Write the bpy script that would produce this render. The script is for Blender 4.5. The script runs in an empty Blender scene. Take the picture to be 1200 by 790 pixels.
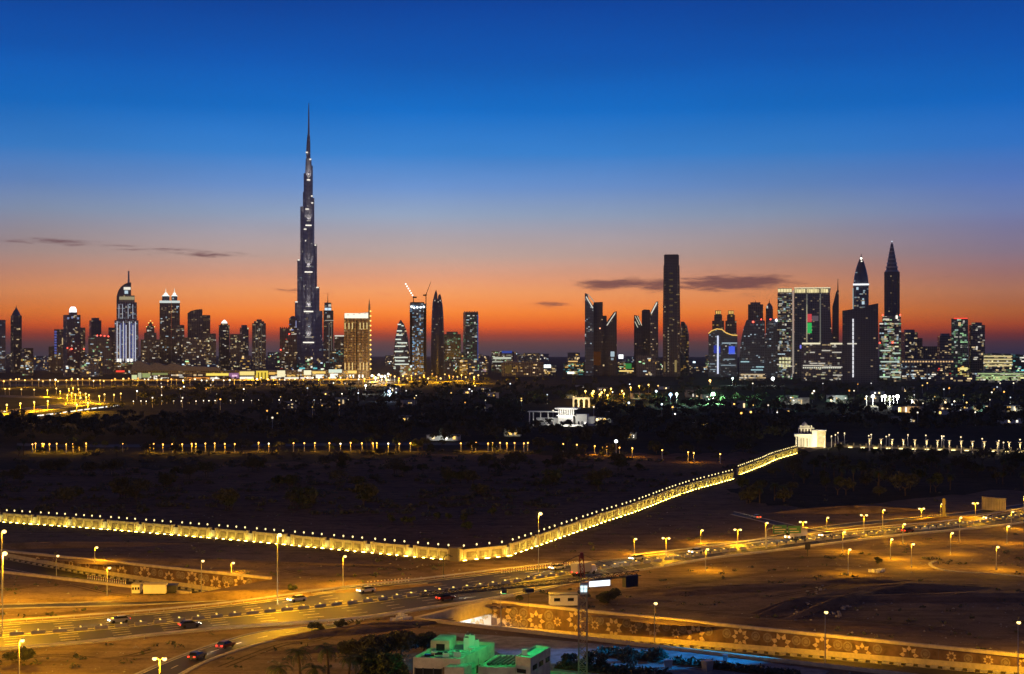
import bpy, math, random
import numpy as np
from mathutils import Vector, Matrix

# ------------------------------------------------------------------ camera, sky, exposure
SC = bpy.context.scene
COL = SC.collection
HAZE, BIG = 2.2e-5, 22000.              # density of the evening haze (1/m), half width of the plain (m)
H, F, HY = 60.0, 1800.0, 414.0          # eye height (m), focal length and horizon of the photograph (px, 1200 wide)

cam = bpy.data.objects.new("camera", bpy.data.cameras.new("camera"))
COL.objects.link(cam)
cam.location = (0, 0, H)
cam.rotation_euler = (math.radians(90), 0, 0)
cam.data.sensor_width = 36
cam.data.lens = 36 * F / 1200
cam.data.shift_y = (HY - 395) / 1200
cam.data.clip_start = 1
cam.data.clip_end = 200000
SC.camera = cam

SC.render.engine = 'CYCLES'
SC.view_settings.view_transform = 'Standard'
SC.view_settings.look = 'None'
SC.view_settings.exposure = 0
SC.view_settings.gamma = 1
SC.cycles.use_light_tree = True
SC.cycles.max_bounces = 4
SC.cycles.diffuse_bounces = 2
SC.cycles.glossy_bounces = 2
SC.cycles.sample_clamp_indirect = 4
SC.cycles.use_denoising = True
try:
    SC.cycles.denoiser = 'OPENIMAGEDENOISE'
except Exception:
    pass

def lin(c):
    f = lambda v: (v / 255 / 12.92) if v <= 10.3 else ((v / 255 + .055) / 1.055) ** 2.4
    return (f(c[0]), f(c[1]), f(c[2]), 1)

class NT:
    """small node-tree helper"""
    def __init__(s, nt):
        s.nt = nt
    def n(s, t, **k):
        nd = s.nt.nodes.new(t)
        for a, b in k.items():
            setattr(nd, a, b)
        return nd
    def put(s, sock, v):
        if v is None:
            return
        if isinstance(v, bpy.types.NodeSocket):
            s.nt.links.new(v, sock)
        else:
            sock.default_value = v
    def m(s, op, a, b=None, c=None, clamp=False):
        nd = s.n('ShaderNodeMath', operation=op, use_clamp=clamp)
        for i, v in enumerate((a, b, c)):
            s.put(nd.inputs[i], v)
        return nd.outputs[0]
    def mix(s, f, a, b, mode='MIX'):
        nd = s.n('ShaderNodeMix', data_type='RGBA', blend_type=mode)
        s.put(nd.inputs[0], f); s.put(nd.inputs[6], a); s.put(nd.inputs[7], b)
        return nd.outputs[2]
    def ramp(s, f, stops, interp='LINEAR'):
        nd = s.n('ShaderNodeValToRGB')
        cr = nd.color_ramp
        cr.interpolation = interp
        while len(cr.elements) > 1:
            cr.elements.remove(cr.elements[-1])
        cr.elements[0].position = stops[0][0]; cr.elements[0].color = stops[0][1]
        for p, c in stops[1:]:
            e = cr.elements.new(p); e.color = c
        s.put(nd.inputs[0], f)
        return nd.outputs[0]
    def noise(s, vec, scale, detail=3, rough=.55, dims='3D'):
        nd = s.n('ShaderNodeTexNoise', noise_dimensions=dims)
        if vec is not None:
            s.put(nd.inputs['Vector'], vec)
        nd.inputs['Scale'].default_value = scale
        nd.inputs['Detail'].default_value = detail
        nd.inputs['Roughness'].default_value = rough
        return nd.outputs[0]
    def comb(s, x, y, z):
        nd = s.n('ShaderNodeCombineXYZ')
        s.put(nd.inputs[0], x); s.put(nd.inputs[1], y); s.put(nd.inputs[2], z)
        return nd.outputs[0]

def sky():
    w = bpy.data.worlds.new("World"); SC.world = w; w.use_nodes = True
    w.node_tree.nodes.clear()
    k = NT(w.node_tree)
    g = k.n('ShaderNodeTexCoord').outputs['Generated']
    sep = k.n('ShaderNodeSeparateXYZ'); k.put(sep.inputs[0], g)
    x, y, z = sep.outputs
    hor = k.m('SQRT', k.m('ADD', k.m('MULTIPLY', x, x), k.m('MULTIPLY', y, y)))
    el = k.m('ARCTAN2', z, hor)                       # elevation in radians
    az = k.m('ARCTAN2', x, y)                         # bearing from the view axis
    t = k.m('DIVIDE', el, .6, clamp=True)
    def stops(rows):
        out = []
        for py, c in rows:
            e = math.atan((HY - py) / F) if py > -900 else py / -1000.0 * 1.0
            T = math.exp(-HAZE * min(BIG / math.cos(e), 840 / max(1e-4, math.sin(e))))      # what the dust haze takes from that ray
            out.append((max(0, e / .6), tuple(v / max(T, .45) for v in lin(c)[:3]) + (1,)))
        return out
    warm = [(414, (66, 58, 66)), (402, (96, 62, 58)), (392, (156, 62, 36)), (382, (226, 92, 16)), (366, (249, 134, 42)),
            (345, (241, 153, 88)), (322, (216, 154, 122)), (300, (188, 160, 150)), (278, (172, 162, 168)), (252, (144, 162, 190)), (220, (104, 144, 202)),
            (180, (52, 128, 206)), (130, (4, 106, 194)), (70, (0, 84, 174)), (0, (0, 64, 152)),
            (-200, (18, 38, 94)), (-500, (34, 33, 62))]
    cool = [(414, (74, 66, 86)), (398, (96, 82, 104)), (385, (122, 100, 120)), (365, (150, 120, 136)), (340, (164, 134, 148)), (300, (152, 142, 166)), (260, (124, 138, 178)),
            (200, (84, 116, 172)), (120, (46, 84, 150)), (0, (30, 56, 116)), (-200, (28, 40, 82)), (-500, (34, 32, 60))]
    cw = k.ramp(t, stops(warm)); cc = k.ramp(t, stops(cool))
    da = k.m('ABSOLUTE', k.m('SUBTRACT', az, -.06))
    f = k.m('POWER', k.m('DIVIDE', da, 1.5, clamp=True), 2.6)
    base = k.mix(f, cw, cc)
    # the glow is strongest over the set sun and wanes to either side, most of all low down
    wane = k.ramp(da, [(0, (1.01, 1.01, 1, 1)), (.12, (.93, .92, .93, 1)), (.244, (.71, .69, .71, 1)), (.372, (.45, .47, .72, 1)), (.6, (.48, .52, .76, 1)), (1, (.9, .9, 1, 1))])
    base = k.mix(k.ramp(el, [(.0, (1, 1, 1, 1)), (.08, (1, 1, 1, 1)), (.125, (.5, .5, .5, 1)), (.18, (.15, .15, .15, 1)), (.26, (0, 0, 0, 1))]), base, k.mix(1.0, base, wane, 'MULTIPLY'))
    # thin stratus streaks low over the sunset
    warp = k.noise(k.comb(k.m('MULTIPLY', az, 40), k.m('MULTIPLY', el, 120), 7.), 1.0, 3, .5)
    vec = k.comb(k.m('MULTIPLY', az, 44), k.m('MULTIPLY_ADD', el, 330, k.m('MULTIPLY', warp, 1.6)), 0.)
    ns = k.noise(vec, 1.0, 8, .66)
    tot = None
    for px, py, sx, sy, a in ((728, 333, 60, 6.5, 1.1), (768, 335, 30, 8.0, 1.0), (858, 332, 70, 9.0, 1.2), (800, 336, 70, 4, .7), (645, 357, 30, 4.5, .72), (60, 288, 66, 3.4, .72), (120, 292, 56, 2.6, .62), (185, 296, 60, 2.6, .6), (238, 300, 56, 4, .78),
                              (352, 342, 60, 4.5, .50), (880, 346, 30, 3, .5), (480, 345, 70, 4, .28), (60, 365, 70, 5, .35), (1080, 330, 70, 6, .3)):
        ca, ce = math.atan((px - 600) / F), math.atan((HY - py) / F)
        u = k.m('DIVIDE', k.m('SUBTRACT', az, ca), sx / F)
        v = k.m('DIVIDE', k.m('SUBTRACT', el, ce), sy / F)
        r = k.m('ADD', k.m('MULTIPLY', u, u), k.m('MULTIPLY', v, v))
        q = k.m('MULTIPLY', k.m('EXPONENT', k.m('MULTIPLY', r, -.7)), a)
        tot = q if tot is None else k.m('MAXIMUM', tot, q)
    cm = k.m('ADD', k.m('MULTIPLY', tot, 1.3), k.m('MULTIPLY_ADD', ns, 2.4, -1.62))
    mr = k.n('ShaderNodeMapRange', interpolation_type='SMOOTHSTEP'); k.put(mr.inputs[0], cm)
    mr.inputs[1].default_value = .02; mr.inputs[2].default_value = .95
    base = k.mix(k.m('MULTIPLY', mr.outputs[0], .85), base, lin((112, 70, 76)))
    # broad, very faint unevenness of the haze
    n2 = k.noise(k.comb(k.m('MULTIPLY', az, 5), k.m('MULTIPLY', el, 30), 3.1), 1.0, 4, .5)
    base = k.mix(1.0, base, k.ramp(n2, [(.25, (.94, .94, .94, 1)), (.75, (1.05, 1.05, 1.05, 1))]), 'MULTIPLY')
    # a breath of physically modelled twilight sky, sun just below the horizon behind the skyline
    ns_ = k.n('ShaderNodeTexSky', sky_type='NISHITA', sun_disc=False)
    ns_.sun_elevation = math.radians(-3.0); ns_.sun_rotation = math.radians(-4)
    bg = k.n('ShaderNodeBackground'); k.put(bg.inputs[0], base); bg.inputs[1].default_value = 1.0
    bg2 = k.n('ShaderNodeBackground'); k.put(bg2.inputs[0], ns_.outputs[0]); bg2.inputs[1].default_value = .012
    add = k.n('ShaderNodeAddShader'); k.put(add.inputs[0], bg.outputs[0]); k.put(add.inputs[1], bg2.outputs[0])
    out = k.n('ShaderNodeOutputWorld'); k.put(out.inputs[0], add.outputs[0])
    w.cycles.sampling_method = 'MANUAL'; w.cycles.sample_map_resolution = 1024
sky()

# ------------------------------------------------------------------ geometry helpers
def gp(px, py):                       # the point of the flat ground seen along that bearing
    d = F * H / (py - HY)
    return ((px - 600) / F * d, d)
def wx(px, d): return (px - 600) / F * d
def wz(py, d): return H - (py - HY) / F * d

def tag(o, label=None, cat=None, group=None, kind=None):
    if label: o['label'] = label
    if cat: o['category'] = cat
    if group: o['group'] = group
    if kind: o['kind'] = kind
    return o
def empty(name, loc=(0, 0, 0), rz=0.0):
    o = bpy.data.objects.new(name, None); COL.objects.link(o)
    o.location = loc; o.rotation_euler = (0, 0, rz); o.empty_display_size = 1
    return o
def link(name, me, parent=None, loc=None, rot=None, sc=None):
    o = bpy.data.objects.new(name, me); COL.objects.link(o)
    if parent: o.parent = parent
    if loc is not None: o.location = loc
    if rot is not None: o.rotation_euler = rot
    if sc is not None: o.scale = sc
    return o
def kids(o): return [c for c in o.children]
def copy_tree(o, parent=None):
    c = o.copy(); COL.objects.link(c)
    if parent is not None: c.parent = parent
    for ch in kids(o): copy_tree(ch, c)
    return c

class MB:
    def __init__(s):
        s.v, s.f, s.uv, s.smooth = [], [], [], False
    def face(s, pts, uvs=None):
        b = len(s.v)
        s.v += [tuple(p) for p in pts]
        s.f.append(tuple(range(b, b + len(pts))))
        s.uv += list(uvs) if uvs else [(-999., -999.)] * len(pts)
    def loft(s, rings, cap0=True, cap1=True, u0=0.):
        n = len(rings[0])
        us = [u0]
        for i in range(n):
            a, b = rings[0][i], rings[0][(i + 1) % n]
            us.append(us[-1] + math.dist(a, b))
        for r0, r1 in zip(rings, rings[1:]):
            for i in range(n):
                j = (i + 1) % n
                s.face((r0[i], r0[j], r1[j], r1[i]), ((us[i], r0[i][2]), (us[i + 1], r0[j][2]), (us[i + 1], r1[j][2]), (us[i], r1[i][2])))
        if cap0: s.face(rings[0][::-1])
        if cap1: s.face(rings[-1])
        return s
    def box(s, x0, x1, y0, y1, z0, z1):
        p = [(x0, y0), (x1, y0), (x1, y1), (x0, y1)]
        return s.loft([[(a, b, z0) for a, b in p], [(a, b, z1) for a, b in p]])
    def prism(s, poly, z0, z1):
        return s.loft([[(a, b, z0) for a, b in poly], [(a, b, z1) for a, b in poly]])
    def xz(s, poly, y0, y1):
        """poly: (x, z) counter-clockwise seen from the front (-y); extruded from y0 (front) to y1"""
        n = len(poly)
        s.face([(x, y0, z) for x, z in poly], [(x, z) for x, z in poly])
        s.face([(x, y1, z) for x, z in poly[::-1]], [(-x, z) for x, z in poly[::-1]])
        for i in range(n):
            (xa, za), (xb, zb) = poly[i], poly[(i + 1) % n]
            steep = abs(zb - za) > abs(xb - xa)
            uv = ((y0, za), (y1, za), (y1, zb), (y0, zb)) if steep else None
            s.face(((xa, y0, za), (xa, y1, za), (xb, y1, zb), (xb, y0, zb)), uv)
        return s
    def bar(s, a, b, r, n=4, r1=None):
        a, b = Vector(a), Vector(b)
        if (b - a).length < 1e-6: return s
        q = (b - a).to_track_quat('Z', 'Y')
        r1 = r if r1 is None else r1
        k0 = math.pi / 4 if n == 4 else 0
        c = [Vector((math.cos(k0 + 2 * math.pi * i / n), math.sin(k0 + 2 * math.pi * i / n), 0)) for i in range(n)]
        return s.loft([[tuple(a + q @ (v * r)) for v in c], [tuple(b + q @ (v * r1)) for v in c]])
    def tube(s, pts, rs, n=8):
        for (a, ra), (b, rb) in zip(list(zip(pts, rs))[:-1], list(zip(pts, rs))[1:]):
            s.bar(a, b, ra, n, rb)
        return s
    def lathe(s, prof, n=12, c=(0, 0, 0)):
        rings = [[(c[0] + r * math.cos(2 * math.pi * i / n), c[1] + r * math.sin(2 * math.pi * i / n), c[2] + z) for i in range(n)] for r, z in prof]
        return s.loft(rings)
    def ball(s, r, c=(0, 0, 0), n=10, m=6, sz=1.):
        return s.lathe([(max(.001, r * math.sin(math.pi * i / m)), -sz * r * math.cos(math.pi * i / m)) for i in range(m + 1)], n, c)
    def mesh(s, name, mat):
        me = bpy.data.meshes.new(name)
        me.from_pydata(s.v, [], s.f)
        ul = me.uv_layers.new(name="UVMap")
        ul.data.foreach_set("uv", np.array(s.uv, dtype=np.float32).ravel())
        if mat: me.materials.append(mat)
        if s.smooth:
            me.polygons.foreach_set("use_smooth", [True] * len(me.polygons))
        me.update()
        return me
    def build(s, name, mat, parent=None, **k):
        return link(name, s.mesh(name, mat), parent, **k)

def rect(w, d, cx=0., cy=0.): return [(cx - w / 2, cy - d / 2), (cx + w / 2, cy - d / 2), (cx + w / 2, cy + d / 2), (cx - w / 2, cy + d / 2)]
def ngon(rx, ry, n=16, cx=0., cy=0., a0=0.): return [(cx + rx * math.cos(a0 + 2 * math.pi * i / n), cy + ry * math.sin(a0 + 2 * math.pi * i / n)) for i in range(n)]

# ------------------------------------------------------------------ materials
def new_mat(name):
    m = bpy.data.materials.new(name); m.use_nodes = True
    m.node_tree.nodes.clear()
    k = NT(m.node_tree)
    out = k.n('ShaderNodeOutputMaterial')
    return m, k, out
def solid(name, col, rough=.6, metal=0., var=.15, scale=.6, bump=0.):
    """a real surface colour with a little mottling of its own"""
    m, k, out = new_mat(name)
    p = k.n('ShaderNodeBsdfPrincipled')
    tc = k.n('ShaderNodeTexCoord').outputs['Object']
    n = k.noise(tc, scale, 4, .6)
    lo = tuple(c * (1 - var) for c in col) + (1,); hi = tuple(min(1, c * (1 + var)) for c in col) + (1,)
    k.put(p.inputs['Base Color'], k.ramp(n, [(.3, lo), (.7, hi)]))
    p.inputs['Roughness'].default_value = rough; p.inputs['Metallic'].default_value = metal
    if bump:
        b = k.n('ShaderNodeBump'); b.inputs['Strength'].default_value = bump; b.inputs['Distance'].default_value = .1
        k.put(b.inputs['Height'], n); k.put(p.inputs['Normal'], b.outputs[0])
    k.put(out.inputs[0], p.outputs[0])
    return m
_em = {}
def emit(col, strength, sample=False, name=None):
    key = (tuple(col), strength, sample)
    if key in _em: return _em[key]
    m, k, out = new_mat(name or "light_source")
    e = k.n('ShaderNodeEmission'); e.inputs[0].default_value = (*col, 1); e.inputs[1].default_value = strength
    k.put(out.inputs[0], e.outputs[0])
    m.cycles.emission_sampling = 'FRONT' if sample else 'NONE'
    _em[key] = m
    return m

WARM, WHITE, COOL, GREEN, CYAN, RED, BLUE, GOLD = (1, .72, .36), (1, .93, .78), (.68, .88, 1), (.55, 1, .5), (.2, .85, .9), (1, .07, .04), (.12, .22, 1), (1, .58, .13)
SODIUM = (1, .455, .004)

def facade(name, frame, glass, wu=5., wv=4., frac=.14, pal=(WARM, WHITE, COOL), strength=.6, rough=.18, fins=0.):
    """curtain wall: glass bays between floor bands, some rooms lit from inside"""
    m, k, out = new_mat(name)
    uvn = k.n('ShaderNodeUVMap'); sep = k.n('ShaderNodeSeparateXYZ'); k.put(sep.inputs[0], uvn.outputs[0])
    u = k.m('DIVIDE', sep.outputs[0], wu); v = k.m('DIVIDE', sep.outputs[1], wv)
    cu, cv = k.m('FLOOR', u), k.m('FLOOR', v)
    fu, fv = k.m('FRACT', u), k.m('FRACT', v)
    seed = k.m('MULTIPLY', k.n('ShaderNodeObjectInfo').outputs['Random'], 977.)
    wn = k.n('ShaderNodeTexWhiteNoise', noise_dimensions='3D'); k.put(wn.inputs['Vector'], k.comb(cu, cv, seed))
    wf = k.n('ShaderNodeTexWhiteNoise', noise_dimensions='3D'); k.put(wf.inputs['Vector'], k.comb(k.m('FLOOR', k.m('DIVIDE', cu, 4.)), cv, k.m('ADD', seed, 31.)))
    cs = k.n('ShaderNodeSeparateColor'); k.put(cs.inputs[0], wn.outputs['Color'])
    th = k.m('MULTIPLY', k.m('POWER', wf.outputs['Value'], 2.2), frac * 3.2)
    lit = k.m('LESS_THAN', wn.outputs['Value'], th)
    def inside(f, a):
        return k.m('LESS_THAN', k.m('ABSOLUTE', k.m('SUBTRACT', f, .5)), a)
    win = k.m('MULTIPLY', inside(fu, .40), inside(fv, .32))
    side = k.m('GREATER_THAN', sep.outputs[1], -900.)
    win = k.m('MULTIPLY', win, side)
    pn = k.ramp(cs.outputs[0], [(i / len(pal), (*c, 1)) for i, c in enumerate(pal)], 'CONSTANT')
    st = k.m('MULTIPLY', k.m('MULTIPLY', lit, win), k.m('MULTIPLY', k.m('MULTIPLY_ADD', k.m('POWER', cs.outputs[1], 3.), 1.0, .08), strength * .85))
    p = k.n('ShaderNodeBsdfPrincipled')
    fr = (*frame, 1)
    if fins:
        fr = k.mix(inside(k.m('FRACT', k.m('DIVIDE', sep.outputs[0], fins)), .2), fr, (*[min(1, c * 2.2) for c in frame], 1))
    k.put(p.inputs['Base Color'], k.mix(win, fr, (*glass, 1)))
    k.put(p.inputs['Roughness'], k.m('MULTIPLY_ADD', win, rough - .55, .55))
    k.put(p.inputs['Emission Color'], pn); k.put(p.inputs['Emission Strength'], st)
    k.put(out.inputs[0], p.outputs[0])
    m.cycles.emission_sampling = 'NONE'
    return m

def sand_mat(name, c0, c1, c2, sc=1., bump=.5):
    m, k, out = new_mat(name)
    pos = k.n('ShaderNodeNewGeometry').outputs['Position']
    a = k.noise(pos, .018 * sc, 6, .6); b = k.noise(pos, .16 * sc, 5, .62); c = k.noise(pos, 1.3 * sc, 4, .6)
    col = k.mix(k.ramp(a, [(.36, (0, 0, 0, 1)), (.64, (1, 1, 1, 1))]), (*c0, 1), (*c1, 1))
    col = k.mix(k.m('MULTIPLY', k.ramp(b, [(.48, (0, 0, 0, 1)), (.66, (1, 1, 1, 1))]), .8), col, (*c2, 1))
    # wheel tracks and graded streaks running with the road
    mp = k.n('ShaderNodeMapping'); mp.inputs['Rotation'].default_value = (0, 0, math.radians(-38)); mp.inputs['Scale'].default_value = (.012, .22, 1)
    k.put(mp.inputs[0], pos)
    tr = k.noise(mp.outputs[0], 1., 4, .6)
    col = k.mix(k.m('MULTIPLY', k.ramp(tr, [(.52, (0, 0, 0, 1)), (.62, (1, 1, 1, 1))]), .45), col, (*[v * .55 for v in c0], 1))
    col = k.mix(k.m('MULTIPLY', k.ramp(c, [(.52, (0, 0, 0, 1)), (.7, (1, 1, 1, 1))]), .5), col, (*[v * .6 for v in c2], 1))
    p = k.n('ShaderNodeBsdfPrincipled'); p.inputs['Roughness'].default_value = .95
    p.inputs['Specular IOR Level'].default_value = .1
    k.put(p.inputs['Base Color'], col)
    bn = k.n('ShaderNodeBump'); bn.inputs['Strength'].default_value = bump; bn.inputs['Distance'].default_value = 1.2
    k.put(bn.inputs['Height'], k.m('ADD', k.m('MULTIPLY', b, 1.0), k.m('MULTIPLY', c, .25)))
    k.put(p.inputs['Normal'], bn.outputs[0])
    k.put(out.inputs[0], p.outputs[0])
    return m
def asphalt_mat():
    m, k, out = new_mat("asphalt")
    pos = k.n('ShaderNodeNewGeometry').outputs['Position']
    a = k.noise(pos, .08, 5, .6); b = k.noise(pos, 2.2, 3, .6)
    mp = k.n('ShaderNodeMapping'); mp.inputs['Rotation'].default_value = (0, 0, math.radians(-38)); mp.inputs['Scale'].default_value = (.01, .55, 1)
    k.put(mp.inputs[0], pos)
    tr = k.noise(mp.outputs[0], 1., 3, .6)
    col = k.mix(a, (.028, .027, .026, 1), (.055, .052, .047, 1))
    col = k.mix(k.m('MULTIPLY', k.ramp(tr, [(.45, (0, 0, 0, 1)), (.6, (1, 1, 1, 1))]), .5), col, (.02, .02, .02, 1))
    col = k.mix(k.m('MULTIPLY', b, .2), col, (.085, .075, .06, 1))
    p = k.n('ShaderNodeBsdfPrincipled'); k.put(p.inputs['Base Color'], col); p.inputs['Roughness'].default_value = .62
    p.inputs['Specular IOR Level'].default_value = .4
    k.put(out.inputs[0], p.outputs[0])
    return m
def leaf_mat(name, c0, c1):
    m, k, out = new_mat(name)
    gi = k.n('ShaderNodeObjectInfo').outputs['Random']
    pos = k.n('ShaderNodeTexCoord').outputs['Object']
    n = k.noise(pos, .9, 3, .6)
    col = k.mix(n, (*c0, 1), (*c1, 1))
    col = k.mix(k.m('MULTIPLY', gi, .5), col, (*[v * .6 for v in c0], 1))
    d = k.n('ShaderNodeBsdfPrincipled'); k.put(d.inputs['Base Color'], col); d.inputs['Roughness'].default_value = .6
    k.put(out.inputs[0], d.outputs[0])
    return m

M = {}
M['sand'] = sand_mat("sand", (.24, .165, .10), (.36, .26, .165), (.15, .105, .07))
M['scrubland'] = sand_mat("scrubland", (.21, .125, .078), (.30, .18, .11), (.11, .072, .05), 1.3, .6)
M['rut'] = sand_mat("rutted_sand", (.10, .07, .045), (.15, .105, .065), (.08, .055, .036), 2.2, .5)
M['track'] = sand_mat("track_sand", (.22, .16, .10), (.30, .22, .14), (.17, .12, .08), 1.6, .3)
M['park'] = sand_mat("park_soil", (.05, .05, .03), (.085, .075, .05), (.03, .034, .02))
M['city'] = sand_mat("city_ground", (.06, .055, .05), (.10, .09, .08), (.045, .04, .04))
M['asphalt'] = asphalt_mat()
M['paint'] = solid("road_paint", (.62, .58, .46), .7, var=.5, scale=.7)
M['kerb'] = solid("kerb_concrete", (.45, .42, .37), .8, var=.2)
M['concrete'] = solid("concrete", (.38, .35, .30), .85, var=.25, scale=.35)
M['wallstone'] = solid("wall_stone", (.66, .56, .34), .8, var=.18, scale=.8)
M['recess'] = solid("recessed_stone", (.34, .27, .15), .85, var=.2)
M['darkstone'] = solid("dark_stone", (.16, .14, .12), .8)
M['mosaic'] = solid("wall_brown_tile", (.17, .10, .055), .75, var=.5, scale=.5)
M['tile_pale'] = solid("pale_tile", (.68, .52, .28), .7, var=.3, scale=1.2)
M['tile_grey'] = solid("grey_tile", (.30, .235, .16), .7, var=.35, scale=1.6)
M['metal'] = solid("galvanised_metal", (.42, .42, .42), .45, .6)
M['darkmetal'] = solid("dark_metal", (.05, .05, .055), .5, .4)
M['cranepaint'] = solid("crane_paint", (.46, .38, .22), .5, .2)
M['redpaint'] = solid("red_paint", (.35, .05, .035), .5)
M['white'] = solid("white_render", (.78, .76, .70), .8, var=.08)
M['cream'] = solid("cream_render", (.50, .45, .35), .8, var=.3, scale=.45)
M['roofing'] = solid("roof_screed", (.40, .42, .38), .9, var=.3, scale=.5)
M['glass'] = solid("dark_glass", (.02, .022, .026), .1, var=.1)
M['rubber'] = solid("rubber", (.02, .02, .02), .9)
M['bark'] = solid("bark", (.10, .075, .05), .9, var=.4, scale=3)
M['leaf'] = leaf_mat("leaves", (.035, .055, .022), (.08, .11, .045))
M['leaf_grey'] = leaf_mat("grey_green_leaves", (.05, .06, .035), (.12, .125, .075))
M['leaf_palm'] = leaf_mat("palm_fronds", (.03, .055, .02), (.07, .11, .04))
M['slate'] = solid("slate_cladding", (.2, .2, .235), .4, var=.2, scale=.05)
M['palecap'] = solid("pale_cladding", (.62, .60, .55), .5, var=.1, scale=.05)
# facades
M['f_dark'] = facade("facade_slate", (.22, .215, .25), (.10, .105, .13), 5, 4, .10, (WARM, WHITE, COOL), .55)
M['f_brown'] = facade("facade_brown", (.30, .255, .23), (0.048, 0.048, 0.054), 5, 4, .13, (WARM, WARM, WHITE), .5)
M['f_res'] = facade("facade_beige", (.36, .32, .275), (0.056, 0.054, 0.058), 4.5, 3.8, .17, (WARM, WHITE, GOLD), .6)
M['f_cool'] = facade("facade_blue_glass", (.19, .24, .31), (.09, .13, .19), 5, 4, .17, (COOL, WHITE, CYAN, WARM), .6)
M['f_green'] = facade("facade_green_glass", (.19, .25, .23), (0.048, 0.072, 0.064), 5, 4, .30, (GREEN, WHITE, (.7, 1, .8)), .42)
M['f_gold'] = facade("facade_gold_lit", (.34, .22, .09), (.10, .07, .03), 4, 4, .40, (GOLD, WARM, WARM), .55, fins=9)  # gold uplight on the columns is put into the frame colour
M['f_black'] = facade("facade_black_glass", (.13, .125, .145), (.085, .085, .10), 5, 4, .03, (WARM, WHITE), .4)
M['f_bright'] = facade("facade_office_lit", (.2, .2, .21), (0.048, 0.056, 0.064), 5, 4, .42, (WHITE, WARM, GREEN, COOL), .8)
M['f_teal'] = facade("facade_teal_lit", (.06, .10, .11), (.03, .06, .065), 6, 4.5, .40, (CYAN, CYAN, WHITE, WARM), .55)
M['f_burj'] = facade("facade_spire_tower", (.36, .355, .44), (.13, .135, .18), 6, 4, .055, (WHITE, WARM, COOL), .4, fins=6)
M['f_blueframe'] = facade("facade_blue_worklights", (.10, .115, .14), (0.064, 0.080, 0.112), 6, 5, .36, ((.35, .7, 1), COOL, (.2, .5, 1), WHITE), .75)
M['f_low'] = facade("facade_low_block", (.26, .23, .2), (0.080, 0.080, 0.080), 5, 4, .34, (WARM, GOLD, WHITE, GREEN), .9)
M['f_fins'] = facade("facade_lit_fins", (.30, .29, .34), (.04, .05, .08), 5, 4, .20, (COOL, WHITE, WARM), .6, fins=7)
# ------------------------------------------------------------------ ground, underpass trench, roads
O2, DV, NV = Vector((-5, 370)), Vector((.845, -.535)).normalized(), Vector((-.535, -.845)).normalized()
def st(s, t, z=0.):                       # along the underpass, across it (towards the eye), up
    p = O2 + DV * s + NV * t
    return (p.x, p.y, z)
TW_ = 30.
def floor_z(s):
    pts = [(-205, 0), (-172, -1.6), (-138, -3.4), (-90, -4.9), (-70, -5.6), (-10, -6.6), (0, -6.7), (75, -4.3), (125, -3.1), (210, 0)]
    for (a, za), (b, zb) in zip(pts, pts[1:]):
        if a <= s <= b: return za + (zb - za) * (s - a) / (b - a)
    return 0.

mb = MB()
S_ = [-BIG, -205, -70, 0, 210, BIG]; T_ = [-BIG, 0, TW_, BIG]
for i in range(5):
    for j in range(3):
        if j == 1 and i in (1, 3): continue
        q = [st(S_[i], T_[j]), st(S_[i], T_[j + 1]), st(S_[i + 1], T_[j + 1]), st(S_[i + 1], T_[j])]
        mb.face(q)
tag(mb.build("desert_ground", M['sand']), kind='structure')
# soil of the park, ground under the city
def sheet(name, pts, mat, z):
    m = MB(); m.face([(x, y, z) for x, y in pts]); return tag(m.build(name, mat), kind='structure')
pr_ = random.Random(8)
def ragged(rows, n=14, j=1.6):
    out = []
    for (ax, ay), (bx, by) in zip(rows, rows[1:]):
        for i in range(n):
            u = i / n; out.append(gp(ax + (bx - ax) * u + pr_.gauss(0, 5), max(450, ay + (by - ay) * u + pr_.gauss(0, j))))
    return out
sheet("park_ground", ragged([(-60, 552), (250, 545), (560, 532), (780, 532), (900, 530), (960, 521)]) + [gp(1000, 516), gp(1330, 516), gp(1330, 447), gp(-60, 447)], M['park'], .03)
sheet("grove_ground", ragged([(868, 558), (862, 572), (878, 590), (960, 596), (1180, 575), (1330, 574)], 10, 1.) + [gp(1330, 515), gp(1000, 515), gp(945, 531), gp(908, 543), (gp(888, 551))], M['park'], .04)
sheet("palace_scrubland", [gp(*q) for q in ((-60, 604), (0, 610), (100, 617), (200, 625), (300, 633.6), (400, 643), (480, 650.4), (530, 655), (556, 656), (580, 653.6), (595, 649.4), (630, 637.6), (690, 616.4), (755, 594), (805, 575), (859, 560), (900, 541), (960, 524), (960, 512), (-60, 512))], M['scrubland'], .02)
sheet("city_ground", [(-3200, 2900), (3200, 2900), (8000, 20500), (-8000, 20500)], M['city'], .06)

def crom(pts, n=8):
    out = []
    P = [pts[0]] + list(pts) + [pts[-1]]
    for i in range(1, len(P) - 2):
        p0, p1, p2, p3 = map(np.array, P[i - 1:i + 3])
        for j in range(n):
            u = j / n
            out.append(tuple(.5 * ((2 * p1) + (-p0 + p2) * u + (2 * p0 - 5 * p1 + 4 * p2 - p3) * u * u + (-p0 + 3 * p1 - 3 * p2 + p3) * u ** 3)))
    out.append(tuple(pts[-1])); return out
def resample(pts, n):
    L = [0.]
    for a, b in zip(pts, pts[1:]): L.append(L[-1] + math.dist(a, b))
    out = []
    for i in range(n + 1):
        s = L[-1] * i / n
        k = max(j for j in range(len(L) - 1) if L[j] <= s + 1e-9)
        u = (s - L[k]) / max(1e-9, L[k + 1] - L[k])
        out.append(tuple(pts[k][c] + (pts[k + 1][c] - pts[k][c]) * u for c in range(2)))
    return out
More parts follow.
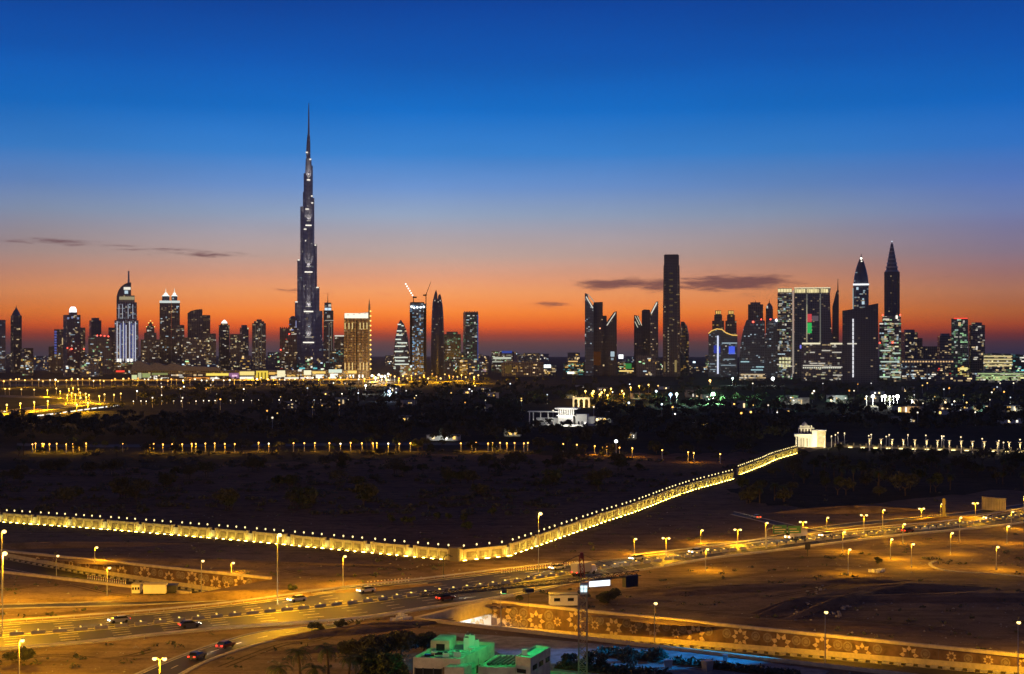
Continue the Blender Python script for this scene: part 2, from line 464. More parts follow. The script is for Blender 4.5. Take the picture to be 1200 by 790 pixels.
class Road:
    def __init__(s, name, up, lo, z=.05, n=90, kerb=True, mat=None):
        s.A = resample(crom([gp(*p) for p in up]), n); s.B = resample(crom([gp(*p) for p in lo]), n); s.n = n; s.z = z
        m = MB()
        for i in range(n):
            m.face([(*s.B[i], z), (*s.B[i + 1], z), (*s.A[i + 1], z), (*s.A[i], z)])
        s.obj = tag(m.build(name, mat or M['asphalt']), kind='structure')
        if kerb:
            k = MB()
            for e, sg in ((s.A, .6), (s.B, -.6)):
                for i in range(n):
                    dx, dy = e[i + 1][0] - e[i][0], e[i + 1][1] - e[i][1]; L = math.hypot(dx, dy); nx, ny = -dy / L * sg, dx / L * sg
                    p = [e[i], e[i + 1], (e[i + 1][0] + nx, e[i + 1][1] + ny), (e[i][0] + nx, e[i][1] + ny)]
                    if sg < 0: p = [p[3], p[2], p[1], p[0]]
                    k.prism(p, -.1, z + .12)
            tag(k.build("road_kerb", M['kerb']), kind='structure')
    def at(s, f, w, z=0.):
        """f along 0..1, w across 0 (near edge) .. 1 (far edge)"""
        x = f * s.n; i = min(int(x), s.n - 1); u = x - i
        a = [s.A[i][c] + (s.A[i + 1][c] - s.A[i][c]) * u for c in range(2)]; b = [s.B[i][c] + (s.B[i + 1][c] - s.B[i][c]) * u for c in range(2)]
        return (b[0] + (a[0] - b[0]) * w, b[1] + (a[1] - b[1]) * w, s.z + z)
    def heading(s, f, w=.5):
        a, b = s.at(max(0, f - .004), w), s.at(min(1, f + .004), w)
        return math.atan2(b[1] - a[1], b[0] - a[0])
    def lines(s, ws, dash=0., gap=0., wd=.22):
        m = MB()
        for w in ws:
            L = math.dist(s.at(0, w), s.at(1, w))
            step = (dash + gap) / L if dash else 1 / s.n
            f = 0.
            while f < 1 - step:
                f1 = f + (dash / L if dash else step)
                a, b = Vector(s.at(f, w, .02)), Vector(s.at(f1, w, .02))
                nrm = Vector((-(b - a).y, (b - a).x, 0)).normalized() * wd
                m.face([tuple(a - nrm), tuple(b - nrm), tuple(b + nrm), tuple(a + nrm)])
                f += step
        tag(m.build("road_marking", M['paint']), kind='structure')
HW = Road("highway",
          [(-60, 738), (0, 732), (100, 725), (200, 717), (300, 706), (400, 692), (500, 681), (600, 669), (700, 658), (817, 645), (900, 634), (1040, 619), (1119, 612), (1200, 598), (1300, 580)],
          [(-60, 768), (0, 762), (100, 754), (200, 743), (300, 734.5), (420, 726), (500, 714), (600, 699), (700, 677), (767, 666), (833, 655), (900, 647), (1040, 629.5), (1119, 622), (1200, 613), (1300, 597)], .06, 120)
HW.lines((.08, .46, .54, .95), wd=.3); HW.lines((.18, .28, .38, .64, .74, .85), 4, 7, .16)
SL = Road("slip_road", [(-60, 711), (0, 709), (150, 704.6), (250, 700), (350, 693), (430, 686), (500, 680.5)], [(-60, 715.5), (0, 713.5), (150, 709.4), (250, 704.6), (350, 698), (430, 690.5), (500, 684)], .05, 60)
SL.lines((.1, .9))
RA = Road("ramp_road", [(130, 806), (165, 789), (205, 772), (250, 756), (300, 742), (350, 735.5), (400, 731)], [(190, 806), (215, 789), (245, 774), (278, 762), (312, 752.5), (360, 743), (405, 733)], .055, 50)
RA.lines((.06, .94)); RA.lines((.5,), 3, 5, .14)
SV = Road("service_road", [(985, 664), (1030, 667), (1060, 668.5), (1130, 671), (1210, 677), (1300, 683)], [(975, 668), (1020, 672), (1050, 674), (1130, 677), (1210, 683), (1300, 691)], .05, 50, False, M['track'])
FR = Road("far_road", [(815, 648 - 10), (880, 633), (942, 621), (1000, 613), (1080, 606), (1150, 598), (1220, 588)], [(815, 641), (880, 636.5), (942, 625), (1000, 616.5), (1080, 609.5), (1150, 602), (1220, 592)], .05, 50)
BR = Road("branch_road", [(860, 600), (890, 607), (930, 616), (960, 622)], [(858, 603), (888, 610), (926, 620), (950, 627)], .045, 20)
C1 = Road("cross_road", [(1020, 640), (1080, 636), (1150, 634), (1230, 626)], [(1020, 643.5), (1080, 640), (1150, 638), (1230, 630)], .045, 30, False, M['track'])
FH = Road("distant_highway", [(-60, 490), (0, 482), (50, 475.5), (90, 471.5), (125, 470)], [(-60, 499), (0, 489.5), (50, 482), (90, 476.5), (128, 473)], .08, 50)
FH.lines((.08, .5, .92), wd=.5)
FB = Road("distant_flyover", [(-20, 462.6), (30, 464.2), (80, 465.8), (112, 470)], [(-20, 464.4), (30, 466.2), (80, 468), (112, 472)], .09, 30)
AV = Road("city_avenue", [(425, 441.6), (480, 440.6), (560, 441)], [(425, 447.6), (480, 446.2), (560, 446.2)], .1, 20, False)
A2 = Road("city_road", [(-60, 450.6), (100, 450.3), (300, 449.6), (440, 447.4)], [(-60, 452.6), (100, 452.3), (300, 451.4), (440, 449)], .1, 30, False)
PR = Road("park_road", [(20, 519.4), (100, 521), (290, 520.4), (450, 519), (620, 518.6)], [(20, 522.6), (100, 524.2), (290, 523.4), (450, 522), (620, 521.6)], .06, 30, False)

# pale kerb sweeping round the sand loop
kp = resample(crom([gp(*p) for p in ((1096, 658), (1090, 661), (1094, 665), (1106, 668.5), (1130, 671), (1165, 673), (1210, 677))], 10), 60)
m = MB()
for a_, b_ in zip(kp, kp[1:]):
    dx, dy = b_[0] - a_[0], b_[1] - a_[1]; L_ = math.hypot(dx, dy); nx, ny = -dy / L_ * .5, dx / L_ * .5
    m.prism([(a_[0] - nx, a_[1] - ny), (b_[0] - nx, b_[1] - ny), (b_[0] + nx, b_[1] + ny), (a_[0] + nx, a_[1] + ny)], 0, .22)
tag(m.build("road_kerb", M['kerb']), kind='structure')
# underpass floor
m = MB(); k = MB()
ss = [-205 + i * 7.5 for i in range(56)]
ss[-1] = 210
for a, b in zip(ss, ss[1:]):
    q = [st(a, 0, floor_z(a)), st(a, TW_, floor_z(a)), st(b, TW_, floor_z(b)), st(b, 0, floor_z(b))]
    m.face(q)
    for t in (3.2, 12.6, 17.4, 26.6):
        k.face([st(a, t, floor_z(a) + .05), st(a, t + .35, floor_z(a) + .05), st(b, t + .35, floor_z(b) + .05), st(b, t, floor_z(b) + .05)])
tag(m.build("underpass_road", M['asphalt']), kind='structure')
tag(k.build("underpass_marking", M['paint']), kind='structure')
kb = MB()
for i, (a, b) in enumerate(zip(ss, ss[1:])):
    for q in range(3):
        s0, s1 = a + (b - a) * q / 3, a + (b - a) * (q + .62) / 3
        kb.face([st(s0, 1.25, floor_z(s0) + .36), st(s0, 2.6, floor_z(s0) + .36), st(s1, 2.6, floor_z(s1) + .36), st(s1, 1.25, floor_z(s1) + .36)])
        kb.face([st(s0, 2.6, floor_z(s0) - .1), st(s1, 2.6, floor_z(s1) - .1), st(s1, 2.6, floor_z(s1) + .36), st(s0, 2.6, floor_z(s0) + .36)][::-1])
tag(kb.build("underpass_kerb", M['kerb']), kind='structure')
# ------------------------------------------------------------------ underpass walls with star mosaics
def star_mesh(R=3.0, thick=.10):
    m = MB()
    for i in range(8):
        a = 2 * math.pi * i / 8; da = math.pi / 8
        pt = lambda r, q: (r * math.cos(q), r * math.sin(q))
        kite = [pt(R * .40, a), pt(R * .64, a - da * .93), pt(R, a), pt(R * .64, a + da * .93)]
        m.loft([[(x, 0, z) for x, z in kite], [(x, -thick, z) for x, z in kite]], cap0=False)
    return m
def rosette_mesh(R=1.3, thick=.08):
    m = MB()
    n = 16
    for r0, r1 in ((R * .66, R), (R * .0 + .05, R * .5)):
        for i in range(n):
            a, b = 2 * math.pi * i / n, 2 * math.pi * (i + .86) / n
            q = [(r0 * math.cos(a), r0 * math.sin(a)), (r1 * math.cos(a), r1 * math.sin(a)), (r1 * math.cos(b), r1 * math.sin(b)), (r0 * math.cos(b), r0 * math.sin(b))]
            m.loft([[(x, 0, z) for x, z in q], [(x, -thick, z) for x, z in q]], cap0=False)
    return m
STAR = star_mesh().mesh("star_motif", M['tile_pale']); ROS = rosette_mesh().mesh("rosette_motif", M['tile_grey'])
SMALL = star_mesh(1.15).mesh("small_star_motif", M['tile_pale'])
WALL_ROT = math.atan2(DV.y, DV.x)
def retaining(name, label, s0, s1, t, out=1, motifs=True, cat='wall'):
    n = max(2, int((s1 - s0) / 7.5))
    root = empty(name, st(s0, t), WALL_ROT); tag(root, label, cat)
    L = s1 - s0
    m = MB(); cp = MB(); pl = MB()
    y0, y1 = (-.0, 1.2) if out > 0 else (-1.2, 0.)
    for i in range(n):
        a, b = L * i / n, L * (i + 1) / n
        za, zb = floor_z(s0 + a), floor_z(s0 + b)
        m.face([(a, y0 if out > 0 else y1, za - .4), (b, y0 if out > 0 else y1, zb - .4), (b, y0 if out > 0 else y1, -.002), (a, y0 if out > 0 else y1, -.002)][::out])
        ww = .10 * out
        ya, yb = (y0 - .14, y0 - .002) if out > 0 else (y1 + .002, y1 + .14)
        pl.loft([[(a, ya, za - .3), (b, ya, zb - .3), (b, yb, zb - .3), (a, yb, za - .3)], [(a, ya, za + 1.15), (b, ya, zb + 1.15), (b, yb, zb + 1.15), (a, yb, za + 1.15)]])
    cr_ = random.Random(int(s0) + 1)
    xq = 0.
    while xq < L - .1:
        x2 = min(L, xq + 5.9); cp.box(xq + .02, x2 - .02, -.35 + cr_.uniform(-.03, .03), .75, .004, .60 + cr_.uniform(-.03, .04)); xq = x2
    if motifs:
        jm = MB()
        for i in range(int(L / 6.2)):
            xj = 3. + i * 6.2
            jm.box(xj, xj + .09, -.02, -.003, floor_z(s0 + xj) + 1.2, -.01)
        jm.build("panel_joint", M['darkstone'], root)
    m.build("wall_face", M['mosaic'], root)
    cp.build("coping", M['wallstone'], root)
    pl.build("plinth", M['wallstone'], root)
    if motifs:
        rr = random.Random(int(s0) + 5)
        x = 3.; i = 0
        while x < L - 3:
            h = -floor_z(s0 + x)
            if h > 2.0:
                top = -.35
                sc = min(1., (h - 1.3) / 5.2)
                if h > 3.6:
                    link("star_motif", STAR, root, (x, -.012, top - 2.0 * max(sc, .8) - (1.0 if i % 2 else 0) * sc), (0, rr.choice((0, math.pi / 8)), 0), (max(.78, sc) * rr.uniform(.86, 1.08),) * 3)
                    for dx, dz in ((-3.4, -1.5), (-3.3, -4.0), (3.4, -1.4), (3.5, -4.1), (0, -5.2)):
                        if h + dz > 2.1 and rr.random() < .8: link("rosette_motif", ROS, root, (x + dx + rr.uniform(-.3, .3), -.012, top + dz * max(sc, .75)), (0, rr.random(), 0), (max(.8, sc),) * 3)
                    for dx, dz in ((-4.9, -2.9), (1.9, -4.5)):
                        if h + dz > 1.9: link("small_star_motif", SMALL, root, (x + dx, -.012, top + dz * max(sc, .8)), (0, rr.random(), 0))
                else:
                    link("small_star_motif", SMALL, root, (x, -.012, top - 1.0), (0, rr.random() * .5, 0), (.95, 1, .95))
                    link("rosette_motif", ROS, root, (x + 3.4, -.012, top - 1.05), (0, rr.random(), 0), (.72, 1, .72))
            x += rr.uniform(8.4, 10.8) if h > 3.6 else rr.uniform(5.5, 8.5); i += 1
    return root
retaining("retaining_wall", "long underpass wall with pale star mosaics below the tower crane", 0, 208, 0)
retaining("retaining_wall", "underpass wall with star mosaics behind the white site cabins", -204, -70, 0)
retaining("retaining_wall", "plain near retaining wall of the underpass, its coping seen edge-on behind the green-lit villas", 0, 208, TW_, -1, False)
retaining("retaining_wall", "plain near retaining wall of the underpass beside the white site cabins", -204, -70, TW_, -1, False)
tn = empty("tunnel_portal", st(0, 0), WALL_ROT); tag(tn, "sand-coloured tunnel portal beam glowing over the white lit underpass mouth", 'tunnel portal')
m = MB(); m.box(-70, -.05, .0, .3, -6.9, -.01); m.build("tunnel_wall", M['white'], tn)
MB().box(-70, -.05, -30.3, -30., -6.9, -.01).build("tunnel_wall", M['white'], tn)
MB().box(-1.2, .25, -30, -.02, -2.6, .75).build("portal_beam", M['wallstone'], tn)
MB().box(-70, -1.3, -29.9, -.1, -.6, -.1).build("tunnel_ceiling", M['concrete'], tn)
for i in range(3):
    for yy in (-6, -14, -22):
        MB().box(-9 - i * 9, -6 - i * 9, yy - .3, yy + .3, -.72, -.61).build("tunnel_light", emit((1, .96, .9), 170, True), tn)
    # mosaics run on into the mouth
    link("star_motif", STAR, tn, (-4 - i * 7, -.012, -3.6), (0, i * .4, 0), (.9,) * 3)

# ------------------------------------------------------------------ the lit perimeter wall
sec_len, inf_len, WH = 13.4, 2.6, 3.2
def section_mesh():
    m = MB()
    m.box(0, sec_len, -.15, .15, 0, WH - .35)
    m.box(-.1, sec_len + .1, -.28, .28, WH - .347, WH - .1)
    m.box(-.2, sec_len + .2, -.36, .36, WH - .098, WH)
    m.box(0, sec_len, -.24, -.152, .0, .5)
    return m.mesh("wall_section", M['wallstone'])
def infill_mesh():
    m = MB(); m.box(0, inf_len, -.22, -.05, 0, WH - .62)
    for q in range(4): m.box(.02, inf_len - .02, -.28, -.222, .35 + q * .5, .6 + q * .5)
    return m.mesh("infill_panel", M['white'])  # paler than the wall: stronger floodlight put into the infill's colour
def pier_mesh():
    m = MB(); m.box(-.32, .32, -.42, .42, 0, WH + .05); m.box(-.42, .42, -.5, .5, WH + .052, WH + .2)
    return m.mesh("pier", M['wallstone'])
SECM, INFM, PIERM = section_mesh(), infill_mesh(), pier_mesh()
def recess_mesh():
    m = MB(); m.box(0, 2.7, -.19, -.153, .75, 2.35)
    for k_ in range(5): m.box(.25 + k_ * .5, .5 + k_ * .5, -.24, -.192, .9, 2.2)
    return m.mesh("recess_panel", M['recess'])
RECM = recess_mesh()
PILM = MB().box(-.26, .26, -.46, -.153, 0, WH - .36).mesh("pilaster", M['wallstone'])
POSTM = MB().lathe([(.13, 0), (.09, .15), (.07, .85), (.16, .9)], 8).mesh("lamp_post", M['darkmetal'])
GLOBEM = MB().ball(.25, (0, 0, 1.12), 12, 8, 1.25).mesh("globe", emit((1, .76, .30), 2.2))
UPH = MB().box(-.55, .55, -.16, .16, 0, .16).mesh("housing", M['darkmetal'])
_ul = MB(); _ul.face([(-.5, -.14, .19), (.5, -.14, .19), (.5, .14, .22), (-.5, .14, .22)])
ULM = _ul.mesh("lens", emit((1, .76, .11), 98, True))
proto_up = None
def uplight(x, y, rz, big, sx=1.):
    global proto_up
    if proto_up is None:
        proto_up = empty("wall_floodlight"); tag(proto_up, "low yellow floodlight at the foot of the lit perimeter wall", 'floodlight', "floodlights along the perimeter wall's foot")
        link("housing", UPH, proto_up); link("lens", ULM, proto_up); o = proto_up
    else: o = copy_tree(proto_up)
    o.location = (x, y, 0); o.rotation_euler = (0, 0, rz); o.scale = ((1.25 if big else .8) * sx, 1, 1)
def perimeter(label, pts, start=0., sx=1.):
    P = resample(crom(pts, 8), 500)
    L = [0.]
    for a, b in zip(P, P[1:]): L.append(L[-1] + math.dist(a, b))
    def at(s):
        s = min(s, L[-1] - .01)
        k_ = next(i for i in range(len(L) - 1) if L[i + 1] > s)
        a, b = P[k_], P[k_ + 1]; u = (s - L[k_]) / (L[k_ + 1] - L[k_])
        return (a[0] + (b[0] - a[0]) * u, a[1] + (b[1] - a[1]) * u)
    root = empty("perimeter_wall", (*P[0], 0)); tag(root, label, 'wall')
    ox, oy = P[0]
    n = max(1, round((L[-1] - start + inf_len) / ((sec_len + inf_len) * sx)))
    sx = (L[-1] - start) / (n * sec_len + (n - 1) * inf_len)       # whole bays between the wall's two ends
    SL_, IL_ = sec_len * sx, inf_len * sx
    s = start
    for i in range(n):
        a, b = at(s), at(s + SL_); rz = math.atan2(b[1] - a[1], b[0] - a[0])
        ux, uy = math.cos(rz), math.sin(rz)
        fx = math.dist(a, b) / sec_len
        loc = lambda x: (a[0] - ox + ux * x, a[1] - oy + uy * x)
        link("wall_section", SECM, root, (*loc(0), 0), (0, 0, rz), (fx, 1, 1))
        for q in (0, 1): link("pier", PIERM, root, (*loc(q * SL_), 0), (0, 0, rz))
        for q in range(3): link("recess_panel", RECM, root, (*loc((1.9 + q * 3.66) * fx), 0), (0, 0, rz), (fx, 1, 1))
        for q in range(4):
            x = (1.2 + q * (sec_len - 2.4) / 3) * fx
            link("pilaster", PILM, root, (*loc(x), 0), (0, 0, rz))
            link("globe", GLOBEM, link("lamp_post", POSTM, root, (*loc(x), WH), (0, 0, rz)))
        if i < n - 1:
            c, d_ = at(s + SL_), at(s + SL_ + IL_); rz2 = math.atan2(d_[1] - c[1], d_[0] - c[0])
            link("infill_panel", INFM, root, (c[0] - ox, c[1] - oy, 0), (0, 0, rz2), (math.dist(c, d_) / inf_len, 1, 1))
        nx, ny = uy, -ux
        for q in range(5):
            x = (.9 + q * (sec_len + inf_len) / 5 * .99) * fx
            if i == n - 1 and q == 4: continue
            jx = wr.uniform(-.15, .15)
            uplight(a[0] + ux * (x + jx) + nx * 1.15, a[1] + uy * (x + jx) + ny * 1.15, rz + wr.uniform(-.05, .05), q == 4 or q == 2, sx)
        s += SL_ + IL_
wr = random.Random(3)
G = lambda rows: [(wx(a, 108000 / (b - 414)), 108000 / (b - 414)) for a, b in rows]
perimeter("yellow floodlit palace wall running down from the photo's edge to the dark corner pillar", G(((-60, 605.5), (0, 611.6), (100, 618.5), (200, 626.5), (300, 635), (400, 644.5), (480, 652), (529.6, 656.6))))
perimeter("yellow floodlit palace wall climbing from the dark corner pillar to the gap in the trees", G(((538.6, 657.4), (556, 657.6), (580, 655.4), (595, 651), (630, 639), (657.5, 629), (690, 617.5), (712.5, 609.4), (735, 602.5), (755, 595), (780, 585), (805, 576), (830, 569), (859, 561))), 0., 1.42)
perimeter("far stretch of yellow floodlit palace wall ending at the white gatehouse", G(((864.5, 556.5), (882, 549.6), (894, 545), (904, 540), (920, 535), (934, 530.6))), 0., 1.42)
x, y = gp(533.5, 657.4)
cp_ = empty("corner_pillar", (x, y, 0), -.35); tag(cp_, "unlit square pillar where the two wings of palace wall meet", 'pillar')
MB().box(-1.3, 1.3, -1.3, 1.3, 0, 3.6).build("shaft", M['darkstone'], cp_); MB().box(-1.5, 1.5, -1.5, 1.5, 3.603, 3.9).build("cap", M['darkstone'], cp_)
# ------------------------------------------------------------------ towers of the skyline
_panes = {}
def pane(w, h, col, st):
    key = (w, h, col, st)
    if key not in _panes:
        _panes[key] = MB().box(-w / 2, w / 2, -.25, .15, -h / 2, h / 2).mesh("lit_window", emit(col, st))
    return _panes[key]

class Tower:
    def __init__(s, label, x0, x1, d, name='tower', cat='tower', yaw=0., seed=1, group=None):
        s.d, s.xc, s.W = d, (x0 + x1) / 2, (x1 - x0)
        X = wx(s.xc, d)
        s.th = -math.atan2(X, d)
        s.k = d / F * math.cos(s.th)
        s.yaw = yaw
        s.root = empty(name, (X, d, 0), s.th + yaw)
        tag(s.root, label, cat, group)
        s.rnd = random.Random(seed * 7919 + int(x0 * 13))
        s.faces = []
    def lx(s, px): return (px - s.xc) * s.k
    def z(s, py): return wz(py, s.d) if py is not None else 0.
    def _reg(s, mb):
        for f in mb.f:
            p = [Vector(mb.v[i]) for i in f]
            n = (p[1] - p[0]).cross(p[2] - p[0])
            if n.length < 1: continue
            n.normalize()
            nw = Matrix.Rotation(s.yaw, 3, 'Z') @ n
            if abs(n.z) < .35 and nw.y < -.3 and len(p) == 4:
                s.faces.append((p, n))
    def part(s, mb, name, mat, reg=True):
        if reg: s._reg(mb)
        return mb.build(name, mat, s.root)
    def dims(s, px0, px1, dep=None):
        """local footprint whose silhouette spans the two bearings"""
        W = (px1 - px0) * s.k
        a = abs(s.yaw)
        if a < .02: return W, (dep or min(W, 45.))
        r = 1. if dep is None else None
        if r: w = W / (math.cos(a) + math.sin(a)); return w, w
        return (W - dep * math.sin(a)) / math.cos(a), dep
    def box(s, px0, px1, pt, mat, name='shaft', pb=None, dep=None, yo=0., reg=True, cut=0.):
        w, d = s.dims(px0, px1, dep)
        cx = s.lx((px0 + px1) / 2) * (math.cos(s.yaw) if abs(s.yaw) > .02 else 1)
        cy = yo - (s.lx((px0 + px1) / 2) * math.sin(s.yaw) if abs(s.yaw) > .02 else 0)
        z1, z0 = s.z(pt), s.z(pb)
        if cut:
            c = cut * min(w, d)
            poly = [(-w/2+c, -d/2), (w/2-c, -d/2), (w/2, -d/2+c), (w/2, d/2-c), (w/2-c, d/2), (-w/2+c, d/2), (-w/2, d/2-c), (-w/2, -d/2+c)]
            poly = [(a + cx, b + cy) for a, b in poly]
        else:
            poly = rect(w, d, cx, cy)
        return s.part(MB().prism(poly, z0, z1), name, mat, reg)
    def cyl(s, px0, px1, pt, mat, name='shaft', pb=None, n=20, flat=1., yo=0.):
        r = (px1 - px0) / 2 * s.k
        return s.part(MB().prism(ngon(r, r * flat, n, s.lx((px0 + px1) / 2), yo), s.z(pb), s.z(pt)), name, mat)
    def prof(s, rows, mat, name='shaft', n=20, flat=1., square=False, reg=True, yo=0.):
        """rows: (py, px_left, px_right) from the bottom up; py None is the ground"""
        rings = []
        for py, a, b in rows:
            r = max(.15, (b - a) / 2 * s.k); c = s.lx((a + b) / 2)
            base = rect(2 * r, 2 * r * flat, c, yo) if square else ngon(r, r * flat, n, c, yo)
            rings.append([(x, y, s.z(py)) for x, y in base])
        return s.part(MB().loft(rings), name, mat, reg)
    def slab(s, pts, mat, name='shaft', dep=40., yo=0., reg=True):
        """outline of (px, py), counter-clockwise seen from the front, py None = ground"""
        poly = [(s.lx(a), s.z(b)) for a, b in pts]
        return s.part(MB().xz(poly, yo - dep / 2, yo + dep / 2), name, mat, reg)
    def spire(s, px, p0, p1, r0=1.2, r1=.3, mat=None, name='spire', yo=0.):
        x = s.lx(px)
        return s.part(MB().bar((x, yo, s.z(p0)), (x, yo, s.z(p1)), r0, 6, r1), name, mat or M['darkmetal'], False)
    def strip(s, px0, px1, pt, pb, col, st=1.5, name='light_strip', yo=None, dep=.8, skew=0.):
        """thin strip proud of the front face"""
        y = yo if yo is not None else -s.front
        x0, x1 = s.lx(px0), s.lx(px1)
        return s.part(MB().xz([(x0, s.z(pb + skew)), (x1, s.z(pb)), (x1, s.z(pt)), (x0, s.z(pt + skew))], y - dep, y - .05), name, emit(col, st), False)
    front = 20.
    def windows(s, n, cols=(WARM, WHITE), st=(.5, 2.2), sizes=((5, 2.6), (8, 2.6), (4, 4.5)), top=None, bot=None, name='lit_window'):
        if not s.faces: return
        wts = [((p[1] - p[0]).length * abs(p[2].z - p[1].z)) for p, _ in s.faces]
        k = 0; tries = 0
        zt = s.z(top) if top else 1e9; zb = s.z(bot) if bot else 6.
        while k < n and tries < n * 30:
            tries += 1
            p, nn = s.rnd.choices(s.faces, wts)[0]
            a, b = s.rnd.uniform(.08, .92), s.rnd.uniform(.02, .97)
            q = (p[0] * (1 - a) + p[1] * a) * (1 - b) + (p[3] * (1 - a) + p[2] * a) * b
            q.z = round(q.z / 4) * 4 + 2
            if q.z < zb or q.z > zt or q.z > max(v.z for v in p) - 2: continue
            w, h = s.rnd.choice(sizes); c = s.rnd.choice(cols); e = round((st[0] + (st[1] - st[0]) * s.rnd.random() ** 2.2) * .62, 2)
            o = link(name, pane(w, h, c, e), s.root, tuple(q), (0, 0, math.atan2(nn.x, -nn.y)))
            k += 1

def beacon(t, px, py, col=RED, r=2.2, st=6, yo=-21, name='beacon'):
    return t.part(MB().ball(r, (t.lx(px), yo, t.z(py)), 8, 5), name, emit(col, st), False)

# --- the tall spire tower
def burj():
    d = 4747.
    t = Tower("tallest spire tower of the skyline, stepping up in setbacks with white lit terraces", 346, 377, d, 'spire_tower', 'skyscraper')
    cx = 361.6
    k = t.k
    def lobe(mb, ang, reach, half, z0, z1):
        a = math.radians(ang); ux, uy = math.cos(a), math.sin(a)
        pts = []
        for i in range(9):
            b = -math.pi / 2 + math.pi * i / 8
            lx_, ly_ = (reach - half) + half * math.cos(b), half * math.sin(b)
            pts.append((lx_, ly_))
        pts += [(-2., half), (-2., -half)]
        x0 = t.lx(cx)
        poly = [(x0 + ux * a_ - uy * b_, uy * a_ + ux * b_) for a_, b_ in pts]
        mb.prism(poly, z0, z1)
    L = [(395, 22), (353, 15.6), (304, 12.9), (242, 9.4), (225, 6.4), (203, 5.5)]
    R = [(400, 22), (364, 16), (336.5, 12.4), (286, 9.6), (232, 6.5), (194, 4.8)]
    C = [(432, 24), (401, 20), (365, 16), (319, 13), (264, 9.5), (214, 5)]
    for nm, ang, rows, cf in (('wing', 150, L, math.cos(math.radians(30))), ('wing', 30, R, math.cos(math.radians(30))), ('wing', -90, C, 1.)):
        mb = MB(); zb = 0
        for i, (py, w) in enumerate(rows):
            lobe(mb, ang, w * k / cf, max(3.5, 12.5 - 1.5 * i), zb, t.z(py)); zb = t.z(py) - .01
        t.part(mb, nm, M['f_burj'])
    t.prof([(None, cx - 9, cx + 9), (320, cx - 7.5, cx + 7.5), (240, cx - 5, cx + 5), (200, cx - 3.9, cx + 3.9), (186, cx - 3.3, cx + 3.3)], M['f_burj'], 'core', 12)
    t.prof([(186, 359, 363.9), (179, 358.6, 363.8), (166, 359.4, 363.6), (158, 360.2, 363.2)], M['f_burj'], 'upper_core', 10)
    t.prof([(158, 360.5, 362.9), (145, 360.9, 362.7), (132, 361.1, 362.5), (121, 361.5, 362.1)], M['metal'], 'spire', 8, reg=False)
    # lit mechanical floors on the front wing, each washing the wall above with a lamp and glowing wall panels
    for i, (py, w, up) in enumerate(((401, 17, 16), (365, 14.5, 15), (319, 12, 17), (264.4, 9.5, 14), (211, 5, 9))):
        y = -(C[i + 1][1] if i < 5 else 5) * k - .4
        t.part(MB().box(t.lx(cx) - w * .38 * k, t.lx(cx) + w * .38 * k, y - 1.2, y, t.z(py) - 3.2, t.z(py) + .6), 'terrace_glow', emit(WHITE, 1.3), False)
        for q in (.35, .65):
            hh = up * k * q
            t.part(MB().box(t.lx(cx) - w * .24 * k, t.lx(cx) + w * .24 * k, y - .5, y + .3, t.z(py) + hh - 1, t.z(py) + hh + 1), 'terrace_glow', emit(WHITE, .16 / q), False)  # dim glowing panels put the uplight's fade onto the wall
        la = bpy.data.lights.new("terrace_lamp", 'SPOT'); la.energy = 160000; la.color = (1, .9, .72); la.spot_size = math.radians(70); la.shadow_soft_size = 3
        lo = link("terrace_lamp", la, t.root, (t.lx(cx), y - 9, t.z(py) - 4), (math.radians(172), 0, 0))
    for px, py, w in ((361, 282.5, 7), (359.5, 269, 7), (364.5, 230, 4), (365, 238, 4), (359.5, 179, 2.4), (363.6, 187, 2.4), (372, 337, 3), (347.5, 354, 3), (360, 245.5, 4), (350, 305, 2.5), (369.6, 287.5, 2)):
        t.part(MB().box(t.lx(px) - w / 2 * k, t.lx(px) + w / 2 * k, -14.5 if py > 240 else -9.5, -12.5 if py > 240 else -6, t.z(py) - 2, t.z(py) + 1.6), 'setback_light', emit(WHITE, 1.1), False)
    t.windows(55, (WHITE, WARM, COOL), (.25, .9), ((5, 2.6), (3, 7), (8, 2.4)), top=290)
    t.part(MB().prism(ngon(62, 40, 14, t.lx(369), -46), 0, t.z(426)), 'podium', M['f_teal'])
    t.part(MB().prism(ngon(44, 30, 14, t.lx(374), -60), 0, t.z(429)), 'podium', M['f_teal'])
    t.strip(351, 386, 430.5, 432.2, CYAN, .7, yo=-92)
burj()

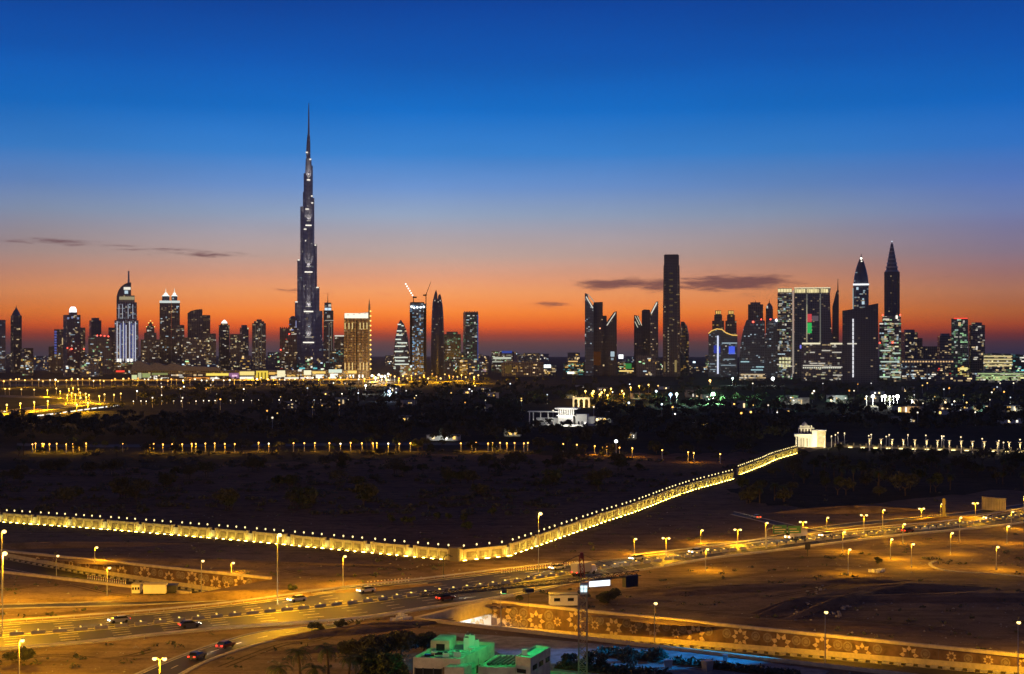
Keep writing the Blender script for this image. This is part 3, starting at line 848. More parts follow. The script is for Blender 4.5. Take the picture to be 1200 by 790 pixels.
# --- the hotel with the quarter-circle sail
def sail_hotel():
    t = Tower("sail-crowned hotel with white uplit vertical fins and thin mast", 135, 162, 4480, 'hotel_tower', 'tower'); t.front = 24
    t.box(134.3, 162.3, 375.5, M['f_fins'], 'lower_shaft', dep=46)
    t.box(136.6, 160.4, 354.6, M['f_fins'], 'upper_shaft', pb=375.5, dep=42)
    t.box(139.6, 157.8, 346.5, M['cream'], 'terrace_floor', pb=354.6, dep=34)
    arc = [(153.6, 346.5), (153.6, 331.2)]
    for i in range(1, 9):
        a = math.pi / 2 * i / 8
        arc.append((153.6 - 17. * math.sin(a), 331.2 + 19 * (1 - math.cos(a))))
    arc.append((136.6, 354.6)); arc.append((139.6, 354.6)); arc.append((139.6, 346.5))
    t.slab(arc, M['slate'], 'sail_crown', 26)
    t.strip(145, 153, 336.8, 339.8, WHITE, 1.0, 'crown_window', yo=-14)
    t.strip(146, 150, 340.8, 344.5, COOL, .8, 'crown_window', yo=-14)
    t.strip(139.8, 157.5, 348, 351.5, (1, .85, .5), .35, yo=-18)
    t.spire(150.8, 333, 317.5, 3, 2, M['metal'], 'mast')
    for i, px in enumerate((137.3, 140.6, 144.6, 147.8, 151.8, 155.8, 158.6)):
        t.strip(px - .45, px + .45, 377 + (i % 2) * 4, 423, (.86, .88, 1), .75, 'lit_fin')
    for px in (139.4, 143.6, 150.2, 155.6):
        t.strip(px - .35, px + .35, 357, 373.5, (.8, .85, 1), .5, 'lit_fin', yo=-21)
    for px in (141.8, 146.2, 153.8, 157):
        t.strip(px - .55, px + .55, 379, 420, (.25, .33, 1), .28, 'lit_fin')
    for px in (138, 141, 150, 154):
        t.strip(px - 1.2, px + 1.2, 420.5, 424, WHITE, 1.6, 'uplight')
    t.box(133.6, 156, 425, M['f_low'], 'podium', dep=70)
    t.strip(136, 146, 434, 436, RED, 1.2, 'sign', yo=-36)
    t.windows(30, (COOL, WHITE, WARM), (.4, 1.2))
sail_hotel()

def twin_crown():
    for (x0, x1, ax, lab) in ((187, 200.6, 194.3, "broad-crowned twin of the two spiked towers with white lit crowns"), (200.8, 210.8, 204.4, "narrow twin of the two spiked towers, its crown a small lit cup")):
        t = Tower(lab, x0, x1, 4550, 'crowned_tower', 'tower', group='twin spiked towers'); t.front = 20
        t.box(x0, x1, 354.6, M['f_brown'], dep=38)
        w = 4.4 if ax < 200 else 3.4
        t.cyl(ax - w, ax + w, 347.2, M['slate'], 'crown_drum', pb=354.6, n=12)
        t.strip(x0, x1, 352.6, 355.3, (.85, .95, .9), .8, yo=-19.2)
        t.prof([(347.2, ax - w - .6, ax + w + .6), (345.8, ax - w * .7, ax + w * .7), (343, ax - 1.2, ax + 1.2)], emit((.9, 1, .92), 1.3), 'lit_crown', 10, reg=False)
        t.spire(ax, 343, 338, 1.6, .3, emit(WHITE, .9))
        t.windows(16, (WARM, COOL, WHITE), (.4, 1.3))
twin_crown()

def gold_hotel():
    t = Tower("gold lit hotel block with slanted white roof band and tall fin", 403, 434.5, 3724, 'hotel_tower', 'tower'); t.front = 22
    t.slab([(403.3, None), (432, None), (432, 366), (418, 368.6), (403.3, 371)], M['f_gold'], 'shaft', 44)
    t.slab([(431.6, None), (434, None), (434, 360), (432.6, 349.8), (431.6, 360)], M['cream'], 'fin', 30, -9)
    t.strip(404, 431.4, 367.4, 373.2, (1, .93, .75), 1.25, 'roof_band', skew=0)
    t.strip(403.5, 431.4, 366.2, 367.6, WHITE, .5, 'roof_band', skew=3.)
    for px in (404.5, 409, 413, 422, 426, 430):
        t.strip(px - .5, px + .5, 378.5, 386, (1, .75, .3), .9, 'column_light')
        t.strip(px - .4, px + .4, 425, 433.5, (1, .7, .25), 1.2, 'column_light')
    t.strip(417.5, 418.6, 376, 432, (.05, .035, .02), .2, 'shadow_gap')  # flat dark strip, the gap's shade put into its colour
    for i in range(13):
        t.part(MB().ball(2., (t.lx(434.2), -25, t.z(365 + i * 5.6)), 6, 4), 'fin_light', emit(GOLD, 2.2), False)
    t.strip(405, 418, 434.3, 437.5, (1, .62, .15), 1.3, 'canopy_light')
    t.windows(60, (GOLD, WARM, (1, .6, .2)), (.3, 1.2), ((3, 2.4), (5, 2.4), (3, 5)), top=376)
    for px in (407, 410.5, 414, 421, 425):
        t.strip(px - .9, px + .9, 439, 442.5, WHITE, 1.8, 'entrance_light')
gold_hotel()

def spired_crown_tower():
    t = Tower("slim tower with square lit lantern and mast beside the spire tower", 379, 391, 4500, 'lantern_tower', 'tower'); t.front = 16
    t.box(379, 390.7, 364, M['f_brown'], dep=31)
    t.box(380.2, 388.4, 354.8, M['slate'], 'lantern', pb=364, dep=21)
    t.strip(380.6, 384, 361, 363.8, COOL, 1.1, 'lantern_light', yo=-11); t.strip(384.6, 388, 361, 363.8, COOL, 1.1, 'lantern_light', yo=-11)
    t.strip(384.8, 388, 357, 359.5, WHITE, .6, 'lantern_light', yo=-11)
    t.spire(384.2, 354.8, 344, 1.4, .4)
    for px in (385.6, 388.6): t.strip(px - .3, px + .3, 378, 425, (.8, .75, .7), .16, 'lit_fin')
    t.strip(381, 391, 375.3, 376.3, WHITE, .35)
    t.windows(20, (WHITE, WARM, COOL), (.3, 1.))
spired_crown_tower()

def egg_tower():
    t = Tower("egg-shaped glass tower with swirling lit floors next to construction cranes", 461, 481.5, 4300, 'egg_tower', 'tower'); t.front = 22
    rows = [(None, 461.5, 479.5), (425, 460.6, 480.4), (410, 461.4, 479.8), (396, 463.2, 478), (386, 465.2, 475.8), (380, 466.6, 473.4), (376.5, 468.2, 471), (375, 469.2, 470)]
    t.prof(rows, M['f_dark'], 'shaft', 24)
    for i, (px0, px1, py) in enumerate(((466, 470, 380.5), (470.5, 473, 382), (464.5, 472, 393), (463.5, 470, 398), (463, 475, 406), (462.5, 472, 412), (462, 478, 419), (463, 474, 423), (463, 479, 427), (466, 477, 402), (465, 471, 388))):
        t.strip(px0, px1, py - .8, py + .6, (.9, 1, .85), .9, 'lit_floor', yo=-19 if py < 390 else -25)
    t.windows(24, (WHITE, (.9, 1, .8), WARM), (.5, 1.6))
egg_tower()

def construction_tower():
    t = Tower("unfinished tower hung with blue work lights below two cranes", 480, 499.8, 4150, 'unfinished_tower', 'tower'); t.front = 24
    t.box(480.2, 499.6, 356, M['f_blueframe'], dep=44)
    t.box(480.8, 497, 354.4, M['darkmetal'], 'formwork', pb=356, dep=38)
    t.strip(480.6, 483.2, 366, 436, (.06, .05, .06), .08, 'lift_shaft'); t.strip(496.6, 499.2, 362, 436, (.06, .05, .06), .08, 'lift_shaft')
    for px in (482.5, 485.5, 489, 493, 496.5): t.part(MB().ball(2.8, (t.lx(px), -25, t.z(359.5 + (px % 2))), 8, 5), 'work_or_added_light', emit((.85, .95, 1), 3.5), False)
    t.windows(70, ((.35, .7, 1), COOL, (.25, .55, 1), WHITE), (.4, 1.5), ((4, 3), (7, 3), (3, 6)), top=364)
    # cranes on the roof deck: things of their own
    for lab, mx, top, tip, lights in (("luffing crane on unfinished tower, its jib strung with white lamps", 484.5, 348, (475.2, 332.5), True), ("dark luffing crane rising from the unfinished tower edge", 499.2, 346, (505, 330.5), False)):
        c = Tower(lab, mx - 1, mx + 1, 4150, 'tower_crane', 'crane', group='cranes on the unfinished tower')
        if lights: c.root.location.z = t.z(354.4)
        z0 = 0. if lights else t.z(436) * 0
        zz = c.root.location.z
        c.part(MB().bar((0, 0 if lights else -27, z0), (0, 0 if lights else -27, c.z(top) - zz), 1.6, 4), 'mast', M['darkmetal'], False)
        yo = 0 if lights else -27
        c.part(MB().bar((0, yo, c.z(top) - zz), (c.lx(tip[0]), yo, c.z(tip[1]) - zz), 1.3, 4, .7), 'jib', M['cranepaint'] if lights else M['darkmetal'], False)
        c.part(MB().box(-8 if not lights else 1, -1 if not lights else 9, yo - 2, yo + 2, c.z(top) - zz - 3, c.z(top) - zz + 1), 'counterweight', M['darkmetal'], False)
        c.part(MB().box(-2, 2, yo - 2, yo + 2, c.z(top) - zz - 3, c.z(top) - zz + 1.5), 'cab', M['darkmetal'], False)
        if lights:
            for i in range(6):
                f = .12 + i * .17
                c.part(MB().ball(2.1, (c.lx(mx + (tip[0] - mx) * f), yo - 2.5, c.z(top + (tip[1] - top) * f) - zz), 8, 5), 'jib_lamp', emit((1, .92, .85), 2.2), False)
construction_tower()

def bullet_tower():
    t = Tower("dark bullet-shaped tower with pointed split crown, almost unlit", 504.5, 521, 4400, 'bullet_tower', 'tower'); t.front = 18
    t.prof([(None, 505, 520.2), (420, 504.8, 520.6), (392, 505.2, 520.4), (372, 505.8, 519.8), (360, 506.4, 519), (352, 507.2, 517.8)], M['f_black'], 'shaft', 18)
    t.slab([(507.4, 352), (512.8, 352), (512.4, 344), (511, 339.6), (509.4, 343.5)], M['slate'], 'crown_blade', 22, -4)
    t.slab([(512.6, 352), (517.6, 352), (517, 347.5), (515.6, 344.4), (513.6, 346.5)], M['slate'], 'crown_blade', 20, 4)
    for px, py in ((509.6, 352.5), (513.5, 354), (516, 352.5)): t.strip(px - .5, px + .5, py - .7, py + .7, WHITE, .5, 'crown_light')
    t.windows(6, (WHITE, WARM), (.2, .5))
bullet_tower()

def slanted_slabs():
    t = Tower("tall slab tower with white edged slanting top, of the near leaning pair", 685, 706.5, 4100, 'slab_tower', 'tower'); t.front = 20
    t.slab([(685.4, None), (695.6, None), (695.6, 359.5), (690, 351), (688.5, 344.6), (685.4, 343.8)], M['f_cool'], 'shaft', 40)
    t.slab([(694.4, None), (706.4, None), (706.4, 353.8), (696, 354.2), (694.4, 360)], M['f_black'], 'rear_shaft', 40, 26)
    mb = MB().xz([(t.lx(a), t.z(b)) for a, b in ((687.2, 347.4), (695.4, 361.2), (694.2, 361.6), (686.6, 348.6))][::-1], -22, -20.3)
    t.part(mb, 'lit_edge', emit(WHITE, .8), False)
    mb = MB().xz([(t.lx(a), t.z(b)) for a, b in ((689.6, 344.9), (696.6, 353.6), (696, 354.8), (688.8, 345.6))][::-1], -22, -20.3)
    t.part(mb, 'lit_edge', emit(WHITE, .35), False)
    t.strip(693, 704, 412, 428, (.7, .22, .06), .07, 'lobby_wall', yo=5)
    t.windows(26, (COOL, (.7, .85, .9), WARM), (.25, .7))
    beacon(t, 703, 385, (1, .4, .2), 2, 2)
    t = Tower("shorter slab tower with slanting lit edge facing its taller partner", 708, 723.2, 4150, 'slab_tower', 'tower'); t.front = 20
    t.slab([(708.6, None), (722.8, None), (722.8, 365), (719.6, 365.8), (708.6, 380.4)], M['f_black'], 'shaft', 40)
    mb = MB().xz([(t.lx(a), t.z(b)) for a, b in ((710.8, 381.4), (720.4, 367), (721.4, 366.2), (720.8, 368.4), (711.6, 381.8))], -22, -20.3)
    t.part(mb, 'lit_edge', emit(WHITE, .8), False)
    t.strip(715.5, 720, 412, 418, COOL, .6, 'lit_floor'); t.strip(716, 719, 419.5, 422, COOL, .4, 'lit_floor')
    t.windows(10, (COOL, WARM), (.2, .7))
    t = Tower("stepped dark filler block wedged between the two near slab towers", 704, 711, 4300, 'office_block', 'building'); t.box(704.6, 711, 370, M['f_black']); t.windows(3)
    t = Tower("low slab tower with glinting scooped roof, of the distant leaning pair", 743, 761.8, 4300, 'slab_tower', 'tower'); t.front = 20
    t.slab([(743, None), (753, None), (753, 384), (750, 378), (748.8, 370.4), (743, 369.4)], M['f_black'], 'shaft', 40)
    t.slab([(752, None), (761.8, None), (761.8, 363.2), (755, 362.6), (752, 364)], M['f_black'], 'rear_shaft', 40, 24)
    for a, b, c, e in ((744, 371, 749, 381), (746.5, 370.5, 751.6, 381.5), (743.6, 377, 747, 384)):
        mb = MB().xz([(t.lx(x), t.z(y)) for x, y in ((a, b), (c, e), (c + .9, e), (a + .9, b))][::-1], -22, -20.3)
        t.part(mb, 'lit_edge', emit((.9, .85, .6), .7), False)
    t.windows(14, (WARM, WHITE), (.2, .6))
    t.strip(756, 758, 418, 430, WARM, .12, 'lobby_wall', yo=0)
    t = Tower("slab tower rising to a lit slanting tip, of the distant leaning pair", 761.6, 771.6, 4250, 'slab_tower', 'tower'); t.front = 20
    t.slab([(761.8, None), (771.4, None), (771.4, 353.4), (768.6, 354.2), (761.8, 367.2)], M['f_dark'], 'shaft', 40)
    mb = MB().xz([(t.lx(a), t.z(b)) for a, b in ((762.6, 367.6), (769, 355.2), (770.2, 354.2), (769.8, 356.6), (763.6, 368))], -22, -20.3)
    t.part(mb, 'lit_edge', emit(WHITE, .9), False)
    t.strip(763.5, 766, 416, 419, WARM, .5, 'lit_floor'); t.strip(764, 766.5, 430, 433, WHITE, .6, 'lit_floor')
    t.windows(16, (COOL, WARM), (.2, .8))
slanted_slabs()

def tall_slab():
    t = Tower("tallest plain dark slab tower with darker cap and pale edge columns", 777, 797.5, 3950, 'slab_tower', 'tower'); t.front = 20
    t.box(778.2, 795.6, 299.2, M['f_black'], 'cap', pb=311.5, dep=36)
    t.prof([(None, 776.8, 797.4), (370, 776.9, 797.1), (311.5, 777.6, 796.2)], M['f_black'], 'shaft', flat=.95, square=True)
    for a, b in ((777.4, 780.4), (793.4, 796.6)):
        t.part(MB().xz([(t.lx(a), 0), (t.lx(b), 0), (t.lx(b - .3), t.z(312.4)), (t.lx(a + .3), t.z(312.4))], -23.6, -21), 'edge_column', M['f_brown'])
    for i in range(9):
        t.strip(784.4, 788.6, 320 + i * 7.5, 321.6 + i * 7.5, WARM, .05 + .02 * (i % 3), 'lit_floor', yo=-21.6)
    for i in range(15):
        t.strip(782.4, 784., 384 + i * 3.6, 385.4 + i * 3.6, (1, .8, .5), .22, 'lit_floor', yo=-21.6)
    t.strip(790.6, 793, 422, 436, (.9, .65, .25), .30, 'base_light', yo=-21.6); t.strip(778, 780, 424, 436, (.9, .6, .25), .14, 'base_light', yo=-23.8)
    t.box(779, 794.6, 298.6, M['darkmetal'], 'parapet', pb=299.2, dep=30)
    t.windows(10, (WARM,), (.15, .4), top=330)
tall_slab()
t = Tower("rounded bronze tower tucked against the tallest plain slab", 797, 807.6, 4150, 'rounded_tower', 'tower'); t.front = 12
t.prof([(None, 797, 807.6), (392, 797, 807.4), (382, 797.4, 805.2), (377, 798, 801.6)], M['f_brown'], 'shaft', 14); t.windows(18, (WARM, GOLD), (.15, .6))

def gold_twins():
    for a, b, lab in ((834.6, 848.6, "gold-topped twin tower nearer the rounded bronze tower, behind the curving gold roofline"), (850, 863.2, "gold-topped twin tower nearer the domed cluster, behind the curving gold roofline")):
        t = Tower(lab, a, b, 4050, 'gold_topped_tower', 'tower', group='gold topped twin towers'); t.front = 14
        t.box(a, b, 376, M['f_brown'], dep=28); c = (a + b) / 2
        t.box(c - 4.6, c + 4.6, 369, M['f_brown'], 'upper_shaft', pb=376, dep=20)
        t.cyl(c - 3.4, c + 3.4, 364, M['slate'], 'crown', pb=369, n=10)
        for q in (-2.6, -.6, 1.6): t.strip(c + q, c + q + 1.2, 364.6, 368, GOLD, 1.1, 'crown_light', yo=-9)
        t.windows(14, (WARM, GOLD), (.3, .9))
    t = Tower("curved glass hotel block with wavy gold roofline and blue lights", 830, 864.4, 3900, 'curved_hotel', 'building'); t.front = 22
    t.slab([(830.2, None), (864, None), (864, 393.4), (858, 393.2), (851, 390.8), (846, 386.6), (840, 386), (834, 388), (830.2, 391)], M['f_cool'], 'shaft', 42)
    line = [(830.2, 391), (834, 387.8), (840, 385.6), (846, 386.2), (851, 390.4), (858, 392.9), (864, 393.1)]
    mb = MB()
    for p, q in zip(line, line[1:]):
        mb.bar((t.lx(p[0]), -22.6, t.z(p[1])), (t.lx(q[0]), -22.6, t.z(q[1])), 1.3, 6)
    t.part(mb, 'roof_light', emit(GOLD, 1.1), False)
    t.strip(840.4, 842.2, 393.6, 438, (.75, .8, 1), 1.1, 'light_strip')
    t.strip(854, 861, 406, 415, (.08, .15, 1), .85, 'blue_light'); t.strip(846, 863.6, 401.6, 402.8, COOL, .5, 'lit_floor'); t.strip(836.5, 840, 405, 414, (.08, .12, .9), .35, 'blue_light')
    t.strip(842.5, 844, 406, 414, (.08, .12, .9), .5, 'blue_light')
    for px0, px1, py in ((853, 862, 414), (832, 838, 426.5), (845, 862, 428), (848, 861, 421), (832, 839, 433)): t.strip(px0, px1, py - .5, py + .5, COOL, .35, 'lit_floor')
    t.windows(30, (COOL, WHITE, (.4, .6, 1)), (.25, .9))
gold_twins()

def domed_cluster():
    t = Tower("square-topped tower behind the curved dark glass building", 876.6, 894.2, 4100, 'flat_topped_tower', 'tower'); t.box(876.6, 894.2, 357, M['f_brown']); t.box(879.5, 891, 354.4, M['slate'], 'crown', pb=357, dep=22); t.spire(885.4, 354.4, 352, 1); t.windows(10, (WARM, COOL), (.2, .7))
    t = Tower("small tower with an onion dome peeping between two dark glass curves", 897, 906, 4000, 'domed_tower', 'tower'); t.front = 8
    t.box(897.4, 905.8, 362, M['f_brown'], dep=19); t.prof([(362, 897.6, 905.6), (359.5, 897.8, 905.4), (356.8, 899.4, 903.8), (354.6, 901, 902.2)], M['slate'], 'dome', 12); t.spire(901.6, 354.6, 351, 1); t.strip(898.4, 899.8, 358.5, 361.5, WHITE, .7, 'dome_light', yo=-10)
    t = Tower("dark glass building with one long curved flank and red roof lamps", 866, 896.4, 3800, 'curved_building', 'building'); t.front = 21
    t.slab([(866, None), (896.4, None), (896.4, 376), (888, 374.6), (875, 375.2), (871.6, 384), (868.6, 398), (866.6, 418)], M['f_cool'], 'shaft', 40)
    beacon(t, 882.6, 377.6); beacon(t, 892, 374.6, r=1.6)
    t.windows(30, (COOL, CYAN, WHITE, WARM), (.3, 1.))
    for px0, px1, py in ((886, 895, 430), (868, 878, 424), (880, 894, 433.5)): t.strip(px0, px1, py - .6, py + .5, (.6, .95, 1), .7, 'lit_floor')
    t = Tower("narrower dark glass building swelling like a sail beside the lit-roof tower", 895.6, 912, 3700, 'curved_building', 'building'); t.front = 21
    t.slab([(895.6, None), (912, None), (912, 378), (908, 374), (902, 373.2), (898.6, 381), (896.4, 398)], M['f_cool'], 'shaft', 40)
    beacon(t, 903, 374.4, r=1.8); t.part(MB().ball(3.2, (t.lx(910), -23, t.z(375.5)), 8, 5), 'roof_lamp', emit((1, .95, 1), 3), False)
    t.windows(22, (COOL, WHITE, CYAN), (.3, .9))
domed_cluster()

def lit_roof_pair():
    t = Tower("narrow office tower with gold lit roof band beside the wide one", 911, 929, 3560, 'lit_roof_tower', 'tower'); t.front = 18
    t.box(911.2, 928.2, 344, M['f_bright'], dep=35); t.box(911.6, 928, 338.2, M['palecap'], 'roof_band', pb=344, dep=33)
    for i in range(5): t.strip(911.8 + i * 3.3, 914.5 + i * 3.3, 339, 342.6, (1, .86, .45), .95, 'roof_light')
    t.strip(928.2, 929.2, 341, 442, (.85, .72, .6), .35, 'edge_light')
    for i in range(12): t.strip(913.2 + (i % 4) * 3.6, 915.6 + (i % 4) * 3.6, 419 + (i // 4) * 4.2, 421.6 + (i // 4) * 4.2, (1, .95, .5), .8, 'lit_window')
    t.windows(70, (WHITE, WARM, COOL, (1, .9, .5)), (.3, 1.3), top=348)
    t = Tower("wide concave office tower with gold lit roof and big screen", 930.5, 973.8, 3600, 'lit_roof_tower', 'tower'); t.front = 24
    t.slab([(930.6, None), (979, None), (977.4, 420), (974.6, 390), (973, 365), (972.4, 344), (930.6, 344)], M['f_dark'], 'shaft', 46)
    t.slab([(930.8, 344), (972.6, 344), (973.6, 337.6), (930.8, 338.2)], M['palecap'], 'roof_band', 42)
    for a, b in ((931.4, 944), (945.6, 960), (962, 970.6)):
        n = int((b - a) / 2.2)
        for i in range(n):
            w = (b - a) / n
            t.strip(a + i * w, a + i * w + w * .8, 338.8 + (i % 3) * .4, 343.4, (1, .84, .42), .7 + .5 * ((i * 7) % 5) / 5, 'roof_light')
    t.strip(930.6, 973, 337.4, 338.1, (1, .9, .6), 1.0, 'roof_light')
    for px in (945.6, 961.2): t.strip(px - .6, px + .6, 345, 402, (.75, .72, .62), .20, 'edge_light')
    t.strip(929.6, 930.5, 340, 438, (.85, .72, .6), .45, 'edge_light'); t.strip(945, 946.2, 357, 401, (.9, .8, .5), .5, 'edge_light')
    t.strip(946.2, 951.2, 368.4, 377.6, (1, .10, .12), .62, 'screen'); t.strip(946.2, 951.2, 378.6, 390.6, (.05, .75, .16), .62, 'screen'); t.strip(951.6, 959, 370.5, 376.5, (.38, .30, .36), .28, 'screen')
    t.windows(24, (WHITE, WARM), (.2, .7), top=352)
    t.strip(937.4, 941, 404.5, 408.6, (.25, .25, 1), .9, 'blue_sign')
    t = Tower("knife-edged dark tower with needle mast beside the wide lit roof", 974.5, 983.2, 3750, 'blade_tower', 'tower'); t.front = 16
    t.slab([(974.6, None), (983, None), (983, 340.6), (981.4, 339.6), (979.6, 343), (975.4, 360)], M['f_black'], 'shaft', 32); t.spire(981.9, 341, 326.6, 1.5, .5); t.windows(5)
    t = Tower("low office podium with thin lit roof line and rows of lit floors", 939, 988, 3330, 'office_block', 'building'); t.front = 24
    t.box(939.2, 987.8, 402.4, M['f_dark'], dep=46)
    t.strip(940, 961.4, 401.8, 403.6, (1, .9, .6), 1., 'roof_light'); t.strip(973, 987.4, 402, 403.8, (1, .9, .6), .9, 'roof_light')
    for a, b, py in ((949, 955, 413), (963, 973, 411), (941, 964, 428.4), (964, 987, 430), (949, 958, 425.8), (959, 967, 425.8), (975, 986, 413), (976, 988, 439.5), (944, 950, 445), (972, 976, 445), (979, 985, 444)): t.strip(a, b, py - .6, py + .5, WHITE, .6, 'lit_floor')
    for i in range(18): t.strip(941 + i * 2.5, 942.6 + i * 2.5, 430.2, 431.6, (1, 1, .8), .8, 'lit_window')
    t.windows(40, (WHITE, (1, .95, .6), WARM), (.3, 1.1))
lit_roof_pair()

def black_slant():
    t = Tower("black building with slanting roof and vertical white light line", 987, 1029.4, 3086, 'slant_roof_building', 'building'); t.front = 22
    t.slab([(987.2, None), (1029, None), (1029, 356), (1018, 358), (1013.6, 360.4), (987.2, 364.4)], M['f_black'], 'shaft', 42)
    for i in range(14): t.strip(999., 1000.5, 374 + i * 4.9, 378.2 + i * 4.9, (.95, .95, 1), 1.0, 'light_strip')
    t.strip(993, 1004, 402.2, 403.6, WHITE, .7, 'lit_floor')
    t.windows(60, (WHITE, WARM, WARM, COOL), (.25, 1.), top=368)
    t = Tower("ogive-topped tower with white collar of light and sparkling tip", 999.5, 1018.4, 3700, 'ogive_tower', 'tower'); t.front = 19
    t.box(999.8, 1018, 335, M['f_dark'], dep=36, cut=.2)
    t.prof([(335, 999.8, 1018.2), (325, 1000.8, 1017.2), (315, 1003, 1015), (308, 1005.4, 1012.8), (303, 1007.6, 1010.8), (300, 1008.8, 1009.8)], M['slate'], 'ogive_crown', 16)
    t.strip(999.6, 1018.4, 332.8, 334.8, (.95, .97, 1), 1.2, 'collar_light'); t.spire(1009.4, 302, 297.5, 1, .3)
    t.part(MB().ball(2.6, (t.lx(1009.2), -4, t.z(303)), 8, 5), 'tip_light', emit(WHITE, 3), False)
    t.part(MB().ball(2., (t.lx(1009.6), -5, t.z(306.5)), 8, 5), 'tip_light', emit(WHITE, 2), False)
    t.strip(999.2, 1000.2, 338, 364, (.75, .92, .9), .45, 'edge_light'); t.strip(1010, 1013, 353.5, 357, COOL, .8, 'lit_window'); t.strip(1003.5, 1006, 337, 340, COOL, .8, 'lit_window'); t.strip(1010.5, 1012.5, 350, 352, COOL, .6, 'lit_window')
    t.windows(12, (COOL, WHITE), (.3, .8), bot=362)
black_slant()

def ringed_tower():
    t = Tower("slender tower with tapering ringed crown and ball-tipped needle", 1036, 1055, 4044, 'ringed_crown_tower', 'tower'); t.front = 20
    t.box(1036.2, 1054.4, 319, M['f_black'], dep=41)
    for px in (1038.5, 1045.2, 1052): t.strip(px - .4, px + .4, 322, 368, (.16, .12, .12), .1, 'mullion')
    prev = None
    for i in range(7):
        py = 318.6 - i * 4.6; w = 8.2 - i * 1.0
        t.prof([(py, 1045.2 - w, 1045.2 + w), (py - 1.5, 1045.2 - w * .97, 1045.2 + w * .97)], M['palecap'] if i % 2 else M['metal'], 'crown_ring', 16, reg=False)
        t.prof([(py - 1.5, 1045.2 - w * .86, 1045.2 + w * .86), (py - 4.6, 1045.2 - w * .78, 1045.2 + w * .78)], M['slate'], 'crown_drum', 14, reg=False)
    t.prof([(290.8, 1043.4, 1047), (284, 1044.5, 1045.9)], M['metal'], 'needle', 8, reg=False)
    t.part(MB().ball(1.9, (t.lx(1045.2), 0, t.z(283)), 8, 6), 'needle_ball', emit((.8, .9, 1), .9), False)
    t = Tower("brightly lit office tower in front of the ring-crowned needle tower", 1030, 1056.4, 3250, 'office_tower', 'tower'); t.front = 22
    t.box(1030.4, 1056, 378, M['f_bright'], dep=42); t.box(1034, 1055.6, 371, M['f_bright'], 'upper_shaft', pb=378, dep=36)
    beacon(t, 1034.5, 369.6, r=1.6); beacon(t, 1054.8, 369.4, r=1.6); beacon(t, 1046, 401.5, r=1.8, yo=-23); beacon(t, 1031, 402, r=1.6, yo=-23)
    t.strip(1049.6, 1052, 370, 374, WHITE, 1.4, 'roof_light'); t.strip(1035, 1042, 373.6, 375, WHITE, .7, 'lit_floor')
    for a, b, py in ((1032, 1044, 411), (1046, 1055, 414), (1032, 1054, 424), (1032, 1041, 432), (1044, 1056, 436), (1031, 1043, 441.5), (1046, 1055, 442)): t.strip(a, b, py - .7, py + .6, (.8, 1, .85), .7, 'lit_floor')
    t.windows(95, (WHITE, GREEN, WARM, COOL, (1, .95, .55)), (.4, 1.5), top=374)
ringed_tower()

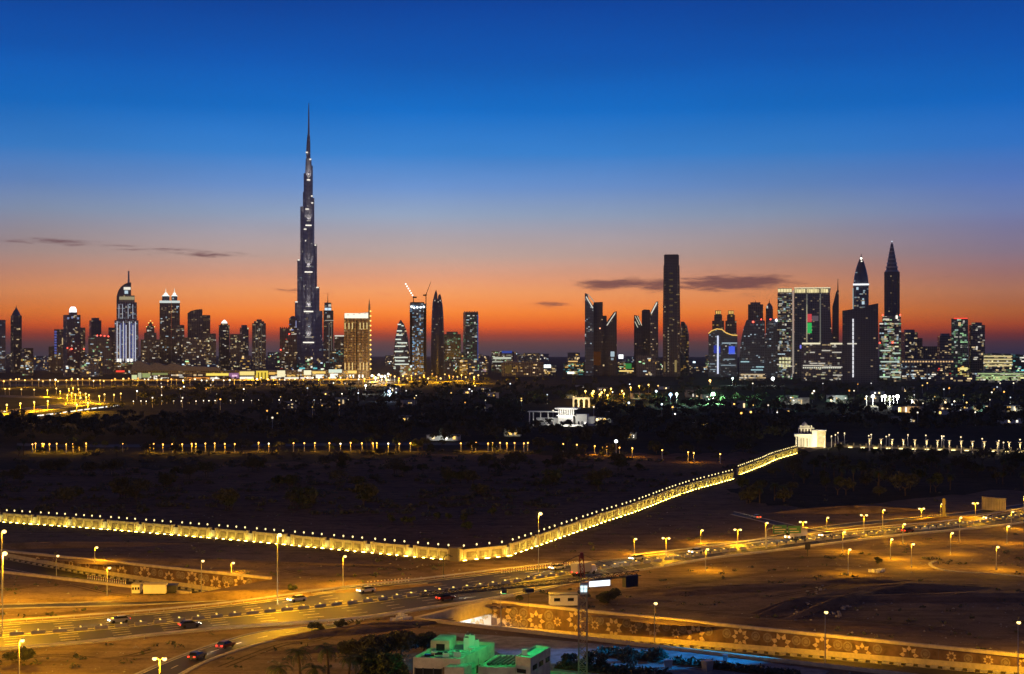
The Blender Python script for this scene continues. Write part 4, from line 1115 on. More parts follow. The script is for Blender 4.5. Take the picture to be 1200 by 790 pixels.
# --- simpler towers: label, x0, x1, top, distance, facade, yaw, windows, colours, crown
TW = [
 ("blue-lit tower cut by the photo's edge, far end of the skyline", -8, 6.6, 375, 4700, 'f_cool', 0, 14, (COOL, WHITE), None),
 ("dark obelisk tower with pyramid tip standing alone near the skyline end", 12.4, 25.6, 370, 4700, 'f_brown', .35, 10, (WARM,), 'pyramid'),
 ("squat brown block at the foot of the lone obelisk tower", 25, 39, 408, 4600, 'f_brown', .3, 10, (WARM, WHITE), None),
 ("thin dark block beside the blue-glowing tower", 57, 66, 406, 4700, 'f_dark', 0, 4, (WARM,), None),
 ("tower whose flank glows blue, next to the white-crowned one", 63.5, 75, 386, 4650, 'f_dark', 0, 10, (WARM, COOL), 'blueside'),
 ("blocky tower with glaring white lamp crown", 74, 94.4, 369.2, 4500, 'f_dark', .3, 26, (WARM, COOL, WHITE), 'whitecrown'),
 ("narrow block leaning out behind the white lamp crown tower", 93, 100, 384, 4700, 'f_dark', 0, 6, (WARM,), None),
 ("flat-topped dark tower between white lamp crown and sail hotel", 104.6, 118.8, 375.6, 4700, 'f_dark', .2, 12, (WARM, COOL), 'cap'),
 ("broad dark block with row of red roof lamps", 103.6, 131, 394.5, 4400, 'f_dark', 0, 30, (COOL, WARM, GREEN), 'redtop'),
 ("small dark tower half hidden by the sail hotel", 127, 136, 384, 4800, 'f_dark', 0, 6, (WARM,), None),
 ("stepped pyramid-topped residential tower beside the sail hotel", 165, 187, 398, 4500, 'f_res', 0, 22, (WARM, WHITE), 'steps'),
 ("dark block with gold and red roof sparks before the twin spikes", 204, 216, 381, 4420, 'f_brown', 0, 14, (WARM, WHITE), None),
 ("rounded-shoulder dark tower next to the twin spiked towers", 219.8, 237.2, 366, 4500, 'f_brown', 0, 12, (WARM,), 'curvetop'),
 ("shorter flat companion adjoining the rounded-shoulder tower", 236, 246.4, 369.4, 4600, 'f_brown', 0, 8, (WARM,), 'notch'),
 ("wide beige residential block below the rounded-shoulder tower", 214, 241, 395.5, 4300, 'f_res', 0, 26, (WARM, WHITE), None),
 ("beige residential block with lit corner beneath the flat companion", 240, 253, 391, 4320, 'f_res', 0, 20, (WARM, (1, .95, .6)), None),
 ("tower with bright white arched roof lamp", 256.4, 269, 381, 4550, 'f_res', .25, 14, (WARM, WHITE), 'whitearch'),
 ("flat residential slab with column of yellow windows", 269.6, 284.6, 391.6, 4450, 'f_res', 0, 18, (WARM, (1, .9, .5)), None),
 ("residential tower behind the slab with yellow windows", 281, 291.4, 384, 4600, 'f_res', .3, 10, (WARM, WHITE), 'cap'),
 ("lone stepped-crown residential tower before the gap beside the spire tower", 295.4, 311.6, 379, 4450, 'f_res', 0, 26, (WARM, WHITE), 'stepcrown'),
 ("block with toothed roof at the spire tower's foot", 327.8, 339, 385, 4600, 'f_brown', 0, 16, (WARM, RED, WHITE), 'teeth'),
 ("arched-top tower leaning close against the spire tower", 338.8, 348, 373, 4600, 'f_brown', 0, 16, (WARM, WHITE, (.4, .5, 1)), 'dome'),
 ("beige block with white lit eaves between lantern tower and gold hotel", 391.6, 404, 393, 4550, 'f_res', 0, 10, (WHITE, WARM), 'eaves'),
 ("rounded green-tinged block at the lantern tower's foot", 386.6, 403, 411, 4350, 'f_teal', 0, 16, (GREEN, WARM, COOL), None),
 ("green-flanked tower standing beside the bullet-shaped tower", 519.6, 540, 391.8, 4500, 'f_green', 0, 22, (GREEN, WHITE), 'cap'),
 ("isolated grey slab tower with bright blue edge", 542.8, 560.4, 366, 4350, 'f_green', .18, 24, ((.8, .9, .8), WHITE, COOL), 'parapet'),
 ("low lit office cube with blue roof edge beyond the gold-lit plaza", 576, 600.8, 411.6, 4700, 'f_bright', 0, 30, (WHITE, (.9, 1, .7)), 'bluetop'),
 ("brown tower block beyond the brightly lit office tower", 1056, 1075.4, 389.4, 3900, 'f_brown', .3, 20, (WARM, WHITE), 'cap'),
 ("lower brown block adjoining the brown tower block", 1073, 1081, 396.4, 4000, 'f_brown', 0, 6, (WARM,), None),
 ("squat dark block in the dip between two brown towers", 1080, 1100, 406, 4100, 'f_brown', 0, 10, (WARM,), None),
 ("brown tower shouldering the red-topped green glass tower", 1098.6, 1116, 394, 3900, 'f_brown', .2, 14, (WARM,), 'cap'),
 ("green glass tower with red lamp line on its roof", 1114.8, 1134.4, 373.6, 3600, 'f_green', 0, 34, (GREEN, (.7, 1, .9), WHITE), 'redline'),
 ("bronze tower with stepped top next to the green glass tower", 1135, 1154.2, 381, 3600, 'f_brown', .15, 30, (WARM, WHITE), 'cap'),
]
for i, (lab, x0, x1, top, d, mat, yaw, nw, cols, crown) in enumerate(TW):
    t = Tower(lab, x0, x1, d, 'apartment_tower' if mat == 'f_res' else ('office_block' if top > 400 else 'office_tower'), 'tower' if top < 400 else 'building', yaw, seed=i + 3)
    dep = None if abs(yaw) > .02 else min((x1 - x0) * t.k, 42)
    t.front = (dep / 2 if dep else t.dims(x0, x1)[1] / 2)
    c = (x0 + x1) / 2; w = x1 - x0
    fm = M[mat]
    if crown == 'curvetop':
        t.slab([(x0, None), (x1, None), (x1, 362.4), (x0 + 10, 363), (x0 + 4, 364.6), (x0, 367.4)], fm, 'shaft', 36)
    else:
        t.box(x0, x1, top, fm, dep=dep)
    if crown == 'pyramid':
        t.prof([(top, x0 + .6, x1 - .6), (top - 4, c - 4, c + 4), (top - 9, c - .8, c + .8), (top - 11, c - .2, c + .2)], M['slate'], 'crown', 4, reg=False); t.spire(c, top - 9, top - 13, .8)
    elif crown == 'whitecrown':
        t.box(80.6, 90.4, 366, M['slate'], 'crown_base', pb=top, dep=20)
        t.prof([(366, 81, 90), (362, 81.4, 89.6), (359.6, 83, 88)], emit((.92, .95, 1), 2.2), 'lit_crown', 12, reg=False)
        for px in (76, 81, 88): t.strip(px, px + 2.4, 371 + (px % 3), 373.4 + (px % 3), (.5, .6, 1), .4, 'lit_window')
        beacon(t, 80, 409, r=2.4, yo=-30); beacon(t, 95, 409, r=2.2, yo=-30); beacon(t, 75, 408, r=1.8, yo=-30)
    elif crown == 'blueside':
        for i2 in range(9): t.strip(63.8, 66.4, 388 + i2 * 3.1, 390 + i2 * 3.1, (.22, .28, 1), .35, 'blue_light')
        t.strip(72.6, 73.8, 396, 404, WARM, .6, 'light_strip')
    elif crown == 'cap': t.box(c - w * .32, c + w * .32, top - 3, M['slate'], 'roof_plant', pb=top, dep=16)
    elif crown == 'redtop':
        for px in (114, 118, 122.5, 127): beacon(t, px, top - 1.2 + (px % 2), r=1.9)
    elif crown == 'steps':
        for a, b, py in ((169, 183.4, 390), (171.4, 181, 382), (174, 178.6, 378)): t.box(a, b, py, M['f_res'], 'upper_step', pb=py + 9, dep=30 - (390 - py))
        t.spire(176.3, 378, 374.5, 1); 
        for px, py in ((174.2, 378.5), (178.8, 378.5), (171.8, 383), (181, 383), (176.4, 376)): t.part(MB().ball(1.9, (t.lx(px), -10, t.z(py)), 6, 4), 'roof_lamp', emit(GOLD, 1.8), False)
    elif crown == 'notch': t.strip(x0 + 2, x1 - 1, top + 4, top + 6.6, (.5, .3, .2), .10, 'roof_recess')
    elif crown == 'whitearch':
        t.box(258.6, 267.2, 379, M['slate'], 'crown_base', pb=top, dep=14)
        t.prof([(379, 259, 266.8), (377, 260, 265.8), (374.8, 262.4, 263.6)], emit((1, .96, .9), 1.5), 'lit_crown', 10, reg=False)
    elif crown == 'stepcrown':
        t.box(297.6, 309.6, 376.6, fm, 'upper_step', pb=top, dep=28); t.box(300.6, 306.8, 374.4, M['slate'], 'crown', pb=376.6, dep=18)
        for px in (299.2, 302.6, 306.4): t.strip(px - .4, px + .4, 382, 428, (.5, .42, .34), .12, 'lit_fin')
    elif crown == 'teeth':
        for q in range(5): t.box(x0 + .3 + q * 2.3, x0 + 1.5 + q * 2.3, top - 1.6, M['slate'], 'roof_tooth', pb=top, dep=20)
        beacon(t, 329, 410, r=2.); beacon(t, 339, 391.5, r=1.8)
    elif crown == 'dome': t.prof([(top, x0 + .6, x1 - .6), (top - 1.8, x0 + 2, x1 - 2), (top - 2.8, c - .6, c + .6)], M['slate'], 'crown', 12, reg=False); t.strip(346.4, 347.4, 376, 384, (.5, .55, 1), .5); t.strip(341.5, 346.5, 391.4, 392.2, WHITE, .6)
    elif crown == 'eaves': t.strip(x0 + .6, x1 - .4, top, top + 1.4, WHITE, .8, 'eaves_light'); t.strip(x0 + 1, x0 + 3, top + 3, top + 4, WHITE, .6, 'eaves_light')
    elif crown == 'parapet':
        for q in range(6): t.box(x0 + 1 + q * 2.9, x0 + 2.4 + q * 2.9, top - 1.2, M['metal'], 'roof_post', pb=top, dep=4)
        t.strip(558, 559.2, 369, 432, (.16, .25, .9), .20, 'edge_light', yo=-20); t.strip(543.4, 558, 420.6, 421.6, (.6, 1, .8), .5, 'lit_floor', yo=-20)
    elif crown == 'bluetop': t.strip(588, 600, 411.2, 414, (.1, .2, 1), .30, 'roof_light'); t.strip(578, 599, 418.5, 420.8, (.95, 1, .8), .6, 'lit_floor'); t.strip(577, 588, 423, 424.6, (.95, 1, .8), .4, 'lit_floor')
    elif crown == 'redline': t.strip(x0 + 3, x1 - .6, top - .8, top + .4, RED, 1.3, 'roof_light'); t.strip(1123, 1126, 378, 382, WARM, .7, 'lit_window')
    t.windows(nw, cols, (.3, 1.3))

# --- low city blocks at the towers' feet
def lowblock(lab, x0, x1, top, d, mat, n, cols, yaw=0., strips=(), st=(.5, 2.2), name='low_block'):
    t = Tower(lab, x0, x1, d, name, 'building', yaw, seed=int(x0 * 3 + top))
    dep = None if yaw else min((x1 - x0) * t.k, 40.)
    t.front = dep / 2 if dep else t.dims(x0, x1)[1] / 2
    t.box(x0, x1, top, M[mat], 'wall', dep=dep)
    w = x1 - x0
    t.box(x0 + w * .15, x0 + w * .5, top - .8, M['concrete'], 'roof_plant', pb=top, dep=8, reg=False)
    for a, b, p0, p1, c, s_ in strips: t.strip(a, b, p0, p1, c, s_, 'lit_front')
    t.windows(n, cols, st, ((5, 2.6), (4, 3), (9, 2.6)))
    return t
Y2 = (1, .8, .25)
lowblock("long brown dark-roofed block low on the horizon gap", 588, 637, 424.4, 4000, 'f_brown', 16, (WARM, GOLD), 0, ((606, 607, 430, 436, (.8, .4, .1), .3), (592, 600, 428, 437, (.7, .42, .12), .12)))
lowblock("gold lit low block at the long brown block's end", 538, 556, 426.6, 4250, 'f_gold', 12, (GOLD, WARM))
lowblock("white-spangled fairground block beside the grey slab tower", 553, 571, 423.4, 4300, 'f_low', 20, (WARM, WHITE, GOLD, (1, .6, .9)))
lowblock("low green-lit mall shed at the foot of the near leaning towers", 660, 686, 424.4, 4200, 'f_teal', 26, (GREEN, WARM, CYAN, GOLD), 0, ((666, 677, 422.8, 424.2, (1, .6, .2), .9), (665, 673, 435.6, 438, WHITE, 2.)))
lowblock("small block under white billboard in the horizon gap", 637, 652, 428.6, 4200, 'f_low', 16, (WARM, GOLD), 0, ((637.5, 645.5, 427.4, 431, (.9, 1, 1), 2.4),))
lowblock("lit low block holding a white billboard between two leaning pairs", 724, 743, 424.4, 4300, 'f_low', 16, (WARM, GREEN, GOLD), 0, ((725, 730.4, 415.6, 420.4, (.95, 1, 1), 2.), (726, 742, 434, 435.4, (1, .7, .2), 1.2), (733, 740, 426, 432, (.1, .7, .15), .3)))
lowblock("low dark block beyond the rounded bronze tower", 806, 831, 428.4, 4500, 'f_dark', 12, (COOL, WARM), 0, ((812, 815, 423.4, 425.4, COOL, 2.),))
lowblock("yellow office slab with long rows of lit floors near the photo's edge", 1152, 1187.4, 414.6, 3500, 'f_bright', 40, ((1, .85, .4), WARM), 0, tuple((1153, 1186, 416.8 + i * 3.6, 418.4 + i * 3.6, (1, .82, .38), .7) for i in range(4)))
lowblock("blue-green lit slab adjoining the yellow office slab", 1187, 1204, 415.8, 3450, 'f_teal', 20, (CYAN, GREEN, WHITE))
lowblock("long front block of green and yellow lit floors before the yellow slab", 1139, 1204, 436, 3150, 'f_bright', 70, ((.7, 1, .4), (1, .95, .4), WHITE), 0, tuple((1146 + i * 3, 1200 - i * 4, 437.2 + i * 3.1, 438.4 + i * 3.1, (.75, 1, .45), .5) for i in range(3)))
lowblock("yellow-fronted shop block at the green glass tower's foot", 1122, 1136, 428, 3400, 'f_low', 14, ((1, .9, .3), GOLD), 0, ((1125, 1134, 430.6, 433.6, (1, .85, .3), 1.),))
lowblock("unlit black shed before the green glass tower", 1097, 1143, 441.6, 3050, 'f_black', 6, (WARM,))
lowblock("dim block with cyan sign under the lit viaduct", 1056, 1098, 431.6, 3350, 'f_dark', 26, (COOL, WHITE, WARM))
lowblock("blue-lit low shop at the bright office tower's foot", 1052, 1072, 426.8, 3450, 'f_cool', 18, (COOL, CYAN, WHITE))
lowblock("low red-tinged block behind the lit viaduct", 1092, 1117, 428, 3800, 'f_brown', 10, (WARM, RED))
lowblock("low lit block at the domed cluster's foot", 866, 898, 437.6, 3400, 'f_low', 18, (WARM, WHITE), 0, ((868, 896, 438.2, 439.6, (1, .75, .45), .6),))
# the mall: one long building with a wavy roof and lit shopfronts
def mall():
    t = Tower("long shopping mall with wavy roof and row of glowing shopfronts", 156, 408, 3550, 'shopping_mall', 'building'); t.front = 30
    t.box(156, 408, 434, M['f_brown'], 'hall', dep=60)
    pts = [(157, 434)] + [(258, 434), (258, 430.6), (237, 429.4), (214, 428.8), (208, 426.6), (202, 425.6), (196, 428.2), (190, 426.4), (184, 425.2), (178, 427.8), (172, 425), (165, 422.6), (159, 424.6), (157, 430)]
    t.slab(pts, M['concrete'], 'wavy_roof', 70)
    P = [(157, 163, 439, 446, (.9, 1, .5), .7), (164, 168, 436.6, 446, (.95, 1, .6), .45), (169, 178, 437, 442, (.8, .95, .35), .35), (180, 198, 436.8, 439, (.8, .9, .3), .25), (182, 186, 440, 446, WHITE, 1.0), (190, 199, 442, 444, WHITE, 1.1),
         (217, 219, 442, 447, GOLD, 1.), (220, 246, 442, 443.4, (1, .35, .06), .8), (227, 228.6, 443, 447.4, GOLD, .9), (236, 237.4, 443, 447.4, GOLD, .9), (244, 245.6, 443, 448, GOLD, 1.), (242, 268, 437.2, 440, (1, .75, .12), 1.), (247, 258, 442, 446, WHITE, .9), (268.4, 280, 437, 443, (.55, .25, .5), .45),
         (272, 278, 439, 441.4, (1, .6, .8), 1.), (281, 298, 435.2, 439.6, (1, .78, .25), .95), (281, 297, 441.4, 445.6, WHITE, 1.1), (300, 314, 434.6, 446, (1, .72, .08), .85), (315, 322, 436, 439, GOLD, .8), (317, 324, 441, 445.4, WHITE, .8), (324.6, 334, 434.2, 441.6, (1, .9, .55), .95), (336, 350, 439.4, 441.2, GOLD, .8),
         (349, 353.4, 432.8, 435.2, WHITE, .9), (356, 364.6, 434, 439.4, (1, .92, .6), 1.), (366, 381.6, 435.2, 437.8, (1, .66, .16), .95), (370, 380, 439, 443.2, WHITE, 1.1), (385.4, 401, 433, 437, (.88, 1, .8), .8), (387, 396, 438, 443.6, WHITE, 1.2), (333, 350, 442, 445.4, WHITE, .9), (352, 366, 442, 444.6, (1, .85, .75), .9)]
    for a, b, p0, p1, c, s_ in P: t.strip(a, b, p0, p1, c, s_ * 1.1, 'shopfront')
    for a in range(302, 314, 4): t.strip(a, a + 1.4, 436.4, 444, (.45, .28, .02), .3, 'shopfront_arch', yo=-31)
    t.windows(46, (WARM, WHITE, GOLD), (.6, 2.), ((6, 4), (10, 3), (4, 4)), top=437)
mall()
# fill the far horizon with small blocks
rb = random.Random(11)
taken = []
far_mats = ['f_dark', 'f_brown', 'f_low', 'f_cool', 'f_low']
spots = []
for i in range(64):
    px = rb.uniform(-5, 1205); 
    spots.append(px)
for i, px in enumerate(sorted(spots)):
    gap = 435 < px < 460 or 560 < px < 690 or 720 < px < 745 or 805 < px < 832 or 40 < px < 62 or 310 < px < 330
    d = rb.uniform(5200, 8500) if gap or rb.random() < .35 else rb.uniform(3900, 4500)
    base = 414 + 108000 / d
    top = rb.uniform(412.5, 418) if d > 5200 else rb.uniform(416, 428)
    w = rb.uniform(9, 24)
    t = Tower("small low city block with scattered lit windows at the skyline's foot", px - w / 2, px + w / 2, d, 'low_block', 'building', rb.choice((0, .3, -.4)), seed=200 + i, group="low blocks along the skyline's foot")
    t.box(px - w / 2, px + w / 2, top, M[far_mats[i % 5]], 'wall')
    t.windows(9, (WARM, WHITE, GOLD, COOL, GREEN) if i % 3 else (WARM, GOLD), (.7, 2.4), ((6, 3), (9, 3), (5, 5)))
# ------------------------------------------------------------------ street lamps
def lamp_light(e, col, r=.3):
    l = bpy.data.lights.new("lamp_bulb", 'POINT'); l.energy = e; l.color = col; l.shadow_soft_size = r
    return l
BOWL = {}
def bowl(r, col, st_):
    key = (r, col, st_)
    if key not in BOWL: BOWL[key] = MB().ball(r, (0, 0, 0), 12, 8, .8).mesh("bowl", emit(col, st_))
    return BOWL[key]
HEADM = MB().lathe([(.26, .26), (.34, .32), (.16, .42), (.04, .45)], 10).mesh("lamp_head", M['metal'])
LIGHTS = {}
def street_lamp(x, y, z0, h, label, group, heads=1, power=4200., r=.42, spread=.55, st_=3.6, col=SODIUM, bulb=(1, .66, .22), rz=0., cut=None):
    t = empty("street_lamp", (x, y, z0), rz); tag(t, label, 'street lamp', group)
    MB().lathe([(.2, 0), (.2, .5), (.12, .55), (.07, h)], 8).build("pole", M['metal'], t)
    for i in range(heads):
        sx = (-1, 1)[i] if heads == 2 else 1
        dx = sx * spread * (1.6 if heads == 2 else 1)
        MB().tube([(0, 0, h - .25), (dx * .6, 0, h + .28), (dx, 0, h + .35)], [.05, .045, .04], 6).build("arm", M['metal'], t)
        hd = link("lamp_head", HEADM, t, (dx, 0, h))
        link("bowl", bowl(r, bulb, st_), hd, (0, 0, .05))
        key = (power, col)
        if key not in LIGHTS: LIGHTS[key] = lamp_light(power, col)
        if cut:
            k3 = (power, 'cut')
            if k3 not in LIGHTS:
                l = bpy.data.lights.new("lamp_bulb", 'SPOT'); l.energy = power * 1.35; l.color = col; l.shadow_soft_size = .3; l.spot_size = math.radians(cut); l.spot_blend = .85; LIGHTS[k3] = l
            link("lamp_bulb", LIGHTS[k3], t, (dx, 0, h - .65), (0, -.42, 0))
            continue
        link("lamp_bulb", LIGHTS[key], t, (dx, 0, h - .65))
    return t
GR = "sodium street lamps of the junction"
near = [  # head px, head py, base py, heads, power, label
 (325, 627.5, 709, 1, 66000, "tall median lamp mast standing before the palace wall above the highway"),
 (3, 649, 741, 1, 80000, "tall bright lamp mast at the photo's edge over the highway, lower of two in line"),
 (2, 623.5, 706, 1, 26000, "tall lamp mast at the photo's edge, rising just behind the bright one"),
 (631, 602.5, 672, 1, 38000, "tall median lamp mast rising above the climbing palace wall"),
 (111, 642, 660, 1, 2500, "lamp behind the mosaic wall, nearest the photo's edge"),
 (271, 660, 671.5, 1, 2500, "small lamp behind the mosaic wall near the tall median mast"),
 (125.5, 666, 702, 1, 4500, "lamp on the sand beside the white barrier posts and site cabins"),
 (402, 652.5, 687, 1, 9000, "single lamp on the slip road verge beside the row of white posts"),
 (743, 632, 650, 1, 3750, "single lamp on the highway's far verge below the climbing palace wall"),
 (821, 621.8, 636, 1, 3000, "single lamp on the far verge between two double-headed lamps"),
 (780.5, 631, 652, 2, 4500, "double-headed lamp above the white car on the far carriageway"),
 (864.5, 621, 638, 2, 4500, "double-headed lamp before the dim branch road junction"),
 (827, 644, 669, 1, 5250, "single lamp on the near verge of the highway in the dark sand"),
 (897, 613, 641, 1, 3300, "single lamp beside the green gantry sign"),
 (941, 612, 629, 2, 3850, "double-headed lamp beyond the green gantry sign"),
 (968.5, 607, 619, 1, 2475, "small single lamp standing between two double-headed lamps on the far road"),
 (1012.5, 604, 625, 2, 3850, "double-headed lamp beside the dirt bank of the far road"),
 (1034.5, 598, 619, 1, 2750, "single lamp rising over the dirt bank beyond the double-headed lamp"),
 (987.5, 624, 646.5, 1, 3850, "single lamp on the highway's near verge past the gantry sign"),
 (994, 644.5, 673.5, 1, 4950, "lamp lighting the sand where the dirt channel meets the service road"),
 (1043.5, 632.5, 655.5, 1, 4950, "first lamp of the pair lighting the service road bend"),
 (1068, 638, 665, 1, 4950, "nearer lamp of the pair lighting the service road bend"),
 (1058, 614.5, 636.5, 1, 3300, "single lamp on the highway verge above the service road pair"),
 (1080, 596.3, 610, 2, 4950, "brightest double-headed lamp of the far junction"),
 (1102.5, 591, 605, 1, 2200, "single lamp beside the tall dark sign pillar"),
 (1124.5, 607, 635, 1, 3300, "single lamp over the highway between bright lamp and hoarding"),
 (1114, 625, 650, 1, 3850, "single lamp in the dark sand loop, its pool of light behind the kerb curve"),
 (1143, 590, 609, 2, 3850, "double-headed lamp in front of the pale ribbed hoarding"),
 (1167.5, 641.5, 668, 1, 4400, "lamp on the kerb curve of the service road near the photo's edge"),
 (1180, 617, 637, 1, 3300, "lamp on the cross road close to the photo's edge"),
 (1185, 600, 620, 1, 3300, "lamp on the highway verge by the hoarding's end"),
 (1199.5, 582.5, 600, 1, 2750, "half-cut lamp at the photo's edge beyond the hoarding"),
 (22.5, 751.5, 808, 1, 30000, "lamp on the near sand beside the fenced dark shrub"),
 (187, 772.5, 832, 2, 17000, "double-headed lamp beside the ramp road, cut by the bottom edge"),
]
for px, hy, by, hd, pw, lab in near:
    x, y = gp(px, by); h = (by - hy) * y / F
    street_lamp(x, y, 0, h, lab, GR, hd, pw * (y / 400) ** .5, r=.40 if h < 12 else .55, rz=random.Random(int(px)).uniform(-.5, .5))
for s_, t_, px, hy, lab, pw in ((None, 15, 236, 658, "lamp standing in the underpass before the star mosaics near the sand bank", 7000), (None, 16, 587, 695, "lamp standing in the underpass mouth next to the tunnel portal", 17000), (None, 12, 767, 708, "lamp standing in the underpass in front of the star mosaics past the crane", 10500),
                                (None, 12, 967, 718.5, "lamp in the shallow underpass beside the striped kerb", 10500), (None, 10, 1193, 730.5, "glaring lamp at the shallow end of the underpass by the photo's edge", 12000), (None, 15, 66, 652, "lamp low in the underpass at the photo's edge before the mosaics", 6000)):
    # where the line of sight meets the underpass axis
    q = (px - 600) / F
    a = (O2.x + NV.x * t_ - q * (O2.y + NV.y * t_)) / (q * DV.y - DV.x)
    p = st(a, t_); z0 = floor_z(a); zh = H - (hy - HY) * p[1] / F
    street_lamp(p[0], p[1], z0, zh - z0, lab, GR, 1, pw, r=.40, rz=WALL_ROT + math.pi / 2, cut=158)
# unlit lamp with a hooked arm
x, y = gp(519.5, 677)
t = empty("street_lamp", (x, y, 0)); tag(t, "unlit hook-armed lamp standing dark before the palace wall", 'street lamp')
MB().lathe([(.22, 0), (.12, 3), (.09, 5.2)], 8).build("pole", M['darkmetal'], t)
MB().tube([(0, 0, 5.2), (.4, 0, 5.8), (1.2, 0, 6.1), (2.0, 0, 5.9)], [.1, .14, .16, .12], 6).build("arm", M['darkmetal'], t)
MB().box(1.6, 2.5, -.2, .2, 5.62, 5.8).build("lamp_head", M['darkmetal'], t)

# distant lamps: lit globe on a pole; those along the big roads carry a real light
POLE12 = MB().lathe([(.35, 0), (.2, 12)], 6).mesh("pole", M['metal'])
FARM = {}
def far_lamp(px, hy, col, r, st_, label, group, power=0., h=12., lc=None):
    d = (H - h) * F / (hy - HY)
    t = empty("street_lamp", (wx(px, d), d, 0)); tag(t, label, 'street lamp', group)
    link("pole", POLE12, t, sc=(1, 1, h / 12))
    key = (col, r, st_)
    if key not in FARM: FARM[key] = MB().ball(r, (0, 0, 0), 8, 6).mesh("globe", emit(col, st_))
    link("globe", FARM[key], t, (0, 0, h + r * .4))
    if power:
        k2 = (power, lc or SODIUM)
        if k2 not in LIGHTS: LIGHTS[k2] = lamp_light(power, lc or SODIUM, .8)
        link("lamp_bulb", LIGHTS[k2], t, (0, 0, h - r - .5))
    return t
AMB, WW, OR = (1, .62, .16), (1, .86, .6), (1, .42, .08)
g1 = "amber lamps of the distant interchange"; l1 = "far amber lamp of the glowing interchange at the photo's edge"
for px, py, pw in ((8, 475, 26000), (24, 473.3, 26000), (40, 471.8, 26000), (56, 470.6, 22000), (-8, 476.5, 22000), (6, 456, 0), (11, 456, 0), (25, 456.6, 0), (40, 457, 0), (55.5, 457.6, 30000), (66, 455.6, 0), (80.6, 456, 60000), (85.6, 454.6, 90000), (92, 456.4, 60000), (79, 463.6, 60000), (84, 461, 80000),
                   (70.5, 459, 40000), (88.4, 463, 50000), (94.4, 466.4, 40000), (100.4, 461.8, 40000), (104.3, 463.4, 40000), (101, 466, 0), (94, 460.6, 0), (116.4, 464.6, 24000), (90, 474.8, 20000), (103, 473, 20000), (122.5, 462.6, 0), (133.6, 463, 0), (141.6, 461.6, 0)):
    far_lamp(px, py, AMB, 1.0, 3.4, l1, g1, pw * (1.7 if pw > 35000 else 5), 8.5)
g2 = "white and amber lamps along the city road"; l2 = "tiny far lamp in the chain along the city road before the towers"
rr = random.Random(5)
for i in range(66):
    px = 4 + i * 6.6 + rr.uniform(-2, 2)
    far_lamp(px, rr.choice((445.2, 446.4, 447.4)) + rr.uniform(-.5, .5) - px * .006, rr.choice((AMB, WW, OR)), rr.choice((1.1, 1.4, 1.6)), rr.choice((1.6, 2.6, 4)), l2, g2, 90000 if i % 4 == 0 else 0)
g3 = "orange lamps of the avenue by the gold hotel"; l3 = "far orange lamp of the bright avenue beyond the gold lit hotel"
for i in range(26):
    far_lamp(438 + i * 4.9, rr.uniform(438.2, 444), rr.choice((OR, AMB, AMB)), 1.7, rr.choice((1.8, 3)), l3, g3, 420000 if i % 3 == 0 else 0)
for px, py in ((436, 441), (440, 443.6), (444, 440), (447, 442), (451, 441.6), (455, 439)): far_lamp(px, py, (1, .96, .85), 2.6, 3, "white floodlight blazing at the gold hotel's foot", "white floodlights by the gold hotel", 90000, lc=(1, .9, .7))
g4 = "orange lamps along the dark park road"; l4 = "small orange lamp on the dark park road beyond the sand"
for px in (38, 41.6, 49.6, 51.4, 58, 66.5, 77.6, 85.6, 93, 101, 144, 175.6, 180, 191, 202, 213.6, 224.6, 229.4, 240.6, 251.6, 263.4, 275, 303, 315, 344, 356.6, 369, 386, 399, 411, 424, 437, 441.6, 455, 468, 481, 540, 553, 557.6, 572, 577, 586, 594, 603, 614, 618.6, 660, 676, 697, 711, 726, 741, 776, 806.4, 813, 844):
    far_lamp(px, 520.6 - (px > 290) * .8 - (px > 500) * .2 + (px > 650) * ((px - 650) * .085) * .8 + rr.uniform(-.6, .6), OR if px % 7 else WW, .40, 7, l4, g4, 3600 if int(px) % 2 else 0, 5)
g5 = "scattered lamps among the dark park trees"; l5 = "tiny lone lamp shining among the dark park trees"
for i in range(92):
    py = 449 + 42 * rr.random() ** 1.5; px = rr.uniform(150, 1195)
    if py > 470 and px < 300: continue
    far_lamp(px, py, rr.choice((WW, WW, AMB, (1, 1, .95), (.85, .95, 1), AMB, OR)), rr.uniform(.45, .85) if py > 462 else rr.uniform(.7, 1.2), rr.choice((1.2, 2, 3.2)), l5, g5, 0, 11)
for px, py, r in ((695.5, 459.3, 1.7), (703, 463, 1.5), (694, 461.6, 1.5), (686, 459, 1.4), (708.6, 457.6, 1.4), (729, 458.6, 1.3), (731, 462, 1.3), (716, 456, 1.3), (739, 454.6, 1.3), (749, 452.8, 1.3), (760, 451.4, 1.3), (705, 460.5, 1.3), (712, 463.6, 1.2)): far_lamp(px, py, AMB, r * .9, 4, "amber lamp of the small road cluster behind the white palace", "amber lamps behind the white palace", 24000)
